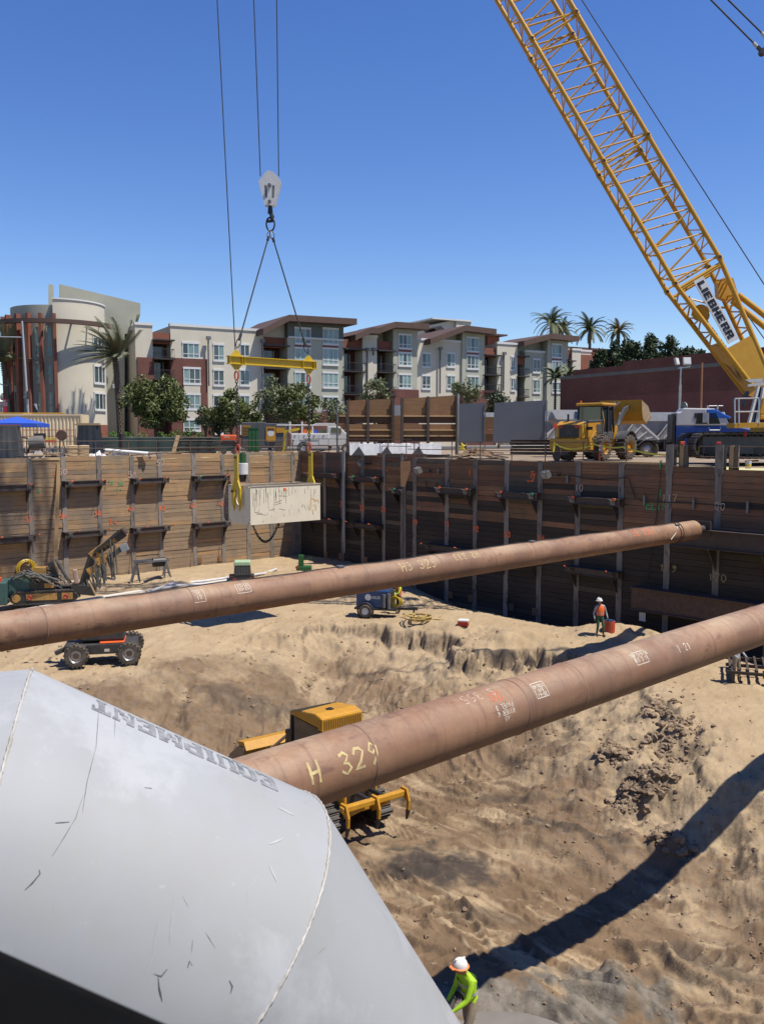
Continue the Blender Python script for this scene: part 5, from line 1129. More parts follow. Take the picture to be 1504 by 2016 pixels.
for u, vc, d, L, sd, lb, dr in ((1081, 640, 150, 4.4, 31, 'tallest feather palm behind the right apartment roof, leftmost of the group', 0), (1157, 652, 150, 3.6, 32, 'middle feather palm behind the apartment roofs', 2), (1103, 655, 162, 3.8, 34, 'lower feather palm overlapping the tallest one behind the right roof', 1), (1213, 655, 160, 3.2, 33, 'yellowing feather palm, rightmost of those behind the roofs', 9)):
 q = P(u, 858, d); q.z = 0; palm(lb, q, (858 - vc) * d / FPX + HC, L, 34, sd, LF_Q, GQ, wind=(0.1, 0, 0), droop=1.7, tr=0.22, up=(0.0, 1.35), dry=dr, leaflet=0.42)
q = P(1091, 868, 112); q.z = 0; palm('small feather palm in front of the green end of the apartments', q, (858 - 745) * 112 / FPX + HC, 3.0, 18, 35, LF_Q, None, droop=1.5, tr=0.13, leaflet=0.4)
q = P(1118, 868, 108); q.z = 0; palm('dark little palm peeping over the left end of the brick warehouse', q, 9.0, 2.2, 14, 36, LF_Q, None, droop=1.4, tr=0.12)
# ---------------- frame helper: a thing standing at photo column uc, d metres off, turned by rz ----------------
class Fr:
 def __init__(s, name, label, cat, uc, d, rz=0.0, group=None, z=0.0):
  s.o = P(uc, 858, d); s.o.z = z; s.rz = rz; s.e = Vector((cos(rz), sin(rz), 0)); s.n = Vector((sin(rz), -cos(rz), 0))
  s.root = thing(name, label, cat, s.o, rz, group)
 def hit(s, u, v, y=0.0): return plane_hit(u, v, s.o - s.n * y, s.n)
 def X(s, u, y=0.0): return (s.hit(u, 858, y) - s.o).dot(s.e)
 def Z(s, v, u=None, y=0.0): return s.hit(CU if u is None else u, v, y).z - s.o.z
 def xz(s, u, v, y=0.0): q = s.hit(u, v, y); return ((q - s.o).dot(s.e), q.z - s.o.z)
 def pb(s, b, u0, u1, v0, v1, y0, y1, m=0):                   # box given by photo pixels
  (x0, z1), (x1, z0) = s.xz(u0, (v0), y0), s.xz(u1, v1, y0); b.b2((x0, y0, z0), (x1, y1, z1), m); return b
 def part(s, b, name, mt, parent=None, smooth=False, bevel=0): return b.build(name, mt, parent or s.root, smooth=smooth, bevel=bevel)
# ---------------- guard rails along the rim ----------------
RAILM = M('rail_rusty_pipe', (0.15, 0.095, 0.065), (0.09, 0.06, 0.045), rough=0.7)
def guard_rail(label, p0, d, xs, z=0.0, back=0.35, z1=None):
 root = thing('guard_rail', label, 'guard rail', p0, atan2(d.y, d.x), 'guard rails along the rim of the pit')
 for x in xs:
  b = MB(); b.cyl((x, back, z - 0.35), (x, back, z + 1.09), 0.03, n=6); b.build('post', RAILM, root)
 for h in (0.55, 1.05):
  b = MB(); b.tube([(xs[0] - 0.6, back, z + h)] + [(x, back, z + h + random.uniform(-.015, .015)) for x in xs[1:-1]] + [(xs[-1] + 0.5, back, z + h)], 0.026, 6); b.build('rail', RAILM, root)
guard_rail('brown pipe guard rail along the top of the sunlit left wall', LSTART, DA, lp[4:-1] + [39.6])
guard_rail('brown pipe guard rail along the top of the far shaded wall', CORNER, DB, [0.4] + fx[1:6], 0.1)
guard_rail('brown pipe guard rail on the near shaded wall with yellow tape tied', J2, DB, [0.5] + nx[1:8], 0.0)
guard_rail('brown pipe guard rail in front of the crane tracks', J2, DB, [nx[8] + 0.3, nx[9] + 0.3] + [nx[9] + 2.4 * k for k in range(1, 6)], -0.15)
for k in (8, 9):
 b = MB(); x = nx[k]
 for y in (-0.06, 0.26): b.b2((x - 0.2, y - 0.012, -0.4), (x + 0.2, y + 0.012, 0.98))
 b.b2((x - 0.012, -0.05, -0.4), (x + 0.012, 0.25, 0.98)); b.build('pile_head', PILE, NW)
for (u0, u1, nm) in ((1334, 1346, 0), (1431, 1447, 0)):
 x = wall_x(J2, DB, NR, (u0 + u1) / 2)[0]
 t = thing('timber_post', 'pale timber post beside the ' + ('left' if u0 < 1400 else 'right') + ' steel pile head in front of the crane', 'post', J2 + DB * x - NR * 0.3, atan2(DB.y, DB.x), 'timber posts by the pile heads')
 b = MB(); b.b2((-0.2, 0, -0.2), (0.0, 0.1, 0.95)); b.build('plank', LUM, t); b = MB(); b.b2((0.03, 0.02, -0.2), (0.22, 0.14, 0.95)); b.build('plank', M('old_plank', (0.2, 0.15, 0.11), (0.14, 0.1, 0.075), rough=0.9), t)
xa, xb = wall_x(J2, DB, NR, 1132)[0], wall_x(J2, DB, NR, 1318)[0]
b = MB(); b.b2((xa, -0.02, -0.01), (xb, 0.3, 0.09)); o = b.build('timber_curb', LUM, None); o.location = J2; o.rotation_euler = (0, 0, atan2(DB.y, DB.x)); tag(o, 'new pale timber curb laid on top of the shaded wall by the loader', 'timber')
xa, xb = wall_x(LSTART, DA, NL, 60)[0], wall_x(LSTART, DA, NL, 116)[0]
b = MB(); b.b2((xa, -0.09, -0.16), (xb, 0.05, -0.02)); o = b.build('timber_curb', LUM, None); o.location = LSTART; o.rotation_euler = (0, 0, atan2(DA.y, DA.x)); tag(o, 'short pale timber laid on top of the sunlit left wall', 'timber')
# caution tape
TAPE = M('caution_tape_yellow', (0.8, 0.62, 0.03), (0.7, 0.55, 0.03), rough=0.4)
def sag(p, q, s, n=14): return [p.lerp(q, k / n) + Vector((0, 0, -s * 4 * (k / n) * (1 - k / n))) for k in range(n + 1)]
b = MB(); A_ = [P(1091, 872, 48.5), P(1143, 882, 47.6), P(1168, 874, 47.2), P(1226, 880, 46.0), P(1318, 896, 43.4)]
for p, q, s in zip(A_[:-1], A_[1:], (0.18, 0.05, 0.1, 0.1)):
 pts = sag(p, q, s)
 for a, c in zip(pts[:-1], pts[1:]): h = Vector((0.01, 0, 0.04)); b.add([a - h, c - h, c + h, a + h], [(0, 1, 2, 3)])
b.tube([P(1091, 870, 48.5), P(1089, 890, 48.5)], 0.05, 5)
tag(b.build('caution_tape', TAPE), 'yellow caution tape slung along the rail in front of the loader', 'caution tape')
b = MB()
for k in range(9): q = P(912 + random.uniform(-8, 8), 880 + random.uniform(-7, 8), 54.2); b.tube(sag(P(908, 872, 54.2), q, 0.1, 5), 0.035, 4)
tag(b.build('tape_bundle', TAPE), 'bunch of yellow tape tied to the rail by the plywood barrier', 'caution tape')
# red and white delineator, lamps on the pile heads, spool, bucket
f = Fr('delineator_post', 'orange delineator post with white bands on the rim beside the loader wheel', 'traffic post', 1181, 46.6); b = MB(); b.cyl((0, 0, 0), (0, 0, 1.0), 0.055, 0.05, 10); b.box((0, 0, 0.02), (0.3, 0.3, 0.06)); f.part(b, 'post', ORG)
for z in (0.62, 0.82): b = MB(); b.cyl((0, 0, z), (0, 0, z + 0.1), 0.057, n=10); f.part(b, 'white_band', WHT)
f = Fr('warning_lamp', 'orange warning lamp on the left steel pile head', 'lamp', 1343, 43.0, z=0.97); b = MB(); b.box((0, 0, 0.08), (0.2, 0.12, 0.16)); f.part(b, 'lens', ORG, bevel=0.02); b = MB(); b.box((0, 0, -0.02), (0.12, 0.12, 0.04)); f.part(b, 'base', BKM)
f = Fr('warning_lamp', 'red warning lamp beside the right steel pile head', 'lamp', 1414, 41.4, z=1.0); b = MB(); b.box((0, 0, 0.06), (0.22, 0.12, 0.12)); f.part(b, 'lens', RED, bevel=0.02); b = MB(); b.box((0, 0, -0.02), (0.12, 0.12, 0.04)); f.part(b, 'base', BKM)
f = Fr('hose_spool', 'dark steel cable spool lying by the rail in front of the loader', 'spool', 1108, 49.5, 0.3); b = MB(); b.cyl((-0.35, 0, 0.45), (0.35, 0, 0.45), 0.22, n=14); f.part(b, 'drum', GRM)
for x in (-0.37, 0.37): b = MB(); b.cyl((x - 0.03, 0, 0.45), (x + 0.03, 0, 0.45), 0.48, n=20); f.part(b, 'flange', DRUST)
f = Fr('bucket', 'white plastic bucket with a yellow label on the deck at the far right', 'bucket', 1474, 42.2, z=-0.15); b = MB(); b.cyl((0, 0, 0), (0, 0, 0.36), 0.13, 0.15, 16); f.part(b, 'pail', WHT); b = MB(); b.lathe([(0.139, 0.05), (0.146, 0.2)], (0, 0, 0), (0, 0, 1), 16); f.part(b, 'label', TAPE)
# floodlights on the shaded wall
def flood(u, v, label):
 x, z = wall_x(J2, DB, NR, u, v) if u > 800 else wall_x(CORNER, DB, NR, u, v); p0 = J2 if u > 800 else CORNER
 o = p0 + DB * x + NR * 0.1; o.z = z; t = thing('floodlight', label, 'floodlight', o, atan2(DB.y, DB.x), 'floodlights on the shaded wall')
 rot = Euler((R(28), 0, R(-25))).to_matrix(); b = MB(); b.box((-0.25, -0.55, 0), (0.6, 0.32, 0.4), rot); b.build('housing', M('flood_grey', (0.2, 0.19, 0.17), (0.15, 0.14, 0.125), rough=0.5), t, bevel=0.03)
 b = MB(); b.box(Vector((-0.25, -0.55, 0)) + rot @ Vector((0, -0.165, 0)), (0.5, 0.02, 0.3), rot); b.build('lens', M('flood_lens', (0.45, 0.45, 0.42), (0.35, 0.35, 0.33), rough=0.1), t)
 b = MB(); b.bar((0.1, -0.45, -0.02), (0.25, 0.05, -0.02), 0.1, 0.12); b.build('arm', BKM, t)
flood(728, 912, 'grey floodlight fixed high on the far shaded wall'); flood(843, 926, 'grey floodlight fixed to the shaded wall below the plywood barrier'); flood(1096, 934, 'grey floodlight fixed to the shaded wall below the loader')
# ---------------- things on the deck, left part ----------------
CONT = M('container_beige', (0.8, 0.66, 0.42), (0.72, 0.58, 0.36), scale=0.6, rough=0.6, spots=(0.4, 0.26, 0.14), spotlo=0.69)
f = Fr('shipping_container', 'long beige corrugated shipping container behind the blue canopy', 'shipping container', 30, 75, 0.06); x0, x1 = f.X(-120), f.X(162); zt = f.Z(815, 80)
b = MB(); pr = []; n = int((x1 - x0) / 0.3)
for k in range(n): a = x0 + (x1 - x0) * k / n; s = (x1 - x0) / n; pr += [(a, 0), (a + s * .3, 0), (a + s * .5, 0.06), (a + s * .8, 0.06)]
pr.append((x1, 0)); b.add([(x, y, z) for x, y in pr for z in (zt - 2.7, zt - 0.12)], [(2 * i, 2 * i + 2, 2 * i + 3, 2 * i + 1) for i in range(len(pr) - 1)]); f.part(b, 'side_wall', CONT)
b = MB(); b.b2((x0, -0.04, zt - 0.14), (x1, 0.1, zt)); b.b2((x0, -0.04, zt - 2.85), (x1, 0.1, zt - 2.68)); b.b2((x1 - 0.12, -0.04, zt - 2.7), (x1 + 0.03, 0.1, zt - 0.14)); f.part(b, 'frame', CONT)
b = MB(); b.b2((x0, 0.1, zt - 2.7), (x1, 2.4, zt - 0.02)); f.part(b, 'body', CONT)
b = MB(); [b.b2((x, 0.2, -0.06), (x + 0.4, 2.2, zt - 2.85)) for x in (x0 + 1, (x0 + x1) / 2, x1 - 1.4)]; f.part(b, 'timber_blocks', LUM)
f = Fr('lift_boom', 'folded yellow orange lift boom lying level behind the container top', 'lift boom', 50, 79, 0.06); b = MB(); (xa, za), (xb, zb) = f.xz(-40, 818), f.xz(127, 818); b.b2((xa, 0, za - 0.25), (xb, 0.4, za + 0.25)); f.part(b, 'boom_arm', Y2, bevel=0.05)
b = MB(); f.pb(b, 42, 63, 814, 822, -0.2, 0.5); f.part(b, 'head', Y2, bevel=0.12); b = MB(); [b.b2((x, 0.05, -0.06), (x + 0.3, 0.35, za - 0.25)) for x in (xa + 2, xb - 0.6)]; f.part(b, 'stand', BKM)
f = Fr('steel_beam', 'dark steel beam propped on edge above the right end of the container', 'beam', 115, 80, 0.02); b = MB(); (xa, za), (xb, zb) = f.xz(68, 815), f.xz(148, 821); b.b2((xa, 0, zb), (xb, 0.3, za)); b.b2((xa, -0.1, za - .03), (xb, 0.4, za + .02)); f.part(b, 'flange_beam', DRUST); b = MB(); [b.b2((x, 0, -0.06), (x + 0.2, 0.3, zb)) for x in (xa + .5, xb - .7)]; f.part(b, 'prop', DRUST)
BLUE = M('canopy_blue', (0.03, 0.11, 0.62), (0.025, 0.09, 0.52), rough=0.6)
f = Fr('canopy_tent', 'bright blue pop up canopy tent at the left edge of the deck', 'canopy', 34, 66, 0.12); b = MB(); (xa, za), (xb, zb), (xp, zp) = f.xz(-14, 834), f.xz(86, 836), f.xz(34, 820); w_ = xb - xa
cn = [(xa, -w_ / 2, za), (xb, -w_ / 2, za), (xb, w_ / 2, za), (xa, w_ / 2, za)]; md = [((cn[i][0] + cn[(i + 1) % 4][0]) / 2, (cn[i][1] + cn[(i + 1) % 4][1]) / 2, za + 0.02) for i in range(4)]; pk = (xp, 0, zp)
b.add(cn + md + [pk], [(0, 4, 8), (4, 1, 8), (1, 5, 8), (5, 2, 8), (2, 6, 8), (6, 3, 8), (3, 7, 8), (7, 0, 8)]); f.part(b, 'roof_cloth', BLUE)
b = MB(); [b.add([cn[i], cn[(i + 1) % 4], (*cn[(i + 1) % 4][:2], za - 0.26), (*cn[i][:2], za - 0.26)], [(0, 1, 2, 3)]) for i in range(4)]; f.part(b, 'valance', BLUE)
for c in cn: b = MB(); b.cyl((c[0], c[1], 0), c, 0.025, n=6); f.part(b, 'leg', GRM)
TARP = M('tarp_black', (0.018, 0.018, 0.02), (0.035, 0.035, 0.037), scale=1.5, rough=0.35, bump=0.3, bscale=3); TARPG = M('tarp_grey', (0.085, 0.085, 0.085), (0.05, 0.05, 0.05), scale=1.2, rough=0.45, bump=0.3, bscale=4, spots=(0.22, 0.21, 0.2), spotscale=3, spotlo=0.62)
WTARP = M('tarp_white', (0.7, 0.7, 0.7), (0.55, 0.55, 0.56), scale=2, rough=0.5, bump=0.3, bscale=4)
def draped(f, name, u0, u1, vt, vb, dep, mt, seed, flare=0.35, n=64):
 """cloth pulled over a stack: folds run down the sides and flare at the foot"""
 (xa, zt), (xb, zb) = f.xz(u0, vt), f.xz(u1, vb); rs = random.Random(seed); w_, d_ = (xb - xa) / 2, dep / 2; xc = (xa + xb) / 2; ph = [rs.uniform(0, 6.28) for _ in range(5)]; vs = []; rows = 9;
 for j in range(rows):
  t = j / (rows - 1)
  for i in range(n):
   a = 2 * pi * i / n; c, s = cos(a), sin(a); k = 1 / max(abs(c), abs(s)) if True else 1; k = min(k, 1.25)
   fold = (0.05 + 0.16 * t) * (sin(7 * a + ph[0]) * 0.6 + sin(12 * a + ph[1] + t) * 0.5 + 0.3 * sin(19 * a + ph[2])); r = k * (0.92 + flare * t ** 1.5) + fold * 0.5
   vs.append((xc + c * w_ * r, dep / 2 + s * d_ * r, zt - (zt - zb) * t + (0.05 * sin(9 * a + ph[3]) if 0 < j else 0)))
 fs = [(j * n + i, j * n + (i + 1) % n, (j + 1) * n + (i + 1) % n, (j + 1) * n + i) for j in range(rows - 1) for i in range(n)]; fs.append(tuple(range(n)))
 b = MB(); b.add(vs, fs); return f.part(b, name, mt, smooth=True), xa, xb, zt
f = Fr('covered_stack', 'stack under a grey black tarp with red battens on top', 'covered stack', 18, 57.5, 0.3); o, xa, xb, zt = draped(f, 'tarp', -14, 42, 838, 906, 1.6, TARPG, 1, 0.2)
b = MB(); [b.b2((xa + 0.1, y, zt), (xb, y + 0.1, zt + 0.07)) for y in (0.1, 0.9)]; f.part(b, 'batten', STU_R)
f = Fr('covered_stack', 'stack under shiny black tarp topped with lumber, behind the cement bags', 'covered stack', 172, 64, 0.1); o, xa, xb, zt = draped(f, 'tarp', 151, 195, 837, 893, 1.6, TARP, 2, 0.22)
for k in range(5): b = MB(); b.b2((xa - 0.2 + 0.1 * k, 0.1 + 0.3 * k, zt), (xb + 0.1 - .05 * k, 0.28 + 0.3 * k, zt + 0.09 + 0.06 * (k % 2))); f.part(b, 'lumber', LUM)
def crumple(name, label, cat, u0, u1, vt, vb, d, dep, mt, seed, rz=0.0):
 f = Fr(name, label, cat, (u0 + u1) / 2, d, rz); (xa, zt), (xb, zb) = f.xz(u0, vt), f.xz(u1, vb); n, m = 26, 14; xs = np.linspace(0, 1, n); ys = np.linspace(0, 1, m); X, Y = np.meshgrid(xs, ys)
 h = np.clip(np.sin(X * pi) * np.sin(Y * pi), 0, 1) ** 0.22 * (0.5 + 0.5 * fbm(X * 2.5 + seed, Y * 2, seed, 4, 0.45)); Z = zb + np.clip(h, 0, 1.2) * (zt - zb)
 b = MB(); b.add([(xa + (xb - xa) * X.ravel()[i], dep * Y.ravel()[i], Z.ravel()[i]) for i in range(n * m)], [(j * n + i, j * n + i + 1, (j + 1) * n + i + 1, (j + 1) * n + i) for j in range(m - 1) for i in range(n - 1)])
 tag(f.root, kind=None); f.part(b, 'sheet', mt); return f
crumple('plastic_sheet', 'crumpled white plastic sheet beside the cement bags', 'plastic sheet', 172, 212, 888, 904, 60.2, 1.2, WTARP, 3, 0.3)
crumple('plastic_sheet', 'dark plastic sheet spread beyond the white one on the rim', 'plastic sheet', 205, 262, 887, 899, 62.2, 1.6, TARPG, 4, 0.3)
crumple('plastic_sheet', 'grey dusty sheet heaped between the tarped stack and the bags', 'plastic sheet', 88, 128, 870, 900, 60, 1.4, TARPG, 5, 0.3)
crumple('plastic_sheet', 'pale dusty sheet on the rim below the grey drum', 'plastic sheet', 45, 90, 884, 908, 57.6, 1.2, M('sheet_dusty', (0.4, 0.37, 0.32), (0.25, 0.23, 0.2), scale=2, rough=0.8), 6, 0.3)
# cement bags on a pallet: every bag is its own thing
BAG = M('cement_bag_paper', (0.52, 0.38, 0.23), (0.45, 0.32, 0.19), rough=0.8, rnd=0.12); f = Fr('pallet', 'wooden pallet under the stacked paper cement bags', 'pallet', 155, 59.8, 0.35); k57 = 57.5 / FPX
pb0 = f.xz(133, 905); pw = f.X(176) - pb0[0]; b = MB(); b.b2((pb0[0], 0, -0.16), (pb0[0] + pw, 1.1, -0.02)); f.part(b, 'deck', LUM)
for k in range(3): b = MB(); b.b2((pb0[0] + k * (pw - 0.1) / 2, 0, -0.26), (pb0[0] + 0.1 + k * (pw - 0.1) / 2, 1.1, -0.16)); f.part(b, 'runner', LUM)
bm_ = MB(); n = 12; prof = [(0.0, 0.5), (0.16, 0.86), (0.35, 1), (0.65, 1), (0.84, 0.86), (1.0, 0.5)]; vs = []
for t, s in prof:
 for i in range(n): a = 2 * pi * i / n; vs.append(((t - 0.5) * (pw / 2 - 0.02), 0.27 * (abs(cos(a)) ** 0.6) * (1 if cos(a) > 0 else -1) * (0.7 + .3 * s), 0.07 * sin(a) * s))
bm_.add(vs, [(j * n + i, j * n + (i + 1) % n, (j + 1) * n + (i + 1) % n, (j + 1) * n + i) for j in range(5) for i in range(n)] + [tuple(range(n)), tuple(5 * n + i for i in range(n))]); bag_me = bm_.mesh('cement_bag', BAG, True)
ztop = f.Z(876, 155); nr_ = 8; ORD = ('first', 'second', 'third', 'fourth', 'fifth', 'sixth', 'seventh', 'topmost')
for j in range(nr_):
 for i in range(2):
  for q in range(2):
   o = linkmesh('cement_bag', bag_me); lx = pb0[0] + pw * (0.25 + 0.5 * i) + random.uniform(-.02, .02); ly = 0.27 + 0.55 * q; o.location = f.o + f.e * lx - f.n * ly + Vector((0, 0, 0.05 + (ztop - 0.05) * j / nr_)); o.rotation_euler = (0, random.uniform(-.04, .04), f.rz + random.uniform(-.05, .05))
   tag(o, ('tan paper cement bag, ' + ('front' if q == 0 else 'back') + ' row, ' + ('left' if i == 0 else 'right') + ' column, ' + ORD[j] + ' layer from the pallet'), 'cement bag', 'cement bags stacked on the pallet')
f = Fr('mortar_mixer', 'dusty grey drum mixer with dark frame under the blue canopy edge', 'mixer', 72, 60, 0.2); b = MB(); b.lathe([(0.05, -.55), (0.42, -.5), (0.5, 0), (0.42, .5), (0.05, .55)], (0, 0.2, f.Z(872, 72)), (1, 0, 0.2), 18); f.part(b, 'drum', M('drum_dusty', (0.2, 0.185, 0.165), (0.14, 0.13, 0.12), rough=0.8), smooth=True)
b = MB(); zz = f.Z(880, 72); [b.bar((x, y, 0), (x * 0.7, 0.2, zz), 0.07) for x in (-0.7, 0.7) for y in (-0.35, 0.75)]; b.bar((-0.7, -.35, .1), (.7, -.35, .1), .07); b.box((0.2, 0.3, zz + 0.75), (0.7, 0.4, 0.35)); f.part(b, 'frame', BKM); b = MB(); b.tube([(-0.6, 0.3, zz + .6), (-1.2, 0.3, zz + .7), (-1.7, 0.3, zz + .95)], 0.07, 6); f.part(b, 'chute', BKM)
f = Fr('cable_reel', 'dark round cable reel in front of the beige container', 'cable reel', 122, 68, 0.2); zc = f.Z(857, 122); b = MB(); b.ring((0, 0, zc), (0.2, 1, 0), 0.36, 0.06, 20, 6); b.cyl((0, -.2, zc), (0, .2, zc), 0.25, n=16); f.part(b, 'drum', DRUST)
for y in (-.22, .22): b = MB(); b.cyl((0, y - .02, zc), (0, y + .02, zc), 0.38, n=20); f.part(b, 'flange', RUST)
b = MB(); b.bar((-.3, 0, 0), (0, 0, zc), 0.06); b.bar((.3, 0, 0), (0, 0, zc), 0.06); f.part(b, 'stand', DRUST)
f = Fr('traffic_barricade', 'orange and white traffic barricade board beside the grey drum', 'barricade', 96, 66, 0.1); b = MB(); f.pb(b, 84, 110, 866, 871, 0, 0.05); f.part(b, 'board', ORG); b = MB(); f.pb(b, 84, 110, 862, 865, 0, 0.05); f.part(b, 'board', TAPE); b = MB(); [b.bar((f.X(u), 0.1, 0), (f.X(u), 0.02, f.Z(862)), 0.06) for u in (87, 107)]; f.part(b, 'leg', LUM)
f = Fr('safety_fence', 'thin orange barrier fence in front of the beige container', 'fence', 98, 71, 0.05);
for v in (846, 858): b = MB(); f.pb(b, 44, 150, v, v + 1.6, 0, 0.04); f.part(b, 'rail', M('faded_orange', (0.6, 0.24, 0.13), (0.5, 0.2, 0.1), rough=0.7))
for u in range(46, 152, 13): b = MB(); b.cyl((f.X(u), 0, 0), (f.X(u), 0, f.Z(844)), 0.03, n=5); f.part(b, 'post', MATS['faded_orange'])
SCR = M('fence_screen_green', (0.03, 0.06, 0.05), (0.022, 0.045, 0.04), scale=1, rough=0.8)
f = Fr('screened_fence', 'site fence with dark green windscreen along the pavement', 'fence', 270, 76, 0.25); xa, xb = f.X(148), f.X(470); zt = f.Z(861, 270)
n = 8
for k in range(n): b = MB(); a, c = xa + (xb - xa) * k / n, xa + (xb - xa) * (k + 1) / n; b.add([(a + (c - a) * i / 6, 0.04 * sin(i + k), z) for i in range(7) for z in (0.05, zt)], [(2 * i, 2 * i + 2, 2 * i + 3, 2 * i + 1) for i in range(6)]); f.part(b, 'screen_panel', SCR)
for k in range(n + 1): b = MB(); x = xa + (xb - xa) * k / n; b.cyl((x, 0.06, -0.06), (x, 0.06, zt + 0.05), 0.03, n=6); f.part(b, 'post', GRM)
b = MB(); b.cyl((xa, 0.06, zt), (xb, 0.06, zt), 0.022, n=6); f.part(b, 'rail', GRM)
f = Fr('waste_bin', 'black round waste bin in front of the green fence screen', 'bin', 241, 71); b = MB(); b.lathe([(0.0, 0), (0.24, 0), (0.28, f.Z(856)), (0.0, f.Z(856))], (0, 0, 0), (0, 0, 1), 16); f.part(b, 'body', BLK)
b = MB(); b.lathe([(0.29, f.Z(856)), (0.29, f.Z(854)), (0.0, f.Z(853))], (0, 0, 0), (0, 0, 1), 16); f.part(b, 'lid', BLK)
f = Fr('white_pipe', 'long white plastic pipe lying on the rim beyond the white sheet', 'pipe', 250, 61, 0.25); b = MB(); (xa, za), (xb, zb) = f.xz(206, 886), f.xz(294, 893); b.cyl((xa, 0, za), (xb, 0, zb), 0.12, n=12); f.part(b, 'tube', WHT)
b = MB(); [b.cyl((x - .05, 0, z), (x + .05, 0, z), 0.15, n=12) for x, z in ((xa, za), (xb, zb))]; f.part(b, 'collar', GRM); b = MB(); [b.b2((x - .1, -.15, -.06), (x + .1, .15, z - .12)) for x, z in ((xa + .4, za), (xb - .4, zb))]; f.part(b, 'block', LUM)
# loose timber and scrap on the rim
GL = 'loose boards lying along the rim'
for k, (u0, v0, u1, v1, d, mt, lb) in enumerate(((58, 897, 92, 896, 58, LUM, 'pale board on the rim right of the grey tarp stack'), (92, 893, 121, 891, 58.5, LUM, 'upper of the stacked pale boards left of the cement bags'), (92, 897, 121, 896, 58, LUM, 'lower of the stacked pale boards left of the cement bags'), (215, 899, 300, 894, 61.6, PLY, 'long brown board lying past the white sheet'), (300, 893, 372, 889, 64.5, LUM, 'grey board lying in front of the dark racks'), (196, 878, 232, 876, 66, RUST, 'rusty bar in front of the green fence screen'), (240, 884, 292, 880, 66, RUST, 'rusty bar below the black bin'), (560, 886, 640, 885, 73, LUM, 'pale board on the rim in front of the utility truck'), (900, 893, 962, 896, 55, LUM, 'pale board on the rim below the narrow grey plate'), (925, 889, 990, 892, 55.4, PLY, 'brown board on the rim below the wide grey plate'))):
 p, q = P(u0, v0, d), P(u1, v1, d + 0.4); b = MB(); b.bar(p, q, 0.28, 0.07); tag(b.build('loose_board', mt), lb, 'board', GL)
for k in range(34):
 u = random.choice([random.uniform(195, 420), random.uniform(880, 990), random.uniform(40, 130), random.uniform(620, 690)]); d = (on_left if u < 590 else on_far if u < 797 else on_near)(XU(u)).y + random.uniform(.7, 4); q = P(u, 858, d); q.z = -0.02
 if k == 0: scrap = MB()
 a = random.uniform(-0.5, 0.9); L = random.uniform(0.3, 1.3); scrap.box(q + Vector((0, 0, random.uniform(0.03, 0.2))), (L, random.uniform(.06, .2), random.uniform(.04, .12)), (0, random.uniform(-.2, .2), a))
tag(scrap.build('scrap_rubble', M('scrap_mix', (0.2, 0.15, 0.11), (0.09, 0.07, 0.055), scale=0.4, rough=0.9)), 'scattered scrap timber and steel offcuts along the rim', 'scrap', kind='stuff')
# racks of dark steel, leaning plank
f = Fr('steel_rack', 'dark rusty stack of steel frames on the rim in front of the green screen', 'steel stack', 380, 68, 0.25)
for j, (v, u0, u1) in enumerate(((862, 362, 420), (868, 352, 420), (875, 346, 424), (883, 340, 424), (890, 340, 426))):
 (xa, za), (xb, zb) = f.xz(u0, v), f.xz(u1, v)
 for y in (0, 0.5): b = MB(); b.b2((xa, y, za - 0.09), (xb, y + 0.05, za + 0.02)); b.b2((xa, y - 0.08, za - 0.01), (xb, y + 0.13, za + 0.03)); f.part(b, 'channel', RUST if j in (0, 3) else DRUST)
 if j:
  for k in range(4): b = MB(); x = xa + (xb - xa) * (k + 0.4) / 4; b.ring((x, 0.1, za + 0.1), (0, 1, 0), 0.1, 0.03, 10, 5); f.part(b, 'coupling', DRUST)
f = Fr('leaning_plank', 'tan plank leaning against the dark steel stack', 'plank', 346, 66, 0.2); b = MB(); b.bar((*[f.X(340)], -0.2, f.Z(896, 340)), (f.X(351), 0.5, f.Z(857, 351)), 0.3, 0.06); f.part(b, 'board', LUM)
f = Fr('portable_compressor', 'orange portable compressor beside the dark steel stack', 'compressor', 446, 68, 0.1); b = MB(); f.pb(b, 434, 467, 856, 872, 0, 1.1); f.part(b, 'cowl', ORG, bevel=0.1); b = MB(); f.pb(b, 424, 467, 873, 876, 0, 1.1); f.part(b, 'chassis', BKM)
b = MB(); st, wd = text_strokes('SLLL', 0.12); ribbons(st, 0.03, lambda a, c: (f.X(442) + a, -0.01, f.Z(861, 442) + c), 0.2).build('maker_mark', WHT, f.root)
for u in (440, 461): b = MB(); b.cyl((f.X(u), -0.05, 0.22), (f.X(u), 0.1, 0.22), 0.24, n=16); f.part(b, 'wheel', TYRE)
b = MB(); b.bar((f.X(434), .5, .5), (f.X(421), .5, .4), 0.08); f.part(b, 'tow_bar', ORG)
b = MB(); f.pb(b, 438, 463, 866, 871, -0.02, 0.0); f.part(b, 'grille', BKM)
GREEN = M('tank_green', (0.015, 0.12, 0.03), (0.012, 0.09, 0.022), rough=0.5)
f = Fr('green_cabinet', 'tall dark green steel cabinet in front of the grey generator', 'cabinet', 500, 70, 0.15); b = MB(); f.pb(b, 489, 510, 844, 889, 0, 1.0); f.part(b, 'body', GREEN, bevel=0.02)
for u in (490, 497, 504): b = MB(); f.pb(b, u, u + 5, 848, 887, -0.04, -0.002); f.part(b, 'door_rib', GREEN)
b = MB(); f.pb(b, 488, 511, 842, 844, -0.05, 1.05); f.part(b, 'lid', GREEN)
f = Fr('generator', 'big grey and yellow trailer generator behind the green cabinet', 'generator', 520, 76, 0.1); b = MB(); f.pb(b, 475, 524, 831, 882, 0.1, 2.2); f.part(b, 'body', M('generator_grey', (0.09, 0.095, 0.105), (0.07, 0.075, 0.08), rough=0.5), bevel=0.06)
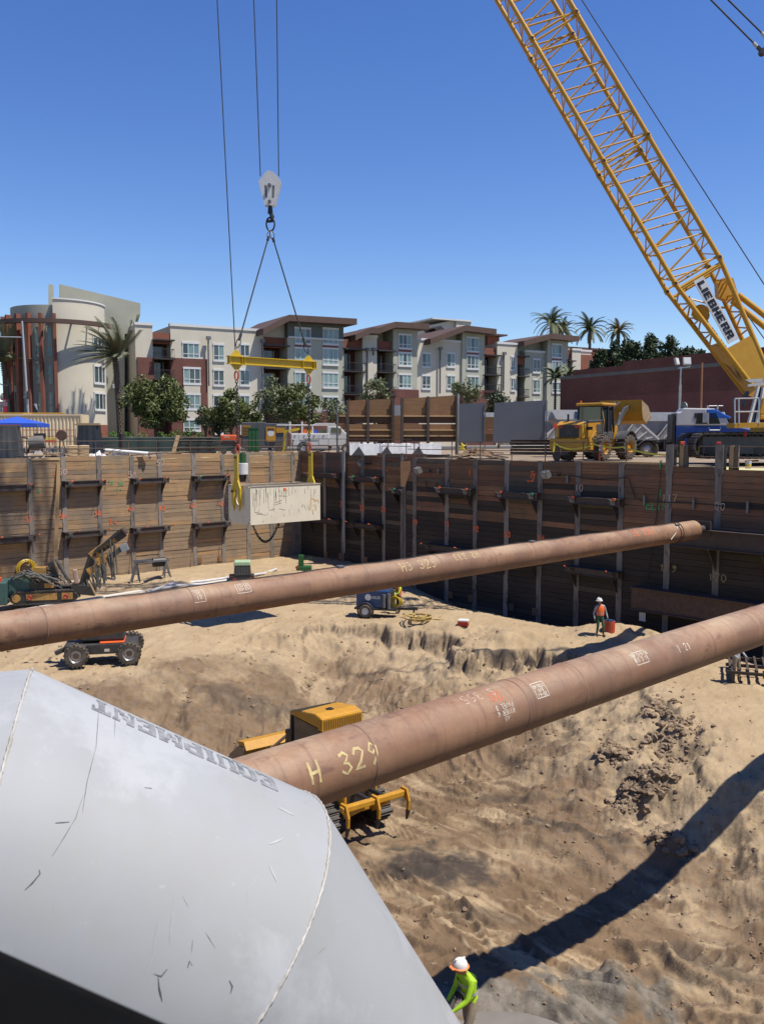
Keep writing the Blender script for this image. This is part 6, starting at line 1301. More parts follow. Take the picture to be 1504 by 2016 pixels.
b = MB(); f.pb(b, 521, 566, 833, 882, 0.12, 2.2); f.part(b, 'control_end', MATS['generator_grey'], bevel=0.06); b = MB(); f.pb(b, 524, 543, 840, 869, 0.04, 0.11); o = f.part(b, 'yellow_panel', Y2); b = MB(); q = f.xz(533.5, 853); b.lathe([(0.001, 0), (0.28, 0)], (q[0], 0.034, q[1]), (0, 1, 0), 16); f.part(b, 'badge', WHT, o)
b = MB(); [f.pb(b, 527, 540, 843.5 + 1.5 * k, 844.3 + 1.5 * k, 0.02, 0.039) for k in range(3)]; f.part(b, 'vent', BKM, o)
b = MB(); f.pb(b, 544, 562, 842, 852, 0.05, 0.11); f.part(b, 'yellow_panel', Y2); b = MB(); f.pb(b, 476, 494, 838, 858, 0.05, 0.1); f.part(b, 'louvre', Y2)
b = MB(); [f.pb(b, 477, 493, 840 + 3 * k, 841 + 3 * k, 0.03, 0.049) for k in range(6)]; f.part(b, 'louvre_slots', BKM)
for u in (490, 505, 548): b = MB(); b.cyl((f.X(u), 0, 0.4), (f.X(u), 0.25, 0.4), 0.42, n=18); f.part(b, 'wheel', TYRE)
f = Fr('davit_crane', 'small yellow davit crane standing beside the utility truck', 'davit', 560, 72); b = MB(); b.bar((f.X(559), 0, 0), (f.X(562), 0, f.Z(848)), 0.2); f.part(b, 'post', Y3); b = MB(); b.bar((f.X(561), 0, f.Z(850)), (f.X(590), 0, f.Z(844)), 0.16, 0.2); f.part(b, 'jib', Y3); b = MB(); b.box((f.X(560), 0, 0.05), (0.7, 0.5, 0.12)); f.part(b, 'base', Y3)
# ---------------- utility truck ----------------
def truck_wheel(f, x, y, r, w_=0.24, rim=WHT, name='wheel'):
 b = MB(); b.lathe([(r * 0.55, -w_ / 2), (r * 0.92, -w_ / 2), (r, -w_ * 0.32), (r, w_ * 0.32), (r * 0.92, w_ / 2), (r * 0.55, w_ / 2)], (x, y, r), (0, 1, 0), 24); o = f.part(b, name, TYRE, smooth=True)
 b = MB(); b.lathe([(0.001, -w_ * 0.25), (r * 0.2, -w_ * 0.45), (r * 0.5, -w_ * 0.25), (r * 0.58, -w_ * 0.5)], (x, y, r), (0, 1, 0), 20); f.part(b, 'rim', rim, o, smooth=True); return o
f = Fr('utility_truck', 'white utility truck with side lockers and a ladder rack by the yellow davit', 'truck', 610, 71, 0.05)
b = MB(); f.pb(b, 573, 648, 853, 878, 0, 2.0); f.part(b, 'service_body', WHT, bevel=0.03)
for u0, u1, v0, v1 in ((574, 588, 855, 876), (589, 609, 855, 866), (610, 627, 855, 866), (628, 646, 855, 876)): b = MB(); f.pb(b, u0, u1, v0, v1, -0.03, -0.002); o = f.part(b, 'locker_door', WHT, bevel=0.01); b = MB(); q = f.xz((u0 + u1) / 2, v0 + 3); b.box((q[0], -0.045, q[1]), (0.12, 0.03, 0.05)); f.part(b, 'latch', BKM, o)
b = MB(); x0, x1, x2, x3 = f.X(645), f.X(650), f.X(660), f.X(683); zb_, zm_, zr_ = f.Z(878), f.Z(853), f.Z(839); b.prism([(x0, zb_), (x0, zr_), (x2 + .3, zr_), (x2 + 1.0, zm_ - .1), (x3 + 1.0, zm_ - .25), (x3 + 1.1, zb_)], (0, 0.05, 0), (1, 0, 0), (0, 0, 1), (0, 1.9, 0)); f.part(b, 'cab', WHT, bevel=0.06)
b = MB(); f.pb(b, 652, 662, 842, 852, 0.02, 0.06); f.part(b, 'side_window', GLS); b = MB(); f.pb(b, 663, 672, 843, 853, 0.02, 0.06); f.part(b, 'door_window', GLS)
b = MB(); f.pb(b, 627, 645, 845, 853, 0.3, 0.35); f.part(b, 'rear_window', GLS)
for y in (0.1, 1.9):
 b = MB(); z = f.Z(837); b.cyl((f.X(545), y, z), (f.X(662), y, z), 0.045, n=6); [b.cyl((f.X(u), y, f.Z(853)), (f.X(u), y, z + (0.3 if u in (570, 594) else 0)), 0.04, n=6) for u in (570, 594, 615, 645)]; f.part(b, 'ladder_rack', WHT)
b = MB(); [b.cyl((f.X(u), 0.1, f.Z(837)), (f.X(u), 1.9, f.Z(837)), 0.04, n=6) for u in (570, 594, 615, 645, 660)]; b.tube([(f.X(615), .1, f.Z(838)), (f.X(622), .1, f.Z(834)), (f.X(660), .1, f.Z(834))], .035, 5); f.part(b, 'rack_bars', WHT)
for k, (u, mt) in enumerate(((600, ORG), (608, Y3), (623, BLUE), (630, RED))): b = MB(); q = f.xz(u, 850); b.box((q[0], 1.0, q[1]), (0.4, 0.4, 0.35)); tag(f.part(b, 'tool_case', mt), None)
truck_wheel(f, f.X(598), -0.06, 0.4); truck_wheel(f, f.X(682), 0.02, 0.4); b = MB(); b.ring((f.X(598), -0.01, 0.4), (0, 1, 0), 0.5, 0.05, 20, 6, 0, 0, 2 * pi); f.part(b, 'wheel_arch', BKM)
# ---------------- plywood barriers, steel plates, white sheeting ----------------
def barrier(label, u0, u1, vt0, vt1, d, posts, rz, vb=868):
 f = Fr('plywood_barrier', label, 'barrier', (u0 + u1) / 2, d, rz, 'tall plywood barriers on the far rim')
 for u in posts: b = MB(); (x, z) = f.xz(u, vt0 + (vt1 - vt0) * (u - u0) / (u1 - u0) - 1); b.b2((x - 0.1, -0.2, 0), (x + 0.1, -0.185, z)); b.b2((x - 0.012, -0.185, 0), (x + 0.012, -0.03, z)); b.b2((x - 0.1, -0.03, 0), (x + 0.1, -0.014, z)); f.part(b, 'post', DRUST)
 for a, c in zip(posts[:-1], posts[1:]):
  ta = vt0 + (vt1 - vt0) * (a - u0) / (u1 - u0); tc = vt0 + (vt1 - vt0) * (c - u0) / (u1 - u0)
  for (va, vb_, y, mt) in ((None, 818, 0.0, PLY), (820, 833, 0.01, M('ply_dark', (0.13, 0.065, 0.032), (0.1, 0.05, 0.025), rnd=0.2, rough=0.8)), (835, 846, -0.02, PLY), (847, 857, 0.0, PLY), (859, 870, 0.01, MATS['ply_dark'])):
   b = MB(); (xa, zl), (xb, zl2) = f.xz(a + 1, vb_), f.xz(c - 1, vb_); zt1 = f.xz(a + 1, ta if va is None else va)[1]; zt2 = f.xz(c - 1, tc if va is None else va)[1]; b.prism([(xa, zl), (xb, zl), (xb, zt2), (xa, zt1)], (0, y, 0), (1, 0, 0), (0, 0, 1), (0, 0.04, 0)); f.part(b, 'plywood_sheet', mt)
  for v in (819, 846.5, 858): b = MB(); (xa, z), (xb, z2) = f.xz(a + 1, v), f.xz(c - 1, v); b.b2((xa, -0.1, z - 0.05), (xb, -0.001, z + 0.05)); f.part(b, 'ledger', LUM)
 return f
barrier('left plywood barrier with steel posts, above the far corner of the pit', 684, 774, 789, 785, 68, (684, 724, 773), 0.15)
barrier('right and taller plywood barrier with steel posts, next to the grey plates', 790, 900, 785, 778, 66, (791, 842, 899), 0.15)
barrier('low plywood barrier behind the end of the white utility truck', 664, 683, 816, 816, 72, (665, 683), 0.1)
f = Fr('grey_post', 'tall pale steel post at the right end of the taller plywood barrier', 'post', 901.5, 65.5); b = MB(); b.cyl((0, 0, 0), (0, 0, f.Z(775)), 0.06, n=8); f.part(b, 'tube', ALU); b = MB(); b.cyl((0, 0, 0), (0, 0, .05), .15, n=8); f.part(b, 'base', GRM)
f = Fr('grey_post', 'tall pale steel post left of the left plywood barrier', 'post', 664, 70); b = MB(); b.cyl((0, 0, 0), (0, 0, f.Z(792)), 0.07, n=8); f.part(b, 'tube', GRM); b = MB(); b.cyl((0, 0, 0), (0, 0, .05), .15, n=8); f.part(b, 'base', GRM)
f = Fr('infill_boards', 'brown infill boards between the two plywood barriers', 'boards', 782, 69, 0.1)
for v0, v1 in ((819, 834), (835, 850), (851, 868)): b = MB(); f.pb(b, 774, 790, v0, v1, 0, 0.05); f.part(b, 'board', PLY)
b = MB(); f.pb(b, 774, 790, 798, 818, 0.1, 0.14); f.part(b, 'grey_sheet', M('sheet_grey', (0.38, 0.4, 0.41), (0.33, 0.35, 0.36), rough=0.6))
PLATE = M('plate_blue_grey', (0.155, 0.165, 0.185), (0.13, 0.14, 0.16), scale=0.5, rough=0.6)
for lb, pts, d, rz in (('narrow blue grey steel plate standing beside the taller plywood barrier', ((904, 795), (953, 793), (952, 872), (903, 872)), 65, -0.12), ('wide blue grey steel plate standing left of the loader', ((973, 793), (1074, 788), (1072, 872), (970, 872)), 62, -0.12)):
 f = Fr('steel_plate', lb, 'steel plate', (pts[0][0] + pts[1][0]) / 2, d, rz, 'blue grey steel plates standing on the rim'); b = MB(); b.prism([f.xz(*q) for q in pts], (0, 0, 0), (1, 0, 0), (0, 0, 1), (0, 0.08, 0)); f.part(b, 'plate', PLATE)
 b = MB(); x, z = f.xz(pts[1][0] + 1, pts[1][1]); b.b2((x, -0.05, 0), (x + 0.07, 0.1, z)); f.part(b, 'edge_strip', GRM)
f = Fr('infill_boards', 'brown boards closing the gap between the two grey steel plates', 'boards', 962, 66, 0.0)
for v0, v1, mt in ((821, 845, PLY), (846, 853, PLY), (854, 870, MATS['ply_dark'])): b = MB(); f.pb(b, 950, 974, v0, v1, 0, 0.05); f.part(b, 'board', mt)
f = Fr('white_barrier', 'low barrier wrapped in white plastic along the far rim', 'barrier', 775, 64.5, 0.1); b = MB(); (xa, za), (xb, zb) = f.xz(688, 873), f.xz(868, 871); n = 40; rs = random.Random(8)
b.add([(xa + (xb - xa) * i / n, y, (za + rs.uniform(-.06, .04)) * s) for i in range(n + 1) for y, s in ((-0.3, 0), (-0.08, 1), (0.15, 1))], [(3 * i + k, 3 * i + 3 + k, 3 * i + 4 + k, 3 * i + 1 + k) for i in range(n) for k in (0, 1)]); f.part(b, 'plastic_wrap', WTARP)
for u in (705, 760, 822): b = MB(); q = f.X(u); b.add([(q - .5, -0.32, 0.0), (q + .45, -0.34, 0.0), (q + .05, -0.16, za * .75)], [(0, 1, 2)]); f.part(b, 'tear', BKM)
f = Fr('steel_beam_stack', 'stack of dark rusty steel beams on the rim below the wide grey plate', 'steel stack', 1055, 52, -0.25)
for j, (v, u0, u1) in enumerate(((866, 1005, 1105), (872, 1003, 1112), (878, 1006, 1108), (884, 1004, 1112), (890, 1004, 1110))):
 (xa, za), (xb, zb) = f.xz(u0, v), f.xz(u1, v)
 for y in (0, 0.4): b = MB(); b.b2((xa, y, za - 0.1), (xb, y + 0.03, za)); b.b2((xa, y - 0.1, za - 0.015), (xb, y + 0.12, za + 0.01)); b.b2((xa, y - 0.1, za - 0.12), (xb, y + 0.12, za - 0.1)); f.part(b, 'beam', RUST if j % 3 == 0 else DRUST)
f = Fr('earth_heap', 'low brown earth heap on the rim below the narrow grey plate', 'earth heap', 935, 56); crum = crumple; b = MB()
n = 16; b.add([(f.X(900) + (f.X(985) - f.X(900)) * i / n, 0.8 * j - 1.2, max(-0.03, (0.75 * sin(pi * i / n) * sin(pi * (j + .3) / 4.6)) * random.uniform(.7, 1.15))) for i in range(n + 1) for j in range(5)], [(5 * i + j, 5 * i + 5 + j, 5 * i + 6 + j, 5 * i + 1 + j) for i in range(n) for j in range(4)]); f.part(b, 'soil', M('heap_soil', (0.2, 0.13, 0.075), (0.13, 0.085, 0.05), rough=0.95, bump=.5, bscale=5))
# ---------------- street furniture on the far left ----------------
f = Fr('street_lamp', 'pale grey street light pole with a long arm in front of the round building', 'street light', 60, 85); b = MB(); b.cyl((0, 0, 0), (f.X(52) , 0, f.Z(632, 52)), 0.13, 0.09, 12); f.part(b, 'pole', M('galvanised', (0.42, 0.44, 0.47), (0.36, 0.38, 0.4), rough=0.5))
b = MB(); b.tube([(f.X(53), 0, f.Z(664, 50)), (f.X(20), 0, f.Z(663.5, 20)), (f.X(-30), 0, f.Z(661, 0))], [0.06, 0.05, 0.04], 8); f.part(b, 'arm', MATS['galvanised']); b = MB(); b.box((f.X(-34), 0, f.Z(661, 0)), (0.9, 0.3, 0.14)); f.part(b, 'lamp_head', GRM)
b = MB(); f.pb(b, 53, 57.5, 770, 786, -0.35, -0.15); f.part(b, 'signal_back', DGR); b = MB(); b.ring((f.X(55), -0.36, f.Z(774)), (0, 1, 0), 0.1, 0.03, 12, 5); b.ring((f.X(55), -0.36, f.Z(782)), (0, 1, 0), 0.1, 0.03, 12, 5); f.part(b, 'signal_lens', GRM)
f = Fr('pole_sign', 'black sign board with a white stripe beside the street light pole', 'sign', 69, 86); b = MB(); f.pb(b, 66, 74.5, 794, 818, 0, 0.08); f.part(b, 'board', BKM); b = MB(); q = [f.xz(67.5, 795, -.01), f.xz(73.5, 794.6, -.01), f.xz(75, 807, -.01), f.xz(73.8, 808, -.01)]; b.add([(x, -0.01, z) for x, z in q], [(0, 1, 2, 3)]); f.part(b, 'stripe', WHT); b = MB(); b.cyl((f.X(70), .1, 0), (f.X(70), .1, f.Z(800)), 0.05, n=6); f.part(b, 'post', BKM)
REDB = M('banner_red', (0.5, 0.02, 0.04), (0.42, 0.02, 0.035), rough=0.6)
f = Fr('banner_sign', 'red street banner with white lettering hanging from a dark pole at far left', 'banner', 17, 92); b = MB(); f.pb(b, 6.2, 18, 785, 811, 0, 0.03); f.part(b, 'banner', REDB); b = MB(); b.cyl((f.X(19.5), 0.05, 0), (f.X(19.5), 0.05, f.Z(745)), 0.1, n=8); f.part(b, 'pole', BKM)
b = MB(); f.pb(b, 17.4, 20.5, 754, 777, -0.2, 0.2); f.part(b, 'signal_head', BKM); b = MB(); b.tube([(f.X(19), 0, f.Z(759)), (f.X(10), 0, f.Z(758)), (f.X(-8), 0, f.Z(750))], 0.06, 6); f.part(b, 'arm', GRM); b = MB(); b.bar((f.X(18), 0.05, f.Z(785)), (f.X(6), .05, f.Z(785)), .04); b.bar((f.X(18), 0.05, f.Z(811)), (f.X(6), .05, f.Z(811)), .04); f.part(b, 'bracket', BKM)
for k, tx in enumerate(("DON'T", 'LOOK', 'BACK')): st, wd = text_strokes(tx, 0.16, 0.2, 0); (x, z) = f.xz(12, 791 + 4.2 * k); ribbons(st, 0.035, lambda a, c: (x + (a - wd / 2) * 0.85, -0.012, z + c), 0.2).build('lettering', WHT, f.root)
for u, v0, lb in ((7.5, 773, 'distant lantern street light left of the red banner'),):
 f = Fr('lantern_lamp', lb, 'street light', u, 140); b = MB(); b.cyl((f.X(9.5), 0, 0), (f.X(9.5), 0, f.Z(774)), 0.07, n=6); b.bar((f.X(9.5), 0, f.Z(774.5)), (f.X(18), 0, f.Z(774.5)), .06); f.part(b, 'post', BKM); b = MB(); b.lathe([(0.02, 0), (0.25, -0.4), (0.3, -0.9), (0.1, -1.1)], (f.X(7.5), 0, f.Z(774)), (0, 0, 1), 10); f.part(b, 'lantern', GRM)
f = Fr('distant_building', 'small pale far off building beyond the red banner', 'building', 3, 170); b = MB(); f.pb(b, -60, 8, 792, 862, 0, 10); f.part(b, 'wall', M('far_wall', (0.5, 0.5, 0.5), (0.4, 0.4, 0.42), rough=.9)); b = MB(); f.pb(b, -60, 8.6, 790.6, 792, -.3, 10); f.part(b, 'roof', GRM)
for k, v in enumerate((798, 806)): b = MB(); f.pb(b, 2, 6, v, v + 4, -0.06, 0.02); f.part(b, 'window', GLS)
# ---------------- wheel loader on the deck ----------------
LGREY = M('loader_grey', (0.085, 0.088, 0.09), (0.065, 0.067, 0.07), rough=0.5)
def big_wheel(root, x, y, r, w_, out_, hubm=Y2, rz=0.0):
 b = MB(); b.lathe([(r * 0.5, -w_ / 2), (r * 0.86, -w_ / 2), (r * 0.95, -w_ * 0.36), (r * 0.95, w_ * 0.36), (r * 0.86, w_ / 2), (r * 0.5, w_ / 2)], (x, y, r), (sin(-rz), cos(rz), 0), 28)
 ax_ = Vector((sin(-rz), cos(rz), 0)); fx_ = Vector((cos(rz), sin(rz), 0)); c = Vector((x, y, r)); n = 18
 for i in range(n):
  for s in (-1, 1):
   a = 2 * pi * (i + (0.25 if s > 0 else -0.25)) / n; rad = fx_ * cos(a) + Vector((0, 0, 1)) * sin(a); tg = ax_.cross(rad)
   p = c + rad * r * 0.96 + ax_ * s * w_ * 0.1; q = c + rad * r * 0.93 + ax_ * s * w_ * 0.49 + tg * (-s) * 0.0 + tg * 0.16 * r
   b.bar(p, q, r * 0.11, r * 0.11, 0, rad)
 o = b.build('wheel', TYRE, root, smooth=30)
 h = MB(); h.lathe([(0.001, out_ * w_ * 0.30), (r * 0.2, out_ * w_ * 0.32), (r * 0.24, out_ * w_ * 0.18), (r * 0.42, out_ * w_ * 0.16), (r * 0.5, out_ * w_ * 0.42), (r * 0.53, out_ * w_ * 0.505)], c, ax_, 24); h.build('rim', hubm, o, smooth=True)
 return o
def wheel_loader():
 a = R(50); o = P(1174, 858, 51.6); o.z = 0
 t = thing('wheel_loader', 'yellow wheel loader with raised bucket and grey hood on the right side of the deck', 'wheel loader', o, a)
 def B(nm, mt, *bx, bev=0.03):
  b = MB(); [b.b2(*q) for q in bx]; return b.build(nm, mt, t, bevel=bev)
 big_wheel(t, -1.55, -1.05, 0.75, 0.62, -1); big_wheel(t, -1.55, 1.05, 0.75, 0.62, 1); big_wheel(t, 1.6, -1.1, 0.75, 0.62, -1, rz=-0.12); big_wheel(t, 1.6, 1.0, 0.75, 0.62, 1, rz=-0.12)
 B('rear_frame', Y2, ((-3.1, -0.6, 0.55), (-0.1, 0.6, 1.15)), ((-3.45, -1.15, 0.6), (-2.55, 1.15, 1.25)))
 b = MB(); b.prism([(-3.35, 1.25), (-0.85, 1.25), (-0.85, 2.15), (-1.3, 2.28), (-3.0, 2.2), (-3.35, 2.0)], (0, -0.82, 0), (1, 0, 0), (0, 0, 1), (0, 1.64, 0)); b.build('engine_cover', Y2, t, bevel=0.06)
 b = MB(); b.prism([(-3.28, 2.03), (-2.9, 2.25), (-0.9, 2.32), (-0.9, 2.2), (-2.9, 2.12)], (0, -0.85, 0), (1, 0, 0), (0, 0, 1), (0, 1.7, 0)); b.build('hood_top', LGREY, t, bevel=0.04)
 B('rear_grille', BKM, ((-3.40, -0.6, 1.3), (-3.352, 0.6, 2.0)))
 for y in (-0.5, 0.5): B('tail_lamp', RED, ((-3.43, y - 0.13, 1.82), (-3.402, y + 0.13, 1.95)), bev=0.01)
 b = MB(); st = [[(-.1, 0), (0, .06), (.1, .02)], [(-.06, .06), (-.02, .12)], [(.02, -.04), (.1, -.1)], [(-.1, 0), (-.08, -.1)]]; ribbons(st, 0.02, lambda x, y: (-3.403, -x, 1.58 + y), 0.1).build('emblem', GRM, t)
 B('side_vent', LGREY, ((-1.7, -0.845, 1.55), (-1.0, -0.822, 2.05)), ((-1.2, -0.85, 1.3), (-0.9, -0.822, 2.15)))
 B('air_intake', BKM, ((-2.9, -1.1, 1.72), (-2.68, -0.822, 1.9)))
 b = MB(); b.ring((-1.55, -0.78, 0.78), (0, 1, 0), 0.88, 0.06, 14, 5, 0, 0.2, 2.9); b.build('wheel_guard', Y2, t)
 # cab
 B('cab_floor', LGREY, ((-0.95, -0.78, 1.2), (0.55, 0.78, 1.62)))
 for x, y, lean in ((-0.9, -.76, 0), (-0.9, .76, 0), (0.5, -.76, 0.12), (0.5, .76, 0.12), (-0.2, -.78, 0), (-0.2, .78, 0)): b = MB(); b.bar((x + lean, y, 1.6), (x, y * .95, 3.1), 0.09); b.build('cab_pillar', BKM, t)
 B('cab_glass', GLS, ((-0.86, -0.72, 1.62), (0.5, -0.70, 3.05)), ((-0.86, 0.70, 1.62), (0.5, 0.72, 3.05)), ((0.5, -0.7, 1.7), (0.53, 0.7, 3.05)), ((-0.89, -0.7, 1.7), (-0.87, 0.7, 3.05)), bev=0)
 B('cab_roof', Y2, ((-1.05, -0.85, 3.1), (0.75, 0.85, 3.28)), bev=0.07)
 B('seat', BKM, ((-0.5, -0.25, 1.62), (0.0, 0.25, 2.1)), ((-0.6, -0.25, 2.0), (-0.45, 0.25, 2.7)))
 b = MB(); b.cyl((-0.9, 0.6, 3.28), (-0.9, 0.6, 3.42), 0.07, n=10); b.build('beacon', ORG, t)
 b = MB(); b.tube([(-3.0, 0.25, 2.2), (-3.0, 0.25, 2.6)], 0.06, 8); b.build('exhaust', BKM, t)
 B('front_frame', Y2, ((0.2, -0.5, 0.55), (2.3, 0.5, 1.1)), ((0.8, -0.55, 1.0), (1.4, 0.55, 2.0)))
 for y in (-1, 1):
  b = MB(); b.prism([(0.75, 0.85), (1.1, 0.85), (1.35, 1.95), (1.0, 2.05)], (0, y * 0.62 - 0.05, 0), (1, 0, 0), (0, 0, 1), (0, 0.1, 0)); b.build('tower_plate', Y2, t)
  b = MB(); b.lathe([(0.86, -0.32), (0.9, -0.3), (0.9, 0.3), (0.86, 0.32)], (1.6, y * 1.08, 0.75), (0, 1, 0), 28); v = MB(); k = 28
  fn = MB(); n_ = 12
  for i in range(n_):
   a0, a1 = 0.35 + 2.3 * i / n_, 0.35 + 2.3 * (i + 1) / n_; fn.add([(1.6 + .88 * cos(q), y * 1.08 + s * .34, .78 + .88 * sin(q)) for q in (a0, a1) for s in (-1, 1)] + [(1.6 + .92 * cos(q), y * 1.08 + s * .34, .78 + .92 * sin(q)) for q in (a0, a1) for s in (-1, 1)], [(0, 1, 3, 2), (4, 6, 7, 5), (0, 4, 5, 1), (2, 3, 7, 6), (0, 2, 6, 4), (1, 5, 7, 3)])
  fn.build('fender', LGREY, t)
  b = MB(); b.prism([(1.05, 1.75), (1.3, 1.95), (2.3, 3.05), (3.0, 3.25), (3.05, 3.05), (2.45, 2.75), (1.45, 1.7)], (0, y * 0.55 - 0.07, 0), (1, 0, 0), (0, 0, 1), (0, 0.14, 0)); o_ = b.build('lift_arm', LGREY, t, bevel=0.02)
  b = MB(); b.cyl((1.2, y * .4, 1.2), (2.1, y * .4, 2.6), 0.09, n=10); b.cyl((1.7, y * .4, 2.0), (2.2, y * .4, 2.78), 0.05, n=10, m=1); b.build('lift_cylinder', [LGREY, ALU], t)
  if y < 0: st, wd = text_strokes('GMK', 0.16); ribbons(st, 0.03, lambda x, z: (1.5 + 0.68 * x - 0.3 * (z - .08), -0.63, 2.05 + 0.72 * x + 0.3 * (z - .08)), 0.2).build('fleet_mark', WHT, o_)
 b = MB(); b.prism([(1.3, 2.2), (1.6, 2.9), (2.2, 3.4), (2.5, 3.4), (1.9, 2.9), (1.5, 2.1)], (0, -0.12, 0), (1, 0, 0), (0, 0, 1), (0, 0.24, 0)); b.cyl((1.1, 0, 2.2), (2.3, 0, 3.35), 0.1, n=10); b.tube([(1.2, .25, 2.3), (1.5, .3, 3.0), (2.3, .3, 3.35)], .04, 6); b.tube([(1.2, -.25, 2.3), (1.4, -.3, 3.05), (2.3, -.3, 3.4)], .04, 6); b.build('tilt_linkage', LGREY, t)
 # bucket, raised and rolled forward
 prof = [(3.0, 3.55), (3.1, 2.75), (3.35, 2.3), (3.75, 2.1), (4.55, 2.55), (4.5, 2.6), (3.78, 2.2), (3.43, 2.37), (3.2, 2.8), (3.1, 3.55)]
 b = MB(); b.prism(prof, (0, -1.35, 0), (1, 0, 0), (0, 0, 1), (0, 2.7, 0)); b.build('bucket', Y2, t)
 for y in (-1.35, 1.31): b = MB(); b.prism([(3.0, 3.55), (3.1, 2.75), (3.35, 2.3), (3.75, 2.1), (4.55, 2.55), (4.0, 3.2)], (0, y, 0), (1, 0, 0), (0, 0, 1), (0, 0.04, 0)); b.build('bucket_cheek', M('bucket_worn', (0.4, 0.3, 0.18), (0.3, 0.22, 0.13), rough=.6), t)
 b = MB(); [b.bar((-0.9, -0.9, z), (-0.3, -0.95, z - .0), 0.04) for z in (0.7, 1.0)]; b.tube([(-1.0, -.85, 1.3), (-1.0, -.95, 2.2), (-.95, -.8, 2.8)], .025, 5); b.build('access_steps', Y2, t)
wheel_loader()
f = Fr('slow_vehicle_triangle', 'red orange triangle sign on a post behind the loader', 'sign', 1094, 51.0, 0.4); b = MB(); b.prism([f.xz(1087.5, 843), f.xz(1100, 843), f.xz(1094, 831)], (0, 0, 0), (1, 0, 0), (0, 0, 1), (0, 0.02, 0)); f.part(b, 'triangle', M('triangle_red', (0.75, 0.06, 0.03), rough=.5)); b = MB(); b.cyl((0, 0.05, 0), (0, 0.05, f.Z(836)), 0.03, n=6); f.part(b, 'post', GRM)
# ---------------- bottom dump trailers ----------------
TRW = M('trailer_white', (0.72, 0.72, 0.7), (0.62, 0.61, 0.58), rough=0.4, spots=(0.4, 0.37, 0.33), spotlo=0.64); TRS = M('trailer_silver', (0.46, 0.44, 0.41), (0.34, 0.32, 0.3), rough=0.45, metal=0.25, scale=1)
def dump_trailer(label, u0, d, rz, mark):
 f = Fr('dump_trailer', label, 'dump trailer', u0, d, rz, 'white bottom dump trailers'); w_ = 2.4; L = 5.4; zt = 3.05
 b = MB(); b.prism([(-L, zt), (0, zt), (0.15, 2.55), (-1.2, 1.3), (-1.3, .7), (-L + 1.2, .7), (-L + 1, 1.3), (-L - .2, 2.5)], (0, 0.15, 0), (1, 0, 0), (0, 0, 1), (0, w_ - .3, 0)); f.part(b, 'hopper', TRS)
 b = MB(); b.prism([(-0.25, 2.5), (0.25, 2.5), (0.65, 3.15), (-L - .4, 3.15), (-L, 2.5)], (0, 0.0, 0), (1, 0, 0), (0, 0, 1), (0, .06, 0)); b.prism([(-0.25, 2.5), (0.25, 2.5), (0.65, 3.15), (-L - .4, 3.15), (-L, 2.5)], (0, w_, 0), (1, 0, 0), (0, 0, 1), (0, .06, 0)); b.b2((0.2, 0, 2.5), (0.65, w_, 3.15)); f.part(b, 'top_rim', TRW)
 b = MB(); b.prism([(0.1, 2.4), (1.45, 1.25), (1.5, 1.1), (-1.3, 1.1), (-1.2, 1.2)], (0, 0.02, 0), (1, 0, 0), (0, 0, 1), (0, .05, 0)); f.part(b, 'side_gusset', TRS)
 b = MB(); b.prism([(0.1, 2.5), (1.6, 1.2), (1.5, 1.12), (0.0, 2.4)], (0, -0.03, 0), (1, 0, 0), (0, 0, 1), (0, w_ + .06, 0)); f.part(b, 'slope_sheet', TRW)
 for k in range(4): b = MB(); x = -0.1 + 0.4 * k; b.bar((x, -0.01, 2.4 - .36 * k), (x - 0.9 + .15 * k, -0.01, 1.2), 0.08); f.part(b, 'rib', TRW)
 b = MB(); b.b2((-L, 0.4, 0.95), (2.2, 0.6, 1.15)); b.b2((-L, w_ - .6, 0.95), (2.2, w_ - .4, 1.15)); f.part(b, 'chassis', DGR)
 for x in (0.75,):
  for y in (0.1, w_ - .1): truck_wheel(f, x, y, 0.5, 0.3, ALU)
  b = MB(); n_ = 10
  for i in range(n_): a0, a1 = 0.1 + 2.6 * i / n_, 0.1 + 2.6 * (i + 1) / n_; b.add([(x + .62 * cos(q), y, .5 + .62 * sin(q)) for q in (a0, a1) for y in (-0.12, .35)], [(0, 1, 3, 2)])
  f.part(b, 'fender', ALU)
 b = MB(); b.b2((1.9, 0.1, 0.5), (2.0, w_ - .1, 1.0)); f.part(b, 'bumper', BKM)
 if mark:
  st, wd = text_strokes('T DUMP TRAILER', 0.19, 0.25, 0); ribbons(st, 0.045, lambda a, c: (-2.95 + a * .8, 0.03 - .04, 2.27 + c), 0.3).build('lettering', M('lettering_navy', (0.03, 0.04, 0.18), rough=.5), f.root)
  b = MB(); b.b2((-L + .6, 0.02, 2.5), (-.6, .06, 3.0));
  b = MB(); b.b2((-4.2, -0.03, 2.55), (-0.4, -0.004, 3.02)); f.part(b, 'blue_band', M('trailer_blue', (0.03, 0.1, 0.22), (0.025, 0.08, 0.18), rough=.5))
dump_trailer('white bottom dump trailer with navy lettering behind the loader bucket', 1252, 60, 0.0, True)
dump_trailer('white bottom dump trailer half hidden by the grey plate and the loader', 1100, 67, 0.05, False)
dump_trailer('white bottom dump trailer in the row behind, left of the blue tractor', 1318, 66, -0.05, False)
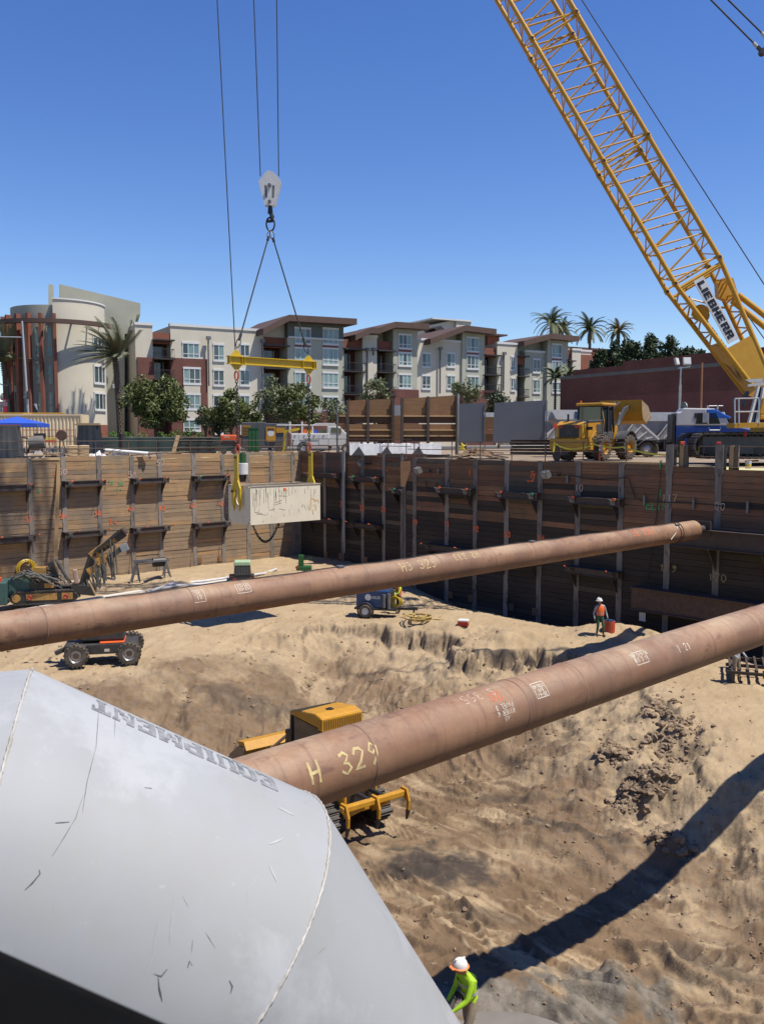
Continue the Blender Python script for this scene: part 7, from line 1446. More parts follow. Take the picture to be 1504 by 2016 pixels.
# ---------------- highway tractor ----------------
TBL = M('tractor_blue', (0.015, 0.06, 0.28), (0.012, 0.05, 0.24), rough=0.3, coat=0.3); TWH = M('tractor_white', (0.58, 0.58, 0.57), (0.54, 0.54, 0.53), rough=0.3, coat=0.3)
def tractor():
 f = Fr('semi_tractor', 'white over blue highway tractor with a big sleeper parked behind the crane track', 'truck tractor', 1330, 60, -0.16); X, Z = f.X, f.Z
 zs, zb = f.Z(838, 1380), 0.75; zr = f.Z(803, 1370); x0, x1, x2, x3, x4 = 0, f.X(1343), f.X(1403), f.X(1421), f.X(1432)
 W_ = 2.3
 b = MB(); b.prism([(x0, zs), (x4 + .1, zs), (x3 + .1, zs + .95), (x3 - .1, zr - 0.5), (x3 - .5, zr - .05), (x1, zr), (x1 - .15, zr - .25), (x0, zr - .3)], (0, 0, 0), (1, 0, 0), (0, 0, 1), (0, W_, 0)); f.part(b, 'sleeper_cab', TWH, bevel=0.08)
 b = MB(); b.prism([(x0, zb), (x4 + 2.6, zb), (x4 + 2.6, zs - .55), (x4 + .2, zs - .02), (x0, zs - .02)], (0, -0.01, 0), (1, 0, 0), (0, 0, 1), (0, W_ + .02, 0)); f.part(b, 'lower_body', TBL, bevel=0.03)
 b = MB(); b.prism([(x4 - .1, zs - .1), (x4 + .1, zs + .1), (x4 + 1.9, zs - .12), (x4 + 2.5, zs - .45), (x4 + 2.6, .8), (x4 + 1, .8)], (0, 0.25, 0), (1, 0, 0), (0, 0, 1), (0, W_ - .5, 0)); f.part(b, 'hood', M('tractor_hood_white', (0.75, 0.75, 0.74), rough=.3), bevel=0.1)
 b = MB(); b.prism([(x3 - 1.1, zr - .1), (x3 - .5, zr - .08), (x3 + .15, zr - .45), (x3 + .55, zr - .62), (x3 + .5, zr - .72), (x3 - .95, zr - .72)], (0, -0.03, 0), (1, 0, 0), (0, 0, 1), (0, W_ + .06, 0)); f.part(b, 'visor', M('visor_blue', (0.03, 0.16, 0.6), rough=.2, coat=.5), bevel=0.05)
 b = MB(); b.prism([(x3 + .12, zs + .95), (x4 + .12, zs + .1), (x4 + .16, zs + .1), (x3 + .17, zs + .97)], (0, 0.12, 0), (1, 0, 0), (0, 0, 1), (0, W_ - .24, 0)); f.part(b, 'windscreen', GLS)
 b = MB(); b.prism([(x2 - 1.15, zs + .12), (x3 - .15, zs + .12), (x3 - .45, zs + .85), (x2 - 1.05, zs + .85)], (0, -0.03, 0), (1, 0, 0), (0, 0, 1), (0, .028, 0)); o = f.part(b, 'side_window', GLS); b = MB(); x_ = x2 - .35; b.b2((x_ - .04, -.05, zs + .1), (x_ + .04, -.031, zs + .86)); f.part(b, 'window_post', TWH, o)
 b = MB(); xx = x2 - .6; b.b2((xx - .17, -.35, zs + .2), (xx + .17, -.28, zs + .85)); b.bar((xx, -.3, zs + .85), (xx + .1, 0, zs + 1.0), .05); f.part(b, 'mirror', ALU)
 b = MB(); b.b2((x0 + 1.15, -.025, zs + .5), (x0 + 1.35, -.002, zs + .85)); f.part(b, 'sleeper_vent', BKM, bevel=.01); b = MB(); b.tube([(x2 - .3, -.06, zs - .12), (x2 - .25, -.08, zs - .3), (x2 + .4, -.08, zs - .3), (x2 + .45, -.06, zs - .12)], .03, 6); f.part(b, 'grab_handle', ALU)
 b = MB(); b.b2((x0 - .25, .1, .8), (x0 - .05, W_ - .1, zr - .4)); f.part(b, 'cab_fairing', BKM)
 for x in (-1.6, .4, x4 + 1.2): truck_wheel(f, x, 0.15, .5, .3, ALU); truck_wheel(f, x, W_ - .15, .5, .3, ALU)
 b = MB(); b.b2((-2.6, .5, .7), (x4, W_ - .5, .95)); f.part(b, 'chassis', BKM)
 st = [[(0, 0), (.1, .12), (.2, 0), (.3, .1), (.4, .02), (.5, .1)], [(.15, -.16), (.3, -.1), (.45, -.16)]]; ribbons(st, .035, lambda x, y: (x0 + 1.1 + x, -.015, zs - 1.15 + y), .1).build('door_script', CHALK, f.root)
 st = [[(0, 0), (.12, .05), (.24, 0), (.36, .05), (.5, 0)], [(-.1, -.16), (.65, -.16)]]; ribbons(st, .03, lambda x, y: (x0 + 1.15 + x, -.012, zr - .6 + y), .1).build('door_script', GRM, f.root)
 b = MB(); b.tube([(x0 + 2.2, .6, zr), (x0 + 2.2, .6, zr + .15), (x0 + 3.1, .6, zr + .15)], .025, 5); f.part(b, 'antenna', ALU); b = MB(); [b.cyl((x3 - .9 + q, .5, zr - .1), (x3 - .9 + q, .5, zr + .18), .06, n=8) for q in (0, .65)]; f.part(b, 'horn', ALU)
tractor()
# ---------------- light tower, bare pole ----------------
f = Fr('light_tower', 'telescopic light tower mast with two square lamps in front of the brick warehouse', 'light tower', 1338, 62); b = MB(); (x0, z0), (x1, z1), (x2, z2) = f.xz(1337, 812), f.xz(1338.5, 758), f.xz(1340, 722); b.cyl((x0, 0, 0), (x1, 0, z1), 0.09, n=10); b.cyl((x1, 0, z1 - .2), (x2, 0, z2), 0.06, n=10); f.part(b, 'mast', ALU)
b = MB(); b.bar((f.X(1330), 0, z2 - .1), (f.X(1354), 0, z2), .06); f.part(b, 'crossbar', ALU)
LMP = M('lamp_glass', (0.7, 0.72, 0.72), (0.6, 0.62, 0.62), rough=.1)
for u0, u1, v0, v1, r in ((1343, 1358, 704, 719, 0.0), (1325, 1336, 705, 719, 0.7)): b = MB(); (xa, za), (xb, zb) = f.xz(u0, v0), f.xz(u1, v1); c = Vector(((xa + xb) / 2, -.1, (za + zb) / 2)); rt = Euler((R(-15), 0, r)).to_matrix(); b.box(c, (xb - xa, .16, za - zb), rt); o = f.part(b, 'lamp', M('lamp_case', (0.5, .5, .48), rough=.5), bevel=.02); b = MB(); b.box(c + rt @ Vector((0, -.085, 0)), ((xb - xa) * .85, .015, (za - zb) * .8), rt); f.part(b, 'lens', LMP, o)
b = MB(); b.lathe([(0.001, 0), (.4, .03), (.42, .1)], (f.X(1341), -.1, f.Z(803)), (1, .3, 0), 16); f.part(b, 'winch_guard', GRM); b = MB(); b.box((f.X(1338), 0.3, .7), (1.4, 1, 1.1)); f.part(b, 'trailer_box', DGR, bevel=.05)
f = Fr('bare_pole', 'thin rusty orange pole standing right of the light tower', 'pole', 1378, 60); b = MB(); b.cyl((0, 0, 0), (f.X(1377), 0, f.Z(714)), .065, n=8); f.part(b, 'tube', M('pole_rust_orange', (0.42, 0.2, 0.1), (.36, .17, .09), rough=.7)); b = MB(); b.cyl((0, 0, 0), (0, 0, .08), .2, n=10); f.part(b, 'foot', RUST)
# ---------------- lattice boom crawler crane ----------------
P0_ = P; P = lambda u, v, d: P0_(u, v, d * 1.13)      # the crane stands back from the rim
DF, DBK = 39.0, 41.05
CR_ = P(1475, 858, 40.2); CR_.z = 0
crane = thing('crawler_crane', 'huge yellow lattice boom crawler crane with a maker sign, standing at the right', 'crane', CR_)
FL0, FR0, BL0, BR0 = P(1328.6, 559, DF), P(1415.5, 507, DF), P(1312.5, 575, DBK), P(1394, 526, DBK)
FL1 = P(1188, 318, DF); DV = (FL1 - FL0); SL = DV.length; DV.normalize()
CH = [FL0, FR0, BR0, BL0]
CRD, BRR = 0.118, 0.046
def brace(p, q, r=BRR, nm='lacing_bar'): b = MB(); b.cyl(p, q, r, n=6); return b.build(nm, Y1, crane, True, smooth=True)
PINM = M('pin_dark', (.1, .08, .06), (.05, .04, .035), rough=.7)
far_l = MB()
for s in range(6):
 vis = s < 3; base = [c + DV * SL * s for c in CH]; L = SL if s < 5 else SL * 0.9; n = 5; pl_ = L / n
 for k in range(4):
  if vis: b = MB(); b.cyl(base[k] + DV * 0.03, base[k] + DV * (L - 0.03), CRD, n=12); b.build('chord', Y1, crane, True, smooth=True)
  else: far_l.cyl(base[k], base[k] + DV * L, CRD, n=8)
  b = MB(); b.cyl(base[k] - DV * .12, base[k] + DV * .12, CRD * 1.25, n=12); ax_ = (base[3] - base[0]).normalized(); b.cyl(base[k] - ax_ * .17, base[k] + ax_ * .17, .085, n=10, m=1); b.build('boom_joint', [Y1, PINM], crane, True, smooth=30)
 def pt(k, t): return base[k] + DV * t
 for (ka, kb, r) in ((0, 1, BRR), (3, 2, BRR), (0, 3, BRR * .75), (1, 2, BRR * .75)):
  side = ka in (0, 3) and kb in (1, 2)
  for j in range(n):
   t0 = (j + 0.5) * pl_ + (0.0 if side else 0.12)
   segs = [(pt(ka, t0 - 0.0), pt(kb, t0 - pl_ * .48)), (pt(ka, t0), pt(kb, t0 + pl_ * .5))] if side else [(pt(ka, t0 - pl_ * .45), pt(kb, t0)), (pt(kb, t0), pt(ka, t0 + pl_ * .45)), (pt(ka, t0 + pl_ * .1), pt(kb, t0 + pl_ * .1))]
   for p, q in segs:
    if vis: brace(p, q, r)
    else: far_l.cyl(p, q, r, n=5)
 for (ka, kb) in ((0, 1), (3, 2)):
  if vis: brace(pt(ka, .12), pt(kb, .12), BRR * 1.2); brace(pt(ka, L - .15), pt(kb, L - .15), BRR * 1.2)
o = far_l.build('upper_lattice', Y1, crane, True); o['kind'] = 'stuff'
# boom head out of frame: sheaves the ropes run over
TIP = [c + DV * SL * 5.9 for c in CH]; tipc = sum(TIP, Vector()) / 4 + DV * .9; b = MB()
for c in TIP: b.cyl(c, tipc, CRD, n=8)
b.build('boom_head', Y1, crane, True); b = MB(); wax = (CH[3] - CH[0]).normalized(); b.cyl(tipc - wax * .6, tipc + wax * .6, .42, n=18); b.build('sheave', DGR, crane, True)
# foot section
FLF, FRF, BLF, BRF = P(1482, 762, DF), P(1512, 735, DF), P(1466, 774, DBK), P(1496, 745, DBK)
MIDF = lambda a, c, t: a.lerp(c, t)
for a, c in ((FL0, FLF), (FR0, FRF), (BL0, BLF), (BR0, BRF)): b = MB(); b.cyl(a, c, CRD, CRD * 1.1, n=12); b.build('chord', Y1, crane, True, smooth=True)
for j in range(4):
 t0, t1, t2 = .05 + j * .14, .05 + (j + .5) * .14, .05 + (j + 1) * .14
 brace(MIDF(FL0, FLF, t0), MIDF(BL0, BLF, t1)); brace(MIDF(BL0, BLF, t1), MIDF(FL0, FLF, t2)); brace(MIDF(FL0, FLF, t2), MIDF(BL0, BLF, t2)); brace(MIDF(FR0, FRF, t0), MIDF(BR0, BRF, t1)); brace(MIDF(BR0, BRF, t1), MIDF(FR0, FRF, t2)); brace(MIDF(BR0, BRF, t2), MIDF(FR0, FRF, t2))
for a, c in ((FL0, FR0), (BL0, BR0)):
 p, q = MIDF(a, FLF if a is FL0 else BLF, .06), MIDF(c, FRF if c is FR0 else BRF, .06); brace(p, q, .09, 'crosshead')
brace(P(1332, 570, DF), P(1415, 520, DF), .1, 'crosshead'); brace(P(1345, 585, DBK), P(1440, 610, DBK), BRR); brace(P(1360, 620, DBK), P(1450, 600, DBK), BRR)
def plate(nm, pts, d, th, mt=Y1, dirv=None):
 q = [P(u, v, d) for u, v in pts]; off = Vector((0, th, 0)); n = len(q); b = MB(); b.add(q + [p + off for p in q], [tuple(range(n)), tuple(range(2 * n - 1, n - 1, -1))] + [(i, (i + 1) % n, n + (i + 1) % n, n + i) for i in range(n)]); return b.build(nm, mt, crane, True)
plate('foot_plate', [(1431, 686), (1476, 661), (1530, 735), (1512, 775), (1484, 763)], DF - .08, 0.1); plate('foot_plate', [(1418, 700), (1463, 672), (1515, 750), (1500, 790), (1468, 776)], DBK, 0.1)
b = MB(); q = [P(1420, 672, DF - .03), P(1486, 764, DF - .03), P(1468, 778, DBK), P(1392, 682, DBK)]; b.add(q + [p + Vector((.05, 0, -.06)) for p in q], [(0, 1, 2, 3), (4, 7, 6, 5), (0, 4, 5, 1), (1, 5, 6, 2), (2, 6, 7, 3), (3, 7, 4, 0)]); o = b.build('underside_plate', Y1, crane, True)
b = MB(); q = [P(1424, 714, DF + .5), P(1440, 724, DF + .5), P(1462, 756, DF + 1.2), P(1446, 742, DF + 1.4)]; b.add([p + Vector((-.06, 0, .02)) for p in q], [(0, 1, 2, 3)]); b.build('recess_shade', M('recess_shadow_paint', (.3, .15, .015), rough=.5), crane, True)  # flat darker patch paints the shade of a cutout
b = MB(); b.cyl(P(1352, 585, 40.3), P(1428, 690, 40.3), .14, n=14); b.build('luffing_cylinder', M('cylinder_tan', (.42, .36, .28), (.36, .3, .24), rough=.4), crane, True, smooth=True)
b = MB(); b.cyl(P(1378, 616, 39.6), P(1378, 616, 41.0), .42, n=22); b.cyl(P(1384, 622, 39.6), P(1384, 622, 41.0), .3, n=22); b.build('rope_drum', Y1, crane, True, smooth=30)
plate('bracket_plate', [(1412, 556), (1424, 546), (1446, 562), (1450, 582), (1432, 592), (1414, 584)], 40.1, .5); plate('bracket_plate', [(1437, 546), (1443, 548), (1452, 578), (1448, 584), (1436, 560)], 39.3, .25)
for a, c in (((1452, 580), (1530, 641)), ((1440, 592), (1530, 664))): b = MB(); b.cyl(P(*a, 39.6), P(*c, 39.6), .15, n=12); b.build('backstop_tube', Y1, crane, True, smooth=True)
# maker's sign
sg = [P(1364.6, 554, DF - .12), P(1383.7, 543.5, DF - .12), P(1453.5, 667, DF - .12), P(1433.7, 677, DF - .12)]; b = MB(); off = Vector((0, .07, 0)); b.add(sg + [p + off for p in sg], [(0, 1, 2, 3), (4, 7, 6, 5), (0, 4, 5, 1), (1, 5, 6, 2), (2, 6, 7, 3), (3, 7, 4, 0)]); sgo = b.build('maker_sign', WHT, crane, True)
HV = {'L': [(0, 0, .36, 1), (0, 0, .86, .24)], 'I': [(0, 0, .36, 1)], 'E': [(0, 0, .36, 1), (0, .78, .82, 1), (0, 0, .84, .22), (0, .4, .74, .6)], 'B': [(0, 0, .36, 1), (0, .8, .82, 1), (0, 0, .86, .2), (0, .41, .8, .59), (.56, .55, .88, .92), (.58, .08, .92, .48)], 'H': [(0, 0, .36, 1), (.56, 0, .92, 1), (0, .38, .92, .62)], 'R': [(0, 0, .36, 1), (0, .8, .82, 1), (0, .4, .82, .6), (.56, .46, .9, .94), (.5, 0, .66, .42), (.6, 0, .94, .3)]}
b = MB(); x = 0; word = 'LIEBHERR'; adv = {'I': .46, 'L': .94}; tot = sum(adv.get(c, 1.0) for c in word) - .08; e_u = sg[3] - sg[0]; e_v = sg[1] - sg[0]
for ch in word:
 for (x0, y0, x1, y1) in HV[ch]: b.add([sg[0] + e_u * (.045 + .9 * (x + xx) / tot) + e_v * (.16 + .68 * yy) + Vector((0, -.012, 0)) for xx, yy in ((x0, y0), (x1, y0), (x1, y1), (x0, y1))], [(0, 1, 2, 3)])
 x += adv.get(ch, 1.0)
b.build('sign_lettering', M('sign_black', (.012, .012, .016), rough=.5), sgo, False)
bpy.data.objects['sign_lettering'].parent = sgo
me = bpy.data.objects['sign_lettering'].data; me.transform(WM[crane].inverted())
# ropes and pendants
def rope(nm, pts, r, mt=BLK): b = MB(); b.tube(pts, r, 6); return b.build(nm, mt, crane, True, smooth=True)
rope('luffing_rope', [P(1060, -130, 40.6), P(1145, 0, 40.6), P(1330, 290, 40.6), P(1520, 586, 40.6)], .028)
rope('luffing_rope', [P(1085, -45, 40.2), P(1255, 235, 40.2), P(1412, 500, 40.2)], .022); rope('luffing_rope', [P(1449, 590, 39.0), P(1520, 690, 39.0)], .026)
for a, c in (((1330, -70), (1486, 88)), ((1362, -70), (1502, 68))):
 rope('pendant_rope', [P(*a, 30), P(*c, 30)], .032); p = P(*c, 30); dv = (P(*c, 30) - P(*a, 30)).normalized(); b = MB(); b.cyl(p - dv * .1, p + dv * .12, .065, n=10); b.build('socket', ALU, crane, True); b = MB(); b.bar(p + dv * .1, p + dv * .42, .13, .1); b.cyl(p + dv * .4 + Vector((0, -.12, 0)), p + dv * .4 + Vector((0, .12, 0)), .13, n=12); b.build('pin_link', BKM, crane, True); rope('pendant_rope', [p + dv * .4, p + dv * 5], .05)
# upper works: cab, platform, machinery deck, counterweight
def cbx(nm, mt, a, c, bev=0.03): b = MB(); b.b2(a, c); return b.build(nm, mt, crane, bevel=bev)
zc = lambda v, d=40.2: (858 - v) * d * 1.13 / FPX + HC; xc = lambda u, d=40.2: ((u - CU) * d * 1.13 / FPX) - CR_.x
cbx('machinery_deck', Y1, (xc(1500), -1.5, 1.5), (xc(1500) + 7, 1.6, 2.0)); cbx('machine_house', Y1, (xc(1560), -1.5, 2.0), (xc(1560) + 5.2, 1.5, 4.0), .08); cbx('counterweight', DGR, (xc(1560) + 5.3, -1.7, 1.6), (xc(1560) + 6.8, 1.7, 4.2), .05)
for c_, d_ in (((-.2, -2.2), .7), ((-.2, 1.6), .7)):
 pass
# crawler tracks
TRK = M('track_steel', (.05, .042, .036), (.085, .07, .058), scale=2, rough=.8)
for y, off in ((-2.6, .55), (2.3, 1.6)):
 x0 = xc(1352, 38.5) + off; x1 = x0 + 7.6; r = .56; shoes = []; zt = 1.5; n = 58; per = 2 * (x1 - x0) + 2 * pi * r
 g = thing  # shoes are parts of the track
 for k in range(n):
  s = per * k / n; Ls = x1 - x0
  if s < Ls: p, ang = (x0 + s, zt), 0
  elif s < Ls + pi * r: a = (s - Ls) / r; p, ang = (x1 + r * sin(a), zt - r + r * cos(a)), -a
  elif s < 2 * Ls + pi * r: p, ang = (x1 - (s - Ls - pi * r), zt - 2 * r), pi
  else: a = (s - 2 * Ls - pi * r) / r; p, ang = (x0 - r * sin(a), zt - r - r * cos(a)), pi - a
  shoes.append((p, ang))
 tr = MB(); tr.b2((x0 - .1, y - .22, zt - 2 * r + .15), (x1 + .1, y + .22, zt - .14)); to = tr.build('track_frame', DGR, crane)
 if 'shoe_me' not in globals():
  sb = MB(); sb.box((0, 0, 0), (per / n * .92, .95, .09)); sb.box((0, 0, .06), (.06, .95, .06)); sb.box((0, 0, -.09), (.2, .2, .1)); shoe_me = sb.mesh('track_shoe', TRK)
 for p, ang in shoes: linkmesh('track_shoe', shoe_me, to, (p[0], y, p[1]), (0, -ang, 0))
 for k in range(7): b = MB(); xx = x0 + .3 + (x1 - x0 - .6) * k / 6; b.cyl((xx, y - .25, zt - 2 * r + .32), (xx, y + .25, zt - 2 * r + .32), .24, n=14); b.build('roller', BKM, to)
cbx('carbody', DGR, (xc(1400), -2.2, .6), (xc(1400) + 5, 2.2, 1.4))
# cab with open window showing the seat
k0, k1, zb, zt_ = xc(1470, 38), xc(1530, 38), zc(837, 38), zc(757, 38); yc = -2.4
CABW = M('cab_white', (.62, .62, .6), (.56, .56, .54), rough=.4)
b = MB()
for (u0, v0, u1, v1) in ((1473, 834, 1492, 760), (1489, 834, 1502, 762), (1471, 759, 1530, 752), (1473, 834, 1530, 834)):
 p, q = P(u0, v0, 37.6), P(u1, v1, 37.6); b.bar(p, q, .12, .12)
b.build('cab_frame', CABW, crane, True); b = MB(); q = [P(1476, 832, 37.7), P(1488, 832, 37.7), P(1502, 764, 37.7), P(1492, 764, 37.7)]; b.add(q + [p + Vector((0, .04, 0)) for p in q], [(0, 1, 2, 3), (7, 6, 5, 4), (0, 4, 5, 1), (2, 6, 7, 3)]); b.build('cab_glass', GLS, crane, True)
b = MB(); p = P(1540, 795, 38.4); b.box(p, (1.9, 1.4, 1.75)); b.build('cab_interior', M('cab_dark_inside', (.05, .04, .03), (.12, .07, .02), scale=2, rough=.6), crane, True, bevel=.1); b = MB(); p = P(1500, 800, 37.7); b.box(p, (.35, .5, .8), (0, .2, 0)); b.box(p + Vector((.1, 0, -.5)), (.6, .5, .25)); b.build('seat', Y1, crane, True, bevel=.06)
b = MB(); q = P(1466, 785, 37.8); b.box(q, (.12, .3, .75), (0, .25, 0)); b.build('mirror', BKM, crane, True, bevel=.03)
b = MB(); [b.bar(P(1467 + 2 * k, 748 + 1.2 * k, 38.2), P(1500, 746 + 2.2 * k, 38.2), .05) for k in range(4)]; b.build('top_guard', CABW, crane, True)
b = MB(); b.bar(P(1437, 838, 37.4), P(1530, 836, 37.4), .9, .24); b.build('platform', Y1, crane, True)
b = MB(); RZ = 37.0
for u in (1446, 1454, 1493): b.cyl(P(u, 835, RZ), P(u - (.5 if u < 1490 else 0), 785, RZ), .035, n=8)
for v in (785, 811): b.tube([P(1446, v, RZ), P(1454, v - .3, RZ), P(1493, v - 1, RZ)], .035, 8)
b.build('platform_rail', ALU, crane, True, smooth=True)
for nm, u, v, d, mt in (('red_can', 1466, 853, 37.5, RED),): b = MB(); b.cyl(P(u, v + 6, d), P(u, v - 5, d), .09, .05, 10); tag(b.build(nm, mt, crane, True))
for (u0, v0, u1, v1, d, r, mt, lb) in ((1446, 889, 1530, 878, 39.5, .05, Y3, 'yellow pole leaning behind the rail at the far right'), (1466, 908, 1492, 907, 39.4, .045, PLY, 'short brown timber lying above the white bucket')):
 b = MB(); b.bar(P(u0, v0, d), P(u1, v1, d), r * 1.6); tag(b.build('pole', mt), lb, 'pole')
b = MB(); [b.bar(P(u, 880, 41), P(u, 897, 41), .16) for u in (1378, 1385)]; b.bar(P(1375, 880.5, 41), P(1388, 880.5, 41), .1); b.bar(P(1375, 898, 41), P(1388, 898, 41), .1); tag(b.build('step_frame', Y3), 'small yellow step frame in front of the crane track', 'step')
P = P0_
# ---------------- suspended load ----------------
BXC = P(493, 959, 43.0); BA = Vector((0.75, 0.66, 0)).normalized(); BB = Vector((-BA.y, BA.x, 0)); BL_, BW_, BH_ = 4.25, 2.0, 1.86
LOADW = M('load_box_white', (0.82, 0.74, 0.57), (0.74, 0.66, 0.49), scale=1.2, rough=0.6, spots=(0.42, 0.33, 0.22), spotscale=2.2, spotlo=0.64)
bx = thing('load_box', 'big off white open steel box with black drip streaks hanging from the crane', 'steel box', BXC - Vector((0, 0, BH_)), atan2(BA.y, BA.x))
for nm, a, c in (('side_wall', (0, 0, 0), (BL_, .05, BH_)), ('side_wall', (0, BW_ - .05, 0), (BL_, BW_, BH_)), ('floor_plate', (0.05, .05, 0), (BL_ - .05, BW_ - .05, .05)), ('end_wall', (BL_ - .05, .05, 0), (BL_, BW_ - .05, BH_))):
 b = MB(); b.b2(a, c); b.build(nm, LOADW, bx)
b = MB(); ch_ = 0.62; rr_ = .3; cy = BW_ / 2; n = 24; ring_ = [(cy + rr_ * cos(2 * pi * i / n), 1.22 + rr_ * sin(2 * pi * i / n)) for i in range(n)]; sq = []
for i in range(n):
 a = 2 * pi * i / n; c, s = cos(a), sin(a); k = min((BW_ / 2 - .05) / max(abs(c), 1e-6), ((BH_ - 1.22) if s > 0 else 1.22) / max(abs(s), 1e-6)); sq.append((cy + k * c, 1.22 + k * s))
b.add([(0, y, z) for y, z in ring_] + [(0, y, z) for y, z in sq] + [(.05, y, z) for y, z in ring_] + [(.05, y, z) for y, z in sq], [(i, (i + 1) % n, n + (i + 1) % n, n + i) for i in range(n)] + [(2 * n + i, 2 * n + (i + 1) % n, 3 * n + (i + 1) % n, 3 * n + i) for i in range(n)] + [(i, (i + 1) % n, 2 * n + (i + 1) % n, 2 * n + i) for i in range(n)])
b.build('end_wall', LOADW, bx); b = MB(); b.b2((.3, .3, .4), (.34, BW_ - .3, 1.7)); b.build('inner_plate', LOADW, bx)
b = MB(); b.b2((-.03, -.03, BH_), (BL_ + .03, .1, BH_ + .04)); b.b2((-.03, BW_ - .1, BH_), (BL_ + .03, BW_ + .03, BH_ + .04)); b.b2((-.03, .1, BH_), (.1, BW_ - .1, BH_ + .035)); b.b2((BL_ - .1, .1, BH_), (BL_ + .03, BW_ - .1, BH_ + .035)); b.build('rim', M('box_rim_tan', (0.5, 0.4, 0.28), (.4, .31, .2), rough=.7), bx)
rs = random.Random(11); DRIP = M('drip_black', (.05, .045, .04), (.15, .12, .09), scale=6, rough=.8); sts = []
for k in range(34):
 x = .12 + (BL_ - .3) * rs.random() ** 1.15; z = BH_ - .06 - rs.random() * .25; L = rs.uniform(.15, .85) * (1.1 - .5 * x / BL_); sts.append([(x, z), (x + rs.uniform(-.02, .02), z - L * .5), (x + rs.uniform(-.03, .03), z - L)])
for k in range(18): x = rs.uniform(.2, BL_ - .4); z = rs.uniform(.3, .9); sts.append([(x, z), (x + rs.uniform(-.06, .06), z - rs.uniform(.05, .2))])
for k in range(7): x = rs.uniform(.2, 2); z = rs.uniform(.5, 1.4); sts.append([(x, z), (x + rs.uniform(.3, .6), z + rs.uniform(-.1, .2))])
ribbons(sts, .017, lambda x, z: (x, -.004, z), .3).build('drip_streaks', DRIP, bx)['kind'] = 'stuff'
ribbons([[(3.62, 1.0), (3.7, 1.12), (3.85, 1.1), (3.9, .95)], [(3.9, 1.0), (4.1, 1.05), (4.15, .9)], [(3.65, .95), (3.6, .55)], [(3.75, .55), (3.8, .3)], [(3.95, .8), (3.95, .5)]], .05, lambda x, z: (x, -.005, z), .1).build('paint_scribble', M('scribble_orange', (.66, .36, .1), (.55, .3, .1), rough=.8), bx)
b = MB(); b.b2((1.95, -.012, BH_ - .25), (2.1, -.003, BH_ - .12)); b.build('paint_patch', PAINT_O, bx)
# block, hook, slings, spreader, chains, clamps
mid0 = BXC + BB * (BW_ / 2); EL = mid0 - BA * .06; ER = mid0 + BA * (BL_ + .06)
zsp = P(466, 712, 44).z; SPL = Vector((EL.x, EL.y, zsp)); SPR = Vector((ER.x, ER.y, zsp))
sp = thing('spreader_beam', 'bright yellow steel spreader beam hanging level above the off white box', 'spreader beam', (SPL + SPR) / 2, atan2(BA.y, BA.x)); hl = BL_ / 2 + .06
b = MB(); b.b2((-hl - .5, -.13, -.2), (hl + .5, .13, -.165)); b.b2((-hl - .5, -.13, .165), (hl + .5, .13, .2)); b.b2((-hl - .48, -.012, -.165), (hl + .48, .012, .165)); b.build('girder', Y3, sp)
for s in (-1, 1):
 for q in (-.42, .3, .42): b = MB(); b.b2((s * hl + q - .012, -.125, -.165), (s * hl + q + .012, .125, .165)); b.build('stiffener', Y3, sp)
 for sg_ in (-1, 1): b = MB(); b.prism([(-.32, .2 * sg_), (.32, .2 * sg_), (.07, .48 * sg_), (-.07, .48 * sg_)], (s * hl, -.03, 0), (1, 0, 0), (0, 0, 1), (0, .06, 0)); b.build('lug', Y3, sp)
bk = P(532, 375, 45.2); HB = thing('hook_block', 'white steel crane hook block with a dark hook hanging from two ropes', 'hook block', bk)
k_ = 45.2 / FPX; pr_ = [(-.56, .4), (-.2, .86), (.16, .9), (.52, .52), (.57, .36), (.26, -.78), (-.26, -.78)]
for y in (-.2, .14): b = MB(); b.prism([(x, z) for x, z in pr_], (0, y, 0), (1, 0, 0), (0, 0, 1), (0, .06, 0)); b.build('cheek_plate', WHT, HB)
b = MB(); b.cyl((-.12, -.1, .2), (-.12, .1, .2), .34, n=22); b.build('sheave', DGR, HB); b = MB(); b.cyl((0, -.3, .2), (0, .3, .2), .09, n=12); b.cyl((0, -.3, -.6), (0, .3, -.6), .08, n=12); b.build('pin', GRM, HB)
for s in (-1, 1): b = MB(); b.prism([(s * .2 - .06, .2), (s * .2 + .06, .2), (s * .17 + .05, -.4), (s * .17 - .05, -.4)], (0, -.206, 0), (1, 0, 0), (0, 0, 1), (0, .004, 0)); b.build('slot', GRM, HB)
b = MB(); b.cyl((-.05, -.03, .85), (-.05, .03, .85), .14, n=12); b.build('top_eye', WHT, HB)
b = MB(); b.cyl((0, 0, -.78), (0, 0, -1.15), .11, .14, 10); b.tube([(0, 0, -1.1), (.1, 0, -1.3), (.06, 0, -1.52), (-.1, 0, -1.55), (-.17, 0, -1.4)], [.1, .11, .11, .08, .04], 8); b.build('hook', BKM, HB, smooth=True)
b = MB(); n = 26; b.tube([Vector((.21 * cos(2 * pi * i / n), 0, -1.68 + .34 * sin(2 * pi * i / n))) for i in range(n + 1)], .045, 6); b.build('ring_link', BKM, HB, smooth=True)
apex = bk + Vector((0, 0, -1.98))
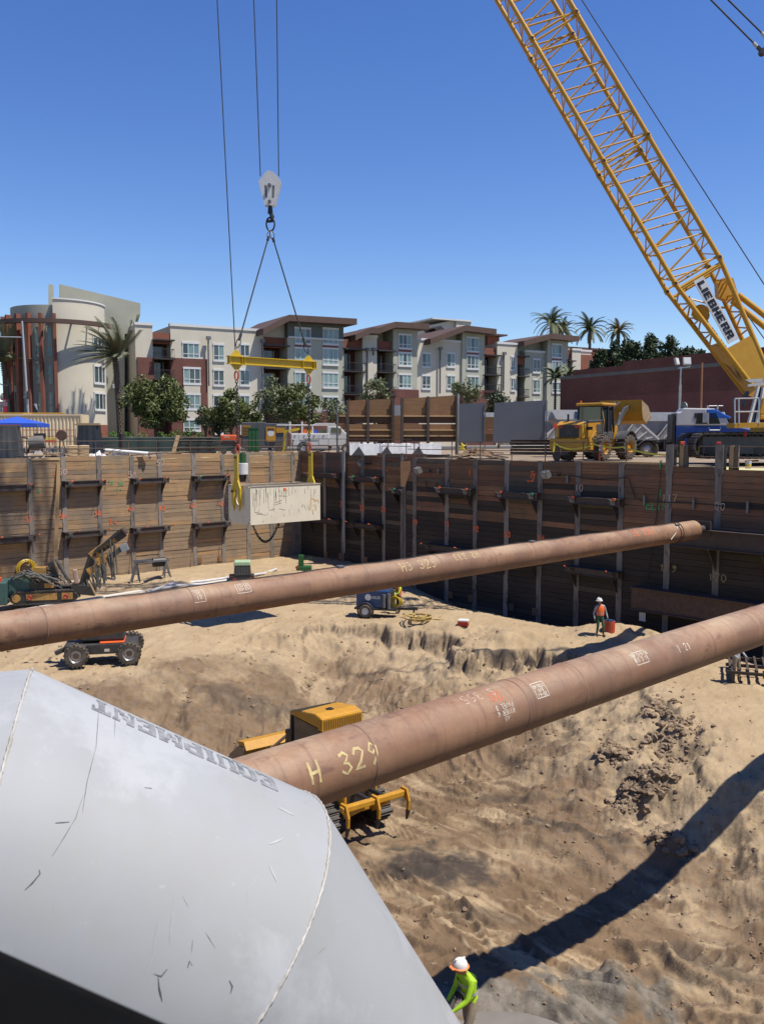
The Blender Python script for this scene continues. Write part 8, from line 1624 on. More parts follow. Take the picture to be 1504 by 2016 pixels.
for s, e, lb in ((-1, SPL, 'left'), (1, SPR, 'right')):
 t = thing('wire_sling', lb + ' dark wire sling from the hook ring to the yellow spreader beam', 'sling', apex, 0, 'wire slings below the hook block'); e2 = e + Vector((0, 0, .46)); d_ = e2 - apex; L = d_.length; dn = d_.normalized()
 b = MB(); b.cyl(dn * .55, dn * (L - .75), .036, n=7); b.build('wire', BLK, t, smooth=True); b = MB(); b.cyl(dn * .4, dn * .62, .07, n=8); b.cyl(dn * (L - .95), dn * (L - .6), .07, n=8); b.build('ferrule', BKM, t)
 px = dn.cross(Vector((0, 1, 0))).normalized()
 for o_, ln in ((0.0, .5), (L - .75, .62)): b = MB(); b.tube([dn * (o_ + ln * q) + px * (.11 * sin(pi * q) * sg_) for sg_, rng_ in ((1, [i / 8 for i in range(9)]), (-1, [1 - i / 8 for i in range(9)])) for q in rng_], .026, 5); b.build('eye_loop', GRM if o_ == 0 else BKM, t, smooth=True)
def chain(b, p, q, L=.19, r=.024, wd=.055):
 d = (q - p); n = max(2, int(d.length / (L * .74))); dn = d.normalized(); x, y, _ = basis(dn)
 for i in range(n):
  c = p + d * ((i + .5) / n); s = x if i % 2 else y; m = 10; b.tube([c + dn * (L / 2) * sin(2 * pi * k / m) + s * wd * cos(2 * pi * k / m) for k in range(m + 1)], r, 4)
for e, lb, hv in ((SPL, 'left', 0), (SPR, 'right', 1)):
 zt_ = BXC.z + (1.55 if hv == 0 else 1.62); e0 = e - Vector((0, 0, .46)); p1 = Vector((e.x, e.y, zt_)); t = thing('lifting_chain', lb + ' dark lifting chain with red hooks below the spreader beam', 'chain', e0, 0, 'lifting chains below the spreader beam')
 b = MB(); chain(b, Vector((0, 0, -.5)), p1 - e0 + Vector((0, 0, .55))); b.build('links', BKM, t)['kind'] = 'stuff'
 for z0 in (-.04, (p1 - e0).z + .06): b = MB(); m = 10; b.tube([Vector((.09 * cos(2 * pi * k / m), 0, z0 + (.24 if z0 > -1 else .24) * (-1 if z0 > -1 else 1) + .22 * sin(2 * pi * k / m))) for k in range(m + 1)], .045, 6); b.build('shackle_hook', M('hook_red', (.55, .1, .05), (.45, .08, .04), rough=.5), t)
 # clamp that grips the end of the box
 c = thing('lifting_clamp', lb + ' yellow lifting clamp gripping the end of the off white box', 'lifting clamp', p1, atan2(BA.y, BA.x) + (0 if hv == 0 else pi), 'yellow lifting clamps on the box')
 b = MB(); b.prism([(-.15, 0), (.15, 0), (.17, -1.25), (-.17, -1.25)], (-.05, 0, 0), (0, 1, 0), (0, 0, 1), (-.07, 0, 0)); b.build('shank', Y3, c, bevel=.01)
 b = MB(); b.prism([(-.17, -1.25), (.17, -1.25), (.38, -1.65), (.4, -2.35), (.2, -2.75), (.18, -2.3), (.2, -1.75), (0, -1.55), (-.2, -1.75), (-.22, -2.3), (-.28, -2.75), (-.42, -2.3), (-.38, -1.65)], (-.05, 0, 0), (0, 1, 0), (0, 0, 1), (-.09, 0, 0)); b.build('jaw', Y3, c, bevel=.01)
 b = MB(); b.cyl((-.2, 0, -.12), (.02, 0, -.12), .06, n=10); b.cyl((-.2, .3, -1.8), (.02, .3, -1.8), .06, n=10); b.build('pin', BKM, c)
 if hv == 1: b = MB(); b.b2((-.126, -.09, -1.0), (-.121, .09, -.5)); b.build('label_plate', BKM, c)
b = MB(); p, q = BXC + BA * .35 - Vector((0, 0, BH_)) + BB * .4, BXC + BA * 2.0 - Vector((0, 0, BH_)) + BB * .5; pts = sag(p, q, .95, 12)
for a, c in zip(pts[:-1], pts[1:]): chain(b, a, c, .17, .024, .05)
b.ring(q - Vector((0, 0, .16)), (1, 0, 0), .12, .03, 12, 5); tag(b.build('slack_chain', BKM), 'slack dark chain looping under the off white box', 'chain')
# ropes up to the boom head
for lb, pts in (('left of the two ropes on the white hook block', [P(513, 347, 45.2), P(500, 0, 43.6), P(466, -900, 40.3)]), ('right of the two ropes on the white hook block', [P(549, 347, 45.2), P(545, 0, 43.6), P(533, -900, 40.3)]), ('running down to the left end of the spreader', [P(464, 700, 44), P(428, 0, 43), P(382, -900, 40.3)])):
 b = MB(); b.tube(pts, .027, 6); tag(b.build('hoist_rope', BLK, None, smooth=True), 'dark steel hoist rope, ' + lb, 'rope', 'crane hoist ropes')
# ---------------- things on the pit walls ----------------
def wallthing(nm, label, cat, p0, d, nrm, u, v, out_=.12): x, z = wall_x(p0, d, nrm, u, v); o = p0 + d * x + nrm * out_; o.z = z; return thing(nm, label, cat, o, atan2(d.y, d.x)), x, z
t, x, z = wallthing('leaning_timber', 'long tan timber leaning on the sunlit left wall', 'timber', LSTART, DA, NL, 115, 912, .12); x2, z2 = wall_x(LSTART, DA, NL, 96, 1112); b = MB(); b.bar((0, 0, 0), (x2 - x, -1.0, z2 - z), .2, .09); b.build('plank', M('timber_tan', (.5, .33, .16), (.42, .27, .12), rough=.8), t)
t, x, z = wallthing('conduit', 'grey steel conduit pipes standing against the far shaded wall', 'conduit', CORNER, DB, NR, 681, 890, .3)
for k in range(3): b = MB(); b.cyl((.12 * k, -.03 * k, .1), (.12 * k, -.03 * k, -6.8 - .4 * k), .06, n=8); b.build('tube', M('conduit_grey', (.3, .32, .35), (.25, .265, .29), rough=.5), t)
t = thing('loose_sheet', 'tapered brown board hanging at the corner where the far wall steps back', 'board', P(797, 905, 54.6)); q = [P(u, v, 54.4) - Vector(t.location) for u, v in ((788, 909), (808, 908), (808, 925), (797, 958), (789, 958))]; b = MB(); b.add(q + [p + Vector((0, .06, 0)) for p in q], [(0, 1, 2, 3, 4), (9, 8, 7, 6, 5)] + [(i, (i + 1) % 5, 5 + (i + 1) % 5, 5 + i) for i in range(5)]); b.build('board', PLY, t)
t = thing('hanging_pump', 'white and green pump hanging on the left wall behind the left clamp', 'pump', P(478, 925, 66)); b = MB(); b.cyl((0, 0, -.35), (0, 0, .5), .42, n=16); b.build('body', WHT, t, bevel=.03); b = MB(); b.cyl((0, 0, .5), (0, 0, 1.25), .22, n=12); b.build('motor', GREEN, t); b = MB(); b.cyl((0, 0, -.9), (0, 0, -.35), .2, .3, 12); b.cyl((0, 0, 1.25), (0, 0, 2.6), .03, n=6); b.build('strainer', BKM, t)
# cables strung along the shaded wall
for lb, pts, r in (('black cable drooping along the shaded wall between the floodlights', [(840, 945), (842, 960), (856, 966), (864, 950)], .03), ('long black cable strung across the right part of the shaded wall', [(1110, 935), (1180, 944), (1240, 940), (1252, 980), (1270, 988), (1370, 990), (1420, 996), (1503, 1001)], .025), ('thin black rope hanging straight down past the end of the far strut', [(1305, 905), (1300, 960), (1294, 1020), (1282, 1090), (1276, 1145)], .02)):
 q = []
 for u, v in pts: x, z = wall_x(J2, DB, NR, u, v); w_ = J2 + DB * x + NR * .12; w_.z = z; q.append(w_)
 b = MB(); b.tube(q, r, 5); tag(b.build('cable', BLK), lb, 'cable')
for u, v, h in ((1271, 985, .5), (1368, 991, .5), (1474, 998, .55), (1120, 943, .4), (866, 928, .3)):
 x, z = wall_x(J2, DB, NR, u, v); b = MB(); b.b2((x - .05, -.2, z - h / 2), (x + .05, -.09, z + h / 2)); b.build('cable_clip', GRM, NW)
# ---------------- machines on the pit floor ----------------
def gthing(nm, label, cat, u, v, rz=0.0, group=None, dz=0.0):
 g = on_ground(u, v); return thing(nm, label, cat, (g.x, g.y, g.z + dz), rz, group)
def obj(t, nm, mt, *boxes, bev=.03): b = MB(); [b.b2(*q) for q in boxes]; return b.build(nm, mt, t, bevel=bev)
# boom lift base under the farther pipe
GLIFT = M('lift_dark', (.03, .03, .033), (.06, .055, .05), rough=.6)
t = gthing('boom_lift', 'dark wheeled boom lift base with silver rims below the farther pipe', 'boom lift', 205, 1300, R(12))
for x in (-.98, 1.12):
 for y in (-.95, 1.05):
  b = MB(); r, w_ = .47, .38; b.lathe([(r * .55, -w_ / 2), (r * .9, -w_ / 2), (r * .97, -w_ * .34), (r * .97, w_ * .34), (r * .9, w_ / 2), (r * .55, w_ / 2)], (x, y, r), (0, 1, 0), 26)
  for i in range(18):
   for s in (-1, 1): a = 2 * pi * (i + .25 * s) / 18; c = Vector((x + r * .98 * cos(a), y + s * w_ * .3, r + r * .98 * sin(a))); b.box(c, (.05, w_ * .42, .075), (0, -a, 0))
  o = b.build('wheel', TYRE, t, smooth=30); s_ = -1 if y < 0 else 1; b = MB(); b.lathe([(.001, s_ * w_ * .3), (.1, s_ * w_ * .34), (.13, s_ * w_ * .22), (.2, s_ * w_ * .2), (.25, s_ * w_ * .45), (.27, s_ * w_ * .505)], (x, y, r), (0, 1, 0), 22); b.build('rim', ALU, o, smooth=True); b = MB(); b.cyl((x, y + s_ * .06, r), (x, y + s_ * .16, r), .1, n=8); b.build('hub', RUST, o)
obj(t, 'chassis', GLIFT, ((-1.5, -.62, .4), (1.4, .7, .82))); obj(t, 'axle', GLIFT, ((-1.1, -.8, .38), (-.85, .85, .56)), ((1.0, -.8, .38), (1.25, .85, .56))); obj(t, 'deck_panel', ORG, ((-.1, -.6, .83), (.9, .66, .89))); obj(t, 'turntable', GLIFT, ((-.9, -.4, .9), (.9, .6, 1.45)), bev=.08); b = MB(); b.bar((-.5, 0, 1.5), (-2.6, .1, 1.75), .3); b.build('boom_arm', ORG, t); b = MB(); b.bar((-1.5, -.3, .62), (-1.85, -.5, .5), .16); b.build('bumper', GLIFT, t)
b = MB(); b.b2((.1, -.632, .5), (.3, -.622, .62)); b.build('label_plate', CHALK, t)
BX=.25
# crawler loader working in the bowl
g = on_ground(640, 1560); LX = Vector((-1.8, 26.9)); lz = ground_z(LX.x, LX.y) + .05
ld = thing('crawler_loader', 'yellow crawler loader with a square cab roof and rear ripper under the nearer pipe', 'crawler loader', (LX.x, LX.y, lz), atan2(.81, -.58)); ld.scale = (1.2, 1, 1)
LY = Y2
def ob(nm, mt, *boxes, bev=.03): return obj(ld, nm, mt, *boxes, bev=bev)
for y in (-.85, .85):
 b = MB(); pts = [(-1.75, .42), (-1.5, .12), (1.3, .06), (1.65, .35), (1.4, .78), (-1.4, .9)]; b.prism(pts, (0, y - .22, 0), (1, 0, 0), (0, 0, 1), (0, .44, 0)); o = b.build('track_frame', DGR, ld)
 per = [];
 for (x0, z0), (x1, z1) in zip(pts, pts[1:] + pts[:1]):
  k = max(1, int(math.hypot(x1 - x0, z1 - z0) / .18)); per += [(x0 + (x1 - x0) * i / k, z0 + (z1 - z0) * i / k, atan2(z1 - z0, x1 - x0)) for i in range(k)]
 for x, z, a in per: c = MB(); c.box((0, 0, 0), (.16, .46, .06));
 sh = MB(); sh.box((0, 0, 0), (.16, .48, .06)); sh.box((0, 0, -.05), (.03, .48, .06)); me = sh.mesh('track_shoe', TRK)
 for x, z, a in per: linkmesh('track_shoe', me, o, (x, y, z), (0, -a, 0))
ob('body', LY, ((-1.7, -.6, .6), (-.6, .6, 1.75)), ((-.6, -.6, .5), (1.2, .6, 1.2)), bev=.06); ob('engine_grille', BKM, ((-1.72, -.5, .9), (-1.69, .5, 1.65)))
for x, y in ((-.75, -.7), (-.75, .7), (.72, -.7), (.72, .7), (0, -.69)): b = MB(); b.bar((x, y, 1.2), (x * .95, y * .95, 2.95), .09); b.build('cab_pillar', BKM, ld)
b = MB(); ob('cab_glass', GLS, ((-.7, -.67, 1.3), (.7, -.65, 2.9)), ((-.7, .65, 1.3), (.7, .67, 2.9)), ((.66, -.64, 1.3), (.68, .64, 2.9)), ((-.7, -.64, 1.7), (-.68, .64, 2.9)), bev=0); ob('cab_base', BKM, ((-.8, -.75, 1.1), (.8, .75, 1.45)))
b = MB(); b.prism([(-.82, 2.95), (.7, 2.95), (.74, 3.06), (.25, 3.22), (-.55, 3.36), (-.84, 3.3)], (0, -.74, 0), (1, 0, 0), (0, 0, 1), (0, 1.48, 0)); b.build('cab_roof', LY, ld, bevel=.05)
b = MB(); b.prism([(-.88, 2.9), (-.68, 2.9), (-.68, 3.3), (-.88, 3.26)], (0, -.72, 0), (1, 0, 0), (0, 0, 1), (0, 1.44, 0)); b.build('roof_vent_box', LY, ld)
SLOT = M('vent_slot_dark', (.2, .1, .012), (.16, .08, .01), rough=.6)
for k in range(17): b = MB(); y = -.64 + .08 * k; b.b2((-.892, y - .019, 2.95), (-.882, y + .019, 3.22)); b.build('vent_slot', SLOT, ld)
for k in range(5): b = MB(); x = -.8 + .06 * k; b.b2((x - .015, -.753, 2.98), (x + .015, -.742, 3.2)); b.build('vent_slot', SLOT, ld)
b = MB(); b.box((-.3, -.8, 2.78), (.1, .1, .14)); b.box((-.75, -.6, 2.78), (.12, .1, .12)); b.box((-.75, .6, 2.78), (.12, .1, .12)); b.build('work_lamp', ALU, ld); b = MB(); b.tube([(-.5, .1, 3.33), (-.45, .2, 3.36), (-.3, .15, 3.34)], .02, 5); b.box((-.45, .1, 3.37), (.16, .12, .04)); b.build('roof_cable', BKM, ld)
for y in (-1, 1):
 b = MB(); b.prism([(.5, 1.55), (.75, 1.75), (1.5, 1.35), (2.6, .75), (2.75, .45), (2.5, .4), (1.4, .95)], (0, y * .62 - .08, 0), (1, 0, 0), (0, 0, 1), (0, .16, 0)); b.build('lift_arm', BKM, ld, bevel=.02); b = MB(); b.prism([(1.0, 1.3), (1.25, 2.15), (1.45, 2.15), (1.6, 1.3)], (0, y * .3 - .06, 0), (1, 0, 0), (0, 0, 1), (0, .12, 0)); b.cyl((1.35, y * .3 - .1, 2.08), (1.35, y * .3 + .1, 2.08), .12, n=12); b.build('bellcrank', BKM, ld)
 b = MB(); b.cyl((.4, y * .3, 1.5), (1.3, y * .3, 2.05), .085, n=10); b.cyl((1.35, y * .3, 2.05), (2.55, y * .3, 1.05), .05, n=10, m=1); b.build('tilt_cylinder', [BKM, ALU], ld); b = MB(); b.tube([(.6, y * .45, 1.4), (1.2, y * .5, 1.6), (2.0, y * .5, 1.1)], .03, 6); b.build('hose', BLK, ld)
b = MB(); prof = [(2.65, 1.25), (2.6, .5), (2.85, .12), (3.9, .05), (3.9, .1), (2.95, .22), (2.75, .55), (2.8, 1.25)]; b.prism(prof, (0, -1.15, 0), (1, 0, 0), (0, 0, 1), (0, 2.3, 0)); b.build('bucket', LY, ld)
for y in (-1.19, 1.15): b = MB(); b.prism([(2.65, 1.25), (2.6, .5), (2.85, .12), (3.9, .05), (3.55, .75), (2.95, 1.25)], (0, y, 0), (1, 0, 0), (0, 0, 1), (0, .04, 0)); b.build('bucket_cheek', M('bucket_worn', (.4, .3, .18)), ld)
b = MB(); b.prism([(2.55, 1.2), (2.7, 1.45), (3.1, 1.35), (2.95, 1.2)], (0, -1.15, 0), (1, 0, 0), (0, 0, 1), (0, 2.3, 0)); b.build('spill_guard', LY, ld)
for k in range(7): b = MB(); y = -1.05 + .35 * k; b.prism([(3.85, .03), (4.15, .08), (3.85, .14)], (0, y - .05, 0), (1, 0, 0), (0, 0, 1), (0, .1, 0)); b.build('bucket_tooth', GRM, ld)
ob('ripper_beam', LY, ((-2.48, -1.05, 1.2), (-2.32, 1.25, 1.36)), bev=.02)
for y in (-.95, .1, 1.15):
 b = MB(); b.prism([(-2.29, 1.42), (-2.52, 1.42), (-2.62, 1.1), (-2.6, .8), (-2.53, .8), (-2.52, 1.08), (-2.31, 1.18)], (0, y - .035, 0), (1, 0, 0), (0, 0, 1), (0, .07, 0)); b.build('ripper_shank', LY, ld); b = MB(); b.prism([(-2.61, .82), (-2.5, .5), (-2.51, .82)], (0, y - .045, 0), (1, 0, 0), (0, 0, 1), (0, .09, 0)); b.build('ripper_tip', DRUST, ld)
for y in (-.45, .55): b = MB(); b.prism([(-1.7, .55), (-2.3, 1.02), (-2.3, 1.22), (-1.7, .95)], (0, y - .08, 0), (1, 0, 0), (0, 0, 1), (0, .16, 0)); b.build('ripper_link', LY, ld); b = MB(); b.cyl((-1.7, y * .5, 1.3), (-2.35, y * .5, 1.32), .07, n=8); b.build('ripper_cylinder', BKM, ld)
# drill rig against the left wall
DT = M('rig_teal', (.045, .12, .11), (.03, .08, .075), rough=.6, spots=(.15, .12, .09), spotlo=.6); RY = M('rig_yellow', (.5, .28, .06), (.36, .2, .06), scale=3, rough=.6, spots=(.12, .09, .06), spotscale=5, spotlo=.55); HOSE = M('hose_dusty', (.06, .065, .06), (.17, .16, .14), scale=3, rough=.7)
f = Fr('drill_rig', 'tracked drill rig with a tilted yellow mast and tangled hoses by the left wall', 'drill rig', 95, 48.5, R(12)); g = on_ground(95, 1190); f.root.location = f.o = P(95, 1190, 48.5); WM[f.root] = mat4(f.o, f.rz)
for y in (0, 1.5):
 (xa, za), (xb, zb) = f.xz(18, 1190), f.xz(155, 1168); xs_ = [(xa, .35), (xa + .3, .05), (xb - .3, .05), (xb, .4), (xb - .3, .75), (xa + .35, .72)]; b = MB(); b.prism(xs_, (0, y, 0), (1, 0, 0), (0, 0, 1), (0, .45, 0)); o = f.part(b, 'track_frame', BKM); per = []
 for (x0, z0), (x1, z1) in zip(xs_, xs_[1:] + xs_[:1]):
  k = max(1, int(math.hypot(x1 - x0, z1 - z0) / .2)); per += [(x0 + (x1 - x0) * i / k, z0 + (z1 - z0) * i / k, atan2(z1 - z0, x1 - x0)) for i in range(k)]
 sh = MB(); sh.box((0, 0, 0), (.18, .5, .07)); me = sh.mesh('track_shoe', TRK)
 for x, z, a in per: linkmesh('track_shoe', me, o, (x, y + .22, z), (0, -a, 0))
 if y == 0:
  b = MB(); b.b2((xa + .9, -.03, .25), (xa + 2.5, .0, .62)); f.part(b, 'side_panel', RY); b = MB(); b.b2((xa + 2.75, -.03, .25), (xb - .3, .0, .62)); f.part(b, 'side_panel', RY); b = MB(); b.cyl((xa + .4, -.04, .38), (xa + .4, .02, .38), .22, n=16); f.part(b, 'sprocket', RY)
  for x in (xa + 1.1, xb - .65): b = MB(); b.ring((x, -.04, .42), (0, 1, 0), .1, .035, 12, 5); f.part(b, 'tow_eye', RED)
b = MB(); f.pb(b, -8, 14, 1148, 1192, -.3, 1.4); f.part(b, 'power_pack', DT, bevel=.05); b = MB(); f.pb(b, 16, 60, 1140, 1172, .2, 1.4); f.part(b, 'body', DT, bevel=.06); b = MB(); f.pb(b, 58, 105, 1146, 1170, .2, 1.4); f.part(b, 'engine_bay', BKM, bevel=.05); b = MB(); f.pb(b, -4, 3, 1138, 1146, 0, .3); f.part(b, 'beacon', ORG); b = MB(); f.pb(b, 68, 92, 1118, 1134, .5, 1.1); f.part(b, 'hopper', RY); b = MB(); f.pb(b, 88, 107, 1148, 1157, .1, .19); f.part(b, 'tool_box', RY)
rs = random.Random(4)
for k in range(26):
 u0, v0 = rs.uniform(20, 70), rs.uniform(1135, 1150); u1, v1 = rs.uniform(70, 125), rs.uniform(1138, 1168); y = rs.uniform(-.1, 1.0); p, q = f.xz(u0, v0), f.xz(u1, v1); b = MB(); b.tube([(p[0], y, p[1]), ((p[0] * 2 + q[0]) / 3, y - .15, max(p[1], q[1]) + rs.uniform(.05, .4)), ((p[0] + 2 * q[0]) / 3, y - .2, (p[1] + q[1]) / 2 + rs.uniform(0, .35)), (q[0], y, q[1])], rs.uniform(.035, .06), 6); f.part(b, 'hose', HOSE, smooth=True)
def fbar(nm, mt, u0, v0, u1, v1, w_, d_, y=.6, bev=.01): p, q = f.xz(u0, v0), f.xz(u1, v1); b = MB(); b.bar((p[0], y, p[1]), (q[0], y, q[1]), d_, w_); return f.part(b, nm, mt, bevel=bev)
fbar('mast', BKM, 156, 1172, 182, 1092, .42, .5); fbar('mast', RY, 178, 1098, 232, 1058, .45, .55); fbar('mast_head', BKM, 226, 1062, 243, 1050, .5, .6); fbar('head_plate', RUST, 240, 1042, 249, 1052, .12, .9, .6); fbar('feed_rail', BKM, 186, 1088, 236, 1046, .16, .3, .3); fbar('drill_drive', RY, 190, 1108, 212, 1098, .4, .5, .4); fbar('drill_drive', RY, 172, 1128, 192, 1118, .36, .4, .4); fbar('drill_head', DGR, 210, 1104, 240, 1080, .28, .3, .3); fbar('jaw', M('jaw_pale', (.3, .34, .36), rough=.5), 238, 1082, 252, 1076, .4, .4, .3)
fbar('mast_foot', BKM, 140, 1160, 188, 1165, .5, .9, .5); fbar('stay_cylinder', HOSE, 108, 1102, 138, 1150, .16, .18, .3); fbar('stay_cylinder', GRM, 114, 1106, 134, 1140, .1, .12, .2); fbar('cylinder_sleeve', M('sleeve_pink_dust', (.42, .3, .25), rough=.8), 147, 1122, 152, 1150, .24, .26, .2, .05); fbar('control_stack', BKM, 96, 1110, 108, 1140, .3, .4, .7); fbar('outrigger_leg', GRM, 212, 1108, 226, 1142, .1, .1, .5); fbar('outrigger_leg', GRM, 206, 1112, 204, 1138, .12, .12, .6); fbar('outrigger_leg', LUM, 178, 1146, 190, 1170, .08, .08, -.2); fbar('outrigger_foot', GRM, 198, 1138, 226, 1144, .06, .4, .5)
for k, (u, v) in enumerate(((186, 1094), (196, 1087), (205, 1083), (212, 1078), (219, 1073))): p = f.xz(u, v); b = MB(); b.cyl((p[0], .3, p[1]), (p[0], .33, p[1]), .1, n=12); f.part(b, 'mast_hole', BKM)
for k in range(20): u, v = rs.uniform(158, 232), 0; v = 1165 - (u - 156) * 1.35 + rs.uniform(-8, 10); p = f.xz(u, v); b = MB(); q = (p[0] + rs.uniform(-.4, .4), .1, p[1] + rs.uniform(-.35, .35)); b.tube([(p[0], .25, p[1]), ((p[0] + q[0]) / 2 + .1, .1, (p[1] + q[1]) / 2 - .1), q], .04, 5); f.part(b, 'hydraulic_line', HOSE)
# small things by the left wall
t, x, z = wallthing('hose_coil', 'yellow hose coil hanging on the left wall behind the drill rig', 'hose', LSTART, DA, NL, 49, 1120, .25); b = MB(); [b.ring((rs.uniform(-.1, .1), rs.uniform(-.05, .05), rs.uniform(-.1, .1)), (rs.uniform(-.1, .1), 1, rs.uniform(-.1, .1)), .5 + rs.uniform(-.1, .12), .035, 20, 5) for _ in range(6)]; b.build('coil', Y3, t)
g = on_ground(300, 1146); f = Fr('trestle', 'grey steel trestle stand by the left wall', 'trestle', 300, (g - CAM).dot(CF), R(20)); f.root.location = f.o = g; WM[f.root] = mat4(g, f.rz)
b = MB();
for s in (-1, 1): [b.bar((s * 1.0 + q * .25, y, 0), (s * .9, y, 1.25), .09) for q in (-1, 1) for y in (0, .8)]; b.bar((s * .95 - .2, .0, .55), (s * .95 + .2, .0, .55), .07)
f.part(b, 'leg_frame', GRM); b = MB(); b.bar((-1.1, 0, 1.28), (1.1, 0, 1.34), .12); b.bar((-1.1, .8, 1.28), (1.1, .8, 1.34), .12); f.part(b, 'top_bar', GRM); b = MB(); b.cyl((.1, .3, 1.2), (.9, .4, 1.2), .3, n=12); f.part(b, 'motor', BKM)
t = gthing('light_compressor', 'dark generator with a pale green lid standing behind the farther pipe', 'generator', 478, 1147, R(8)); k = (Vector(t.location) - CAM).dot(CF) / FPX
b = MB(); b.prism([(-.55, .5), (.55, .5), (.5, 1.15), (-.5, 1.15)], (0, -.5, 0), (1, 0, 0), (0, 0, 1), (0, 1.0, 0)); b.build('housing', BKM, t); b = MB(); b.prism([(-.56, 1.15), (.56, 1.15), (.5, 1.42), (-.5, 1.42)], (0, -.52, 0), (1, 0, 0), (0, 0, 1), (0, 1.04, 0)); b.build('lid', M('lid_pale_green', (.42, .58, .36), (.36, .5, .31), rough=.5), t, bevel=.05); b = MB(); [b.b2((x - .02, -.53, .55), (x + .02, -.505, 1.1)) for x in [-.45 + .1 * q for q in range(10)]]; b.build('grille', GRM, t)['kind'] = 'stuff'; obj(t, 'skid', BKM, ((-.85, -.5, 0), (.75, .5, .5))); b = MB(); b.cyl((-.5, -.56, .25), (-.5, -.5, .25), .12, n=10); b.cyl((.55, -.56, .3), (.55, -.5, .3), .1, n=10); b.build('valve', RED, t)
t = gthing('green_pump', 'small dark green pump unit in the shade of the far corner', 'pump', 594, 1124); obj(t, 'tank', GREEN, ((-.2, -.25, .2), (.15, .1, 1.15))); obj(t, 'base', GREEN, ((-.35, -.4, 0), (.7, .4, .35))); b = MB(); b.bar((.1, 0, .8), (.75, -.1, 1.0), .06); b.build('handle', GREEN, t); b = MB(); b.cyl((-.3, -.45, .3), (-.3, -.38, .3), .1, n=10); b.build('valve', RED, t)
# white boards and hoses beyond the farther pipe
q0, q1 = on_ground(45, 1212) + Vector((0, 0, .18)), on_ground(284, 1172) + Vector((0, 0, .18)); t = thing('white_beam', 'long white painted timber lying beyond the farther pipe at left', 'timber', q0); b = MB(); b.bar((0, 0, 0), q1 - q0, .4, .28); b.build('beam', M('beam_pale', (.74, .7, .62), (.64, .58, .48), rough=.7), t); b = MB(); b.box((0, 0, .0), (.5, .62, .3), (0, 0, .9)); b.build('end_block', GRM, t)
for lb, pts in (('white hose curving over the bench behind the farther pipe', [(290, 1170), (340, 1152), (400, 1148), (445, 1141), (520, 1132), (545, 1123)]), ('second white hose lying beside the first behind the farther pipe', [(305, 1164), (350, 1156), (410, 1152), (455, 1144)])):
 b = MB(); b.tube([on_ground(u, v) + Vector((0, 0, .09)) for u, v in pts], .085, 8); tag(b.build('white_hose', WTARP), lb, 'hose')
# welder trailer
WB = M('welder_blue', (.02, .06, .17), (.018, .05, .14), rough=.4)
t = gthing('welder_trailer', 'dark blue welder generator on a small trailer behind the farther pipe', 'welder', 742, 1212, R(-14)); obj(t, 'cabinet', WB, ((-1.0, -.5, .5), (.75, .5, 1.42)), bev=.05); obj(t, 'control_panel', BKM, ((.76, -.45, .55), (.85, .45, 1.35))); obj(t, 'frame', BKM, ((-1.1, -.55, .38), (1.2, .55, .5)))
b = MB(); b.lathe([(.001, 0), (.17, 0)], (-.35, -.515, 1.05), (0, -1, 0), 16); b.build('badge', WHT, t); st, wd = text_strokes('MILLER', .13, .2, 0); ribbons(st, .03, lambda x, z: (-.13 + x * .75, -.515, .99 + z), .1).build('lettering', WHT, t)
truck_wheel(type('Q', (), {'part': staticmethod(lambda b, n, m, p=None, smooth=False, bevel=0: b.build(n, m, p or t, smooth=smooth))})(), -.45, -.66, .34, .2, WHT); b = MB(); b.ring((-.45, -.66, .36), (0, 1, 0), .42, .05, 14, 5, 0, 0, 2 * pi); b.build('fender', BKM, t)
b = MB(); b.bar((1.2, 0, .42), (2.2, 0, .45), .12); b.bar((2.0, 0, .45), (2.0, 0, .05), .08); b.build('tow_bar', BKM, t); b = MB(); [b.ring((1.05 + .06 * k, -.3, .85), (.3, 1, 0), .28 - .02 * k, .03, 16, 5) for k in range(4)]; b.build('cable_coil', Y3, t); b = MB(); [b.cyl((.55 + .0 * k, -.62, .55), (.55, -.62, 1.25), .09, n=10) for k in range(1)]; b.cyl((.8, -.6, .5), (.8, -.6, 1.3), .09, n=10); b.build('gas_bottle', GRM, t)
t = gthing('hose_coil', 'tan yellow hose coil lying on the sand right of the welder trailer', 'hose', 825, 1222); b = MB(); [b.ring((rs.uniform(-.15, .15), rs.uniform(-.1, .1), .05 + .05 * k), (0, 0, 1), .55 + rs.uniform(-.12, .15), .04, 20, 5) for k in range(5)]; b.tube([(.5, 0, .05), (1.0, -.1, .05), (1.3, .05, .05)], .04, 5); b.build('coil', M('hose_tan', (.5, .35, .1), (.4, .28, .09), rough=.7), t)
t = gthing('cooler', 'small red cooler with a white lid in the shade of the dark wall', 'cooler', 912, 1232, R(-15)); obj(t, 'box', RED, ((-.26, -.18, 0), (.26, .18, .22)), bev=.04); obj(t, 'lid', WHT, ((-.25, -.17, .22), (.27, .19, .31)), bev=.03); b = MB(); b.tube([(-.26, -.2, .18), (-.26, -.22, .28), (.26, -.22, .28), (.26, -.2, .18)], .02, 5); b.build('handle', WHT, t)
t = gthing('fuel_can', 'orange red drum beside the worker in the orange vest', 'drum', 1199, 1243); b = MB(); b.cyl((0, 0, -.1), (0, 0, .45), .26, n=16); b.build('body', M('drum_orange', (.6, .09, .03), (.45, .07, .03), rough=.5), t); b = MB(); b.cyl((0, 0, .45), (0, 0, .5), .22, n=16); b.build('lid', WB, t)
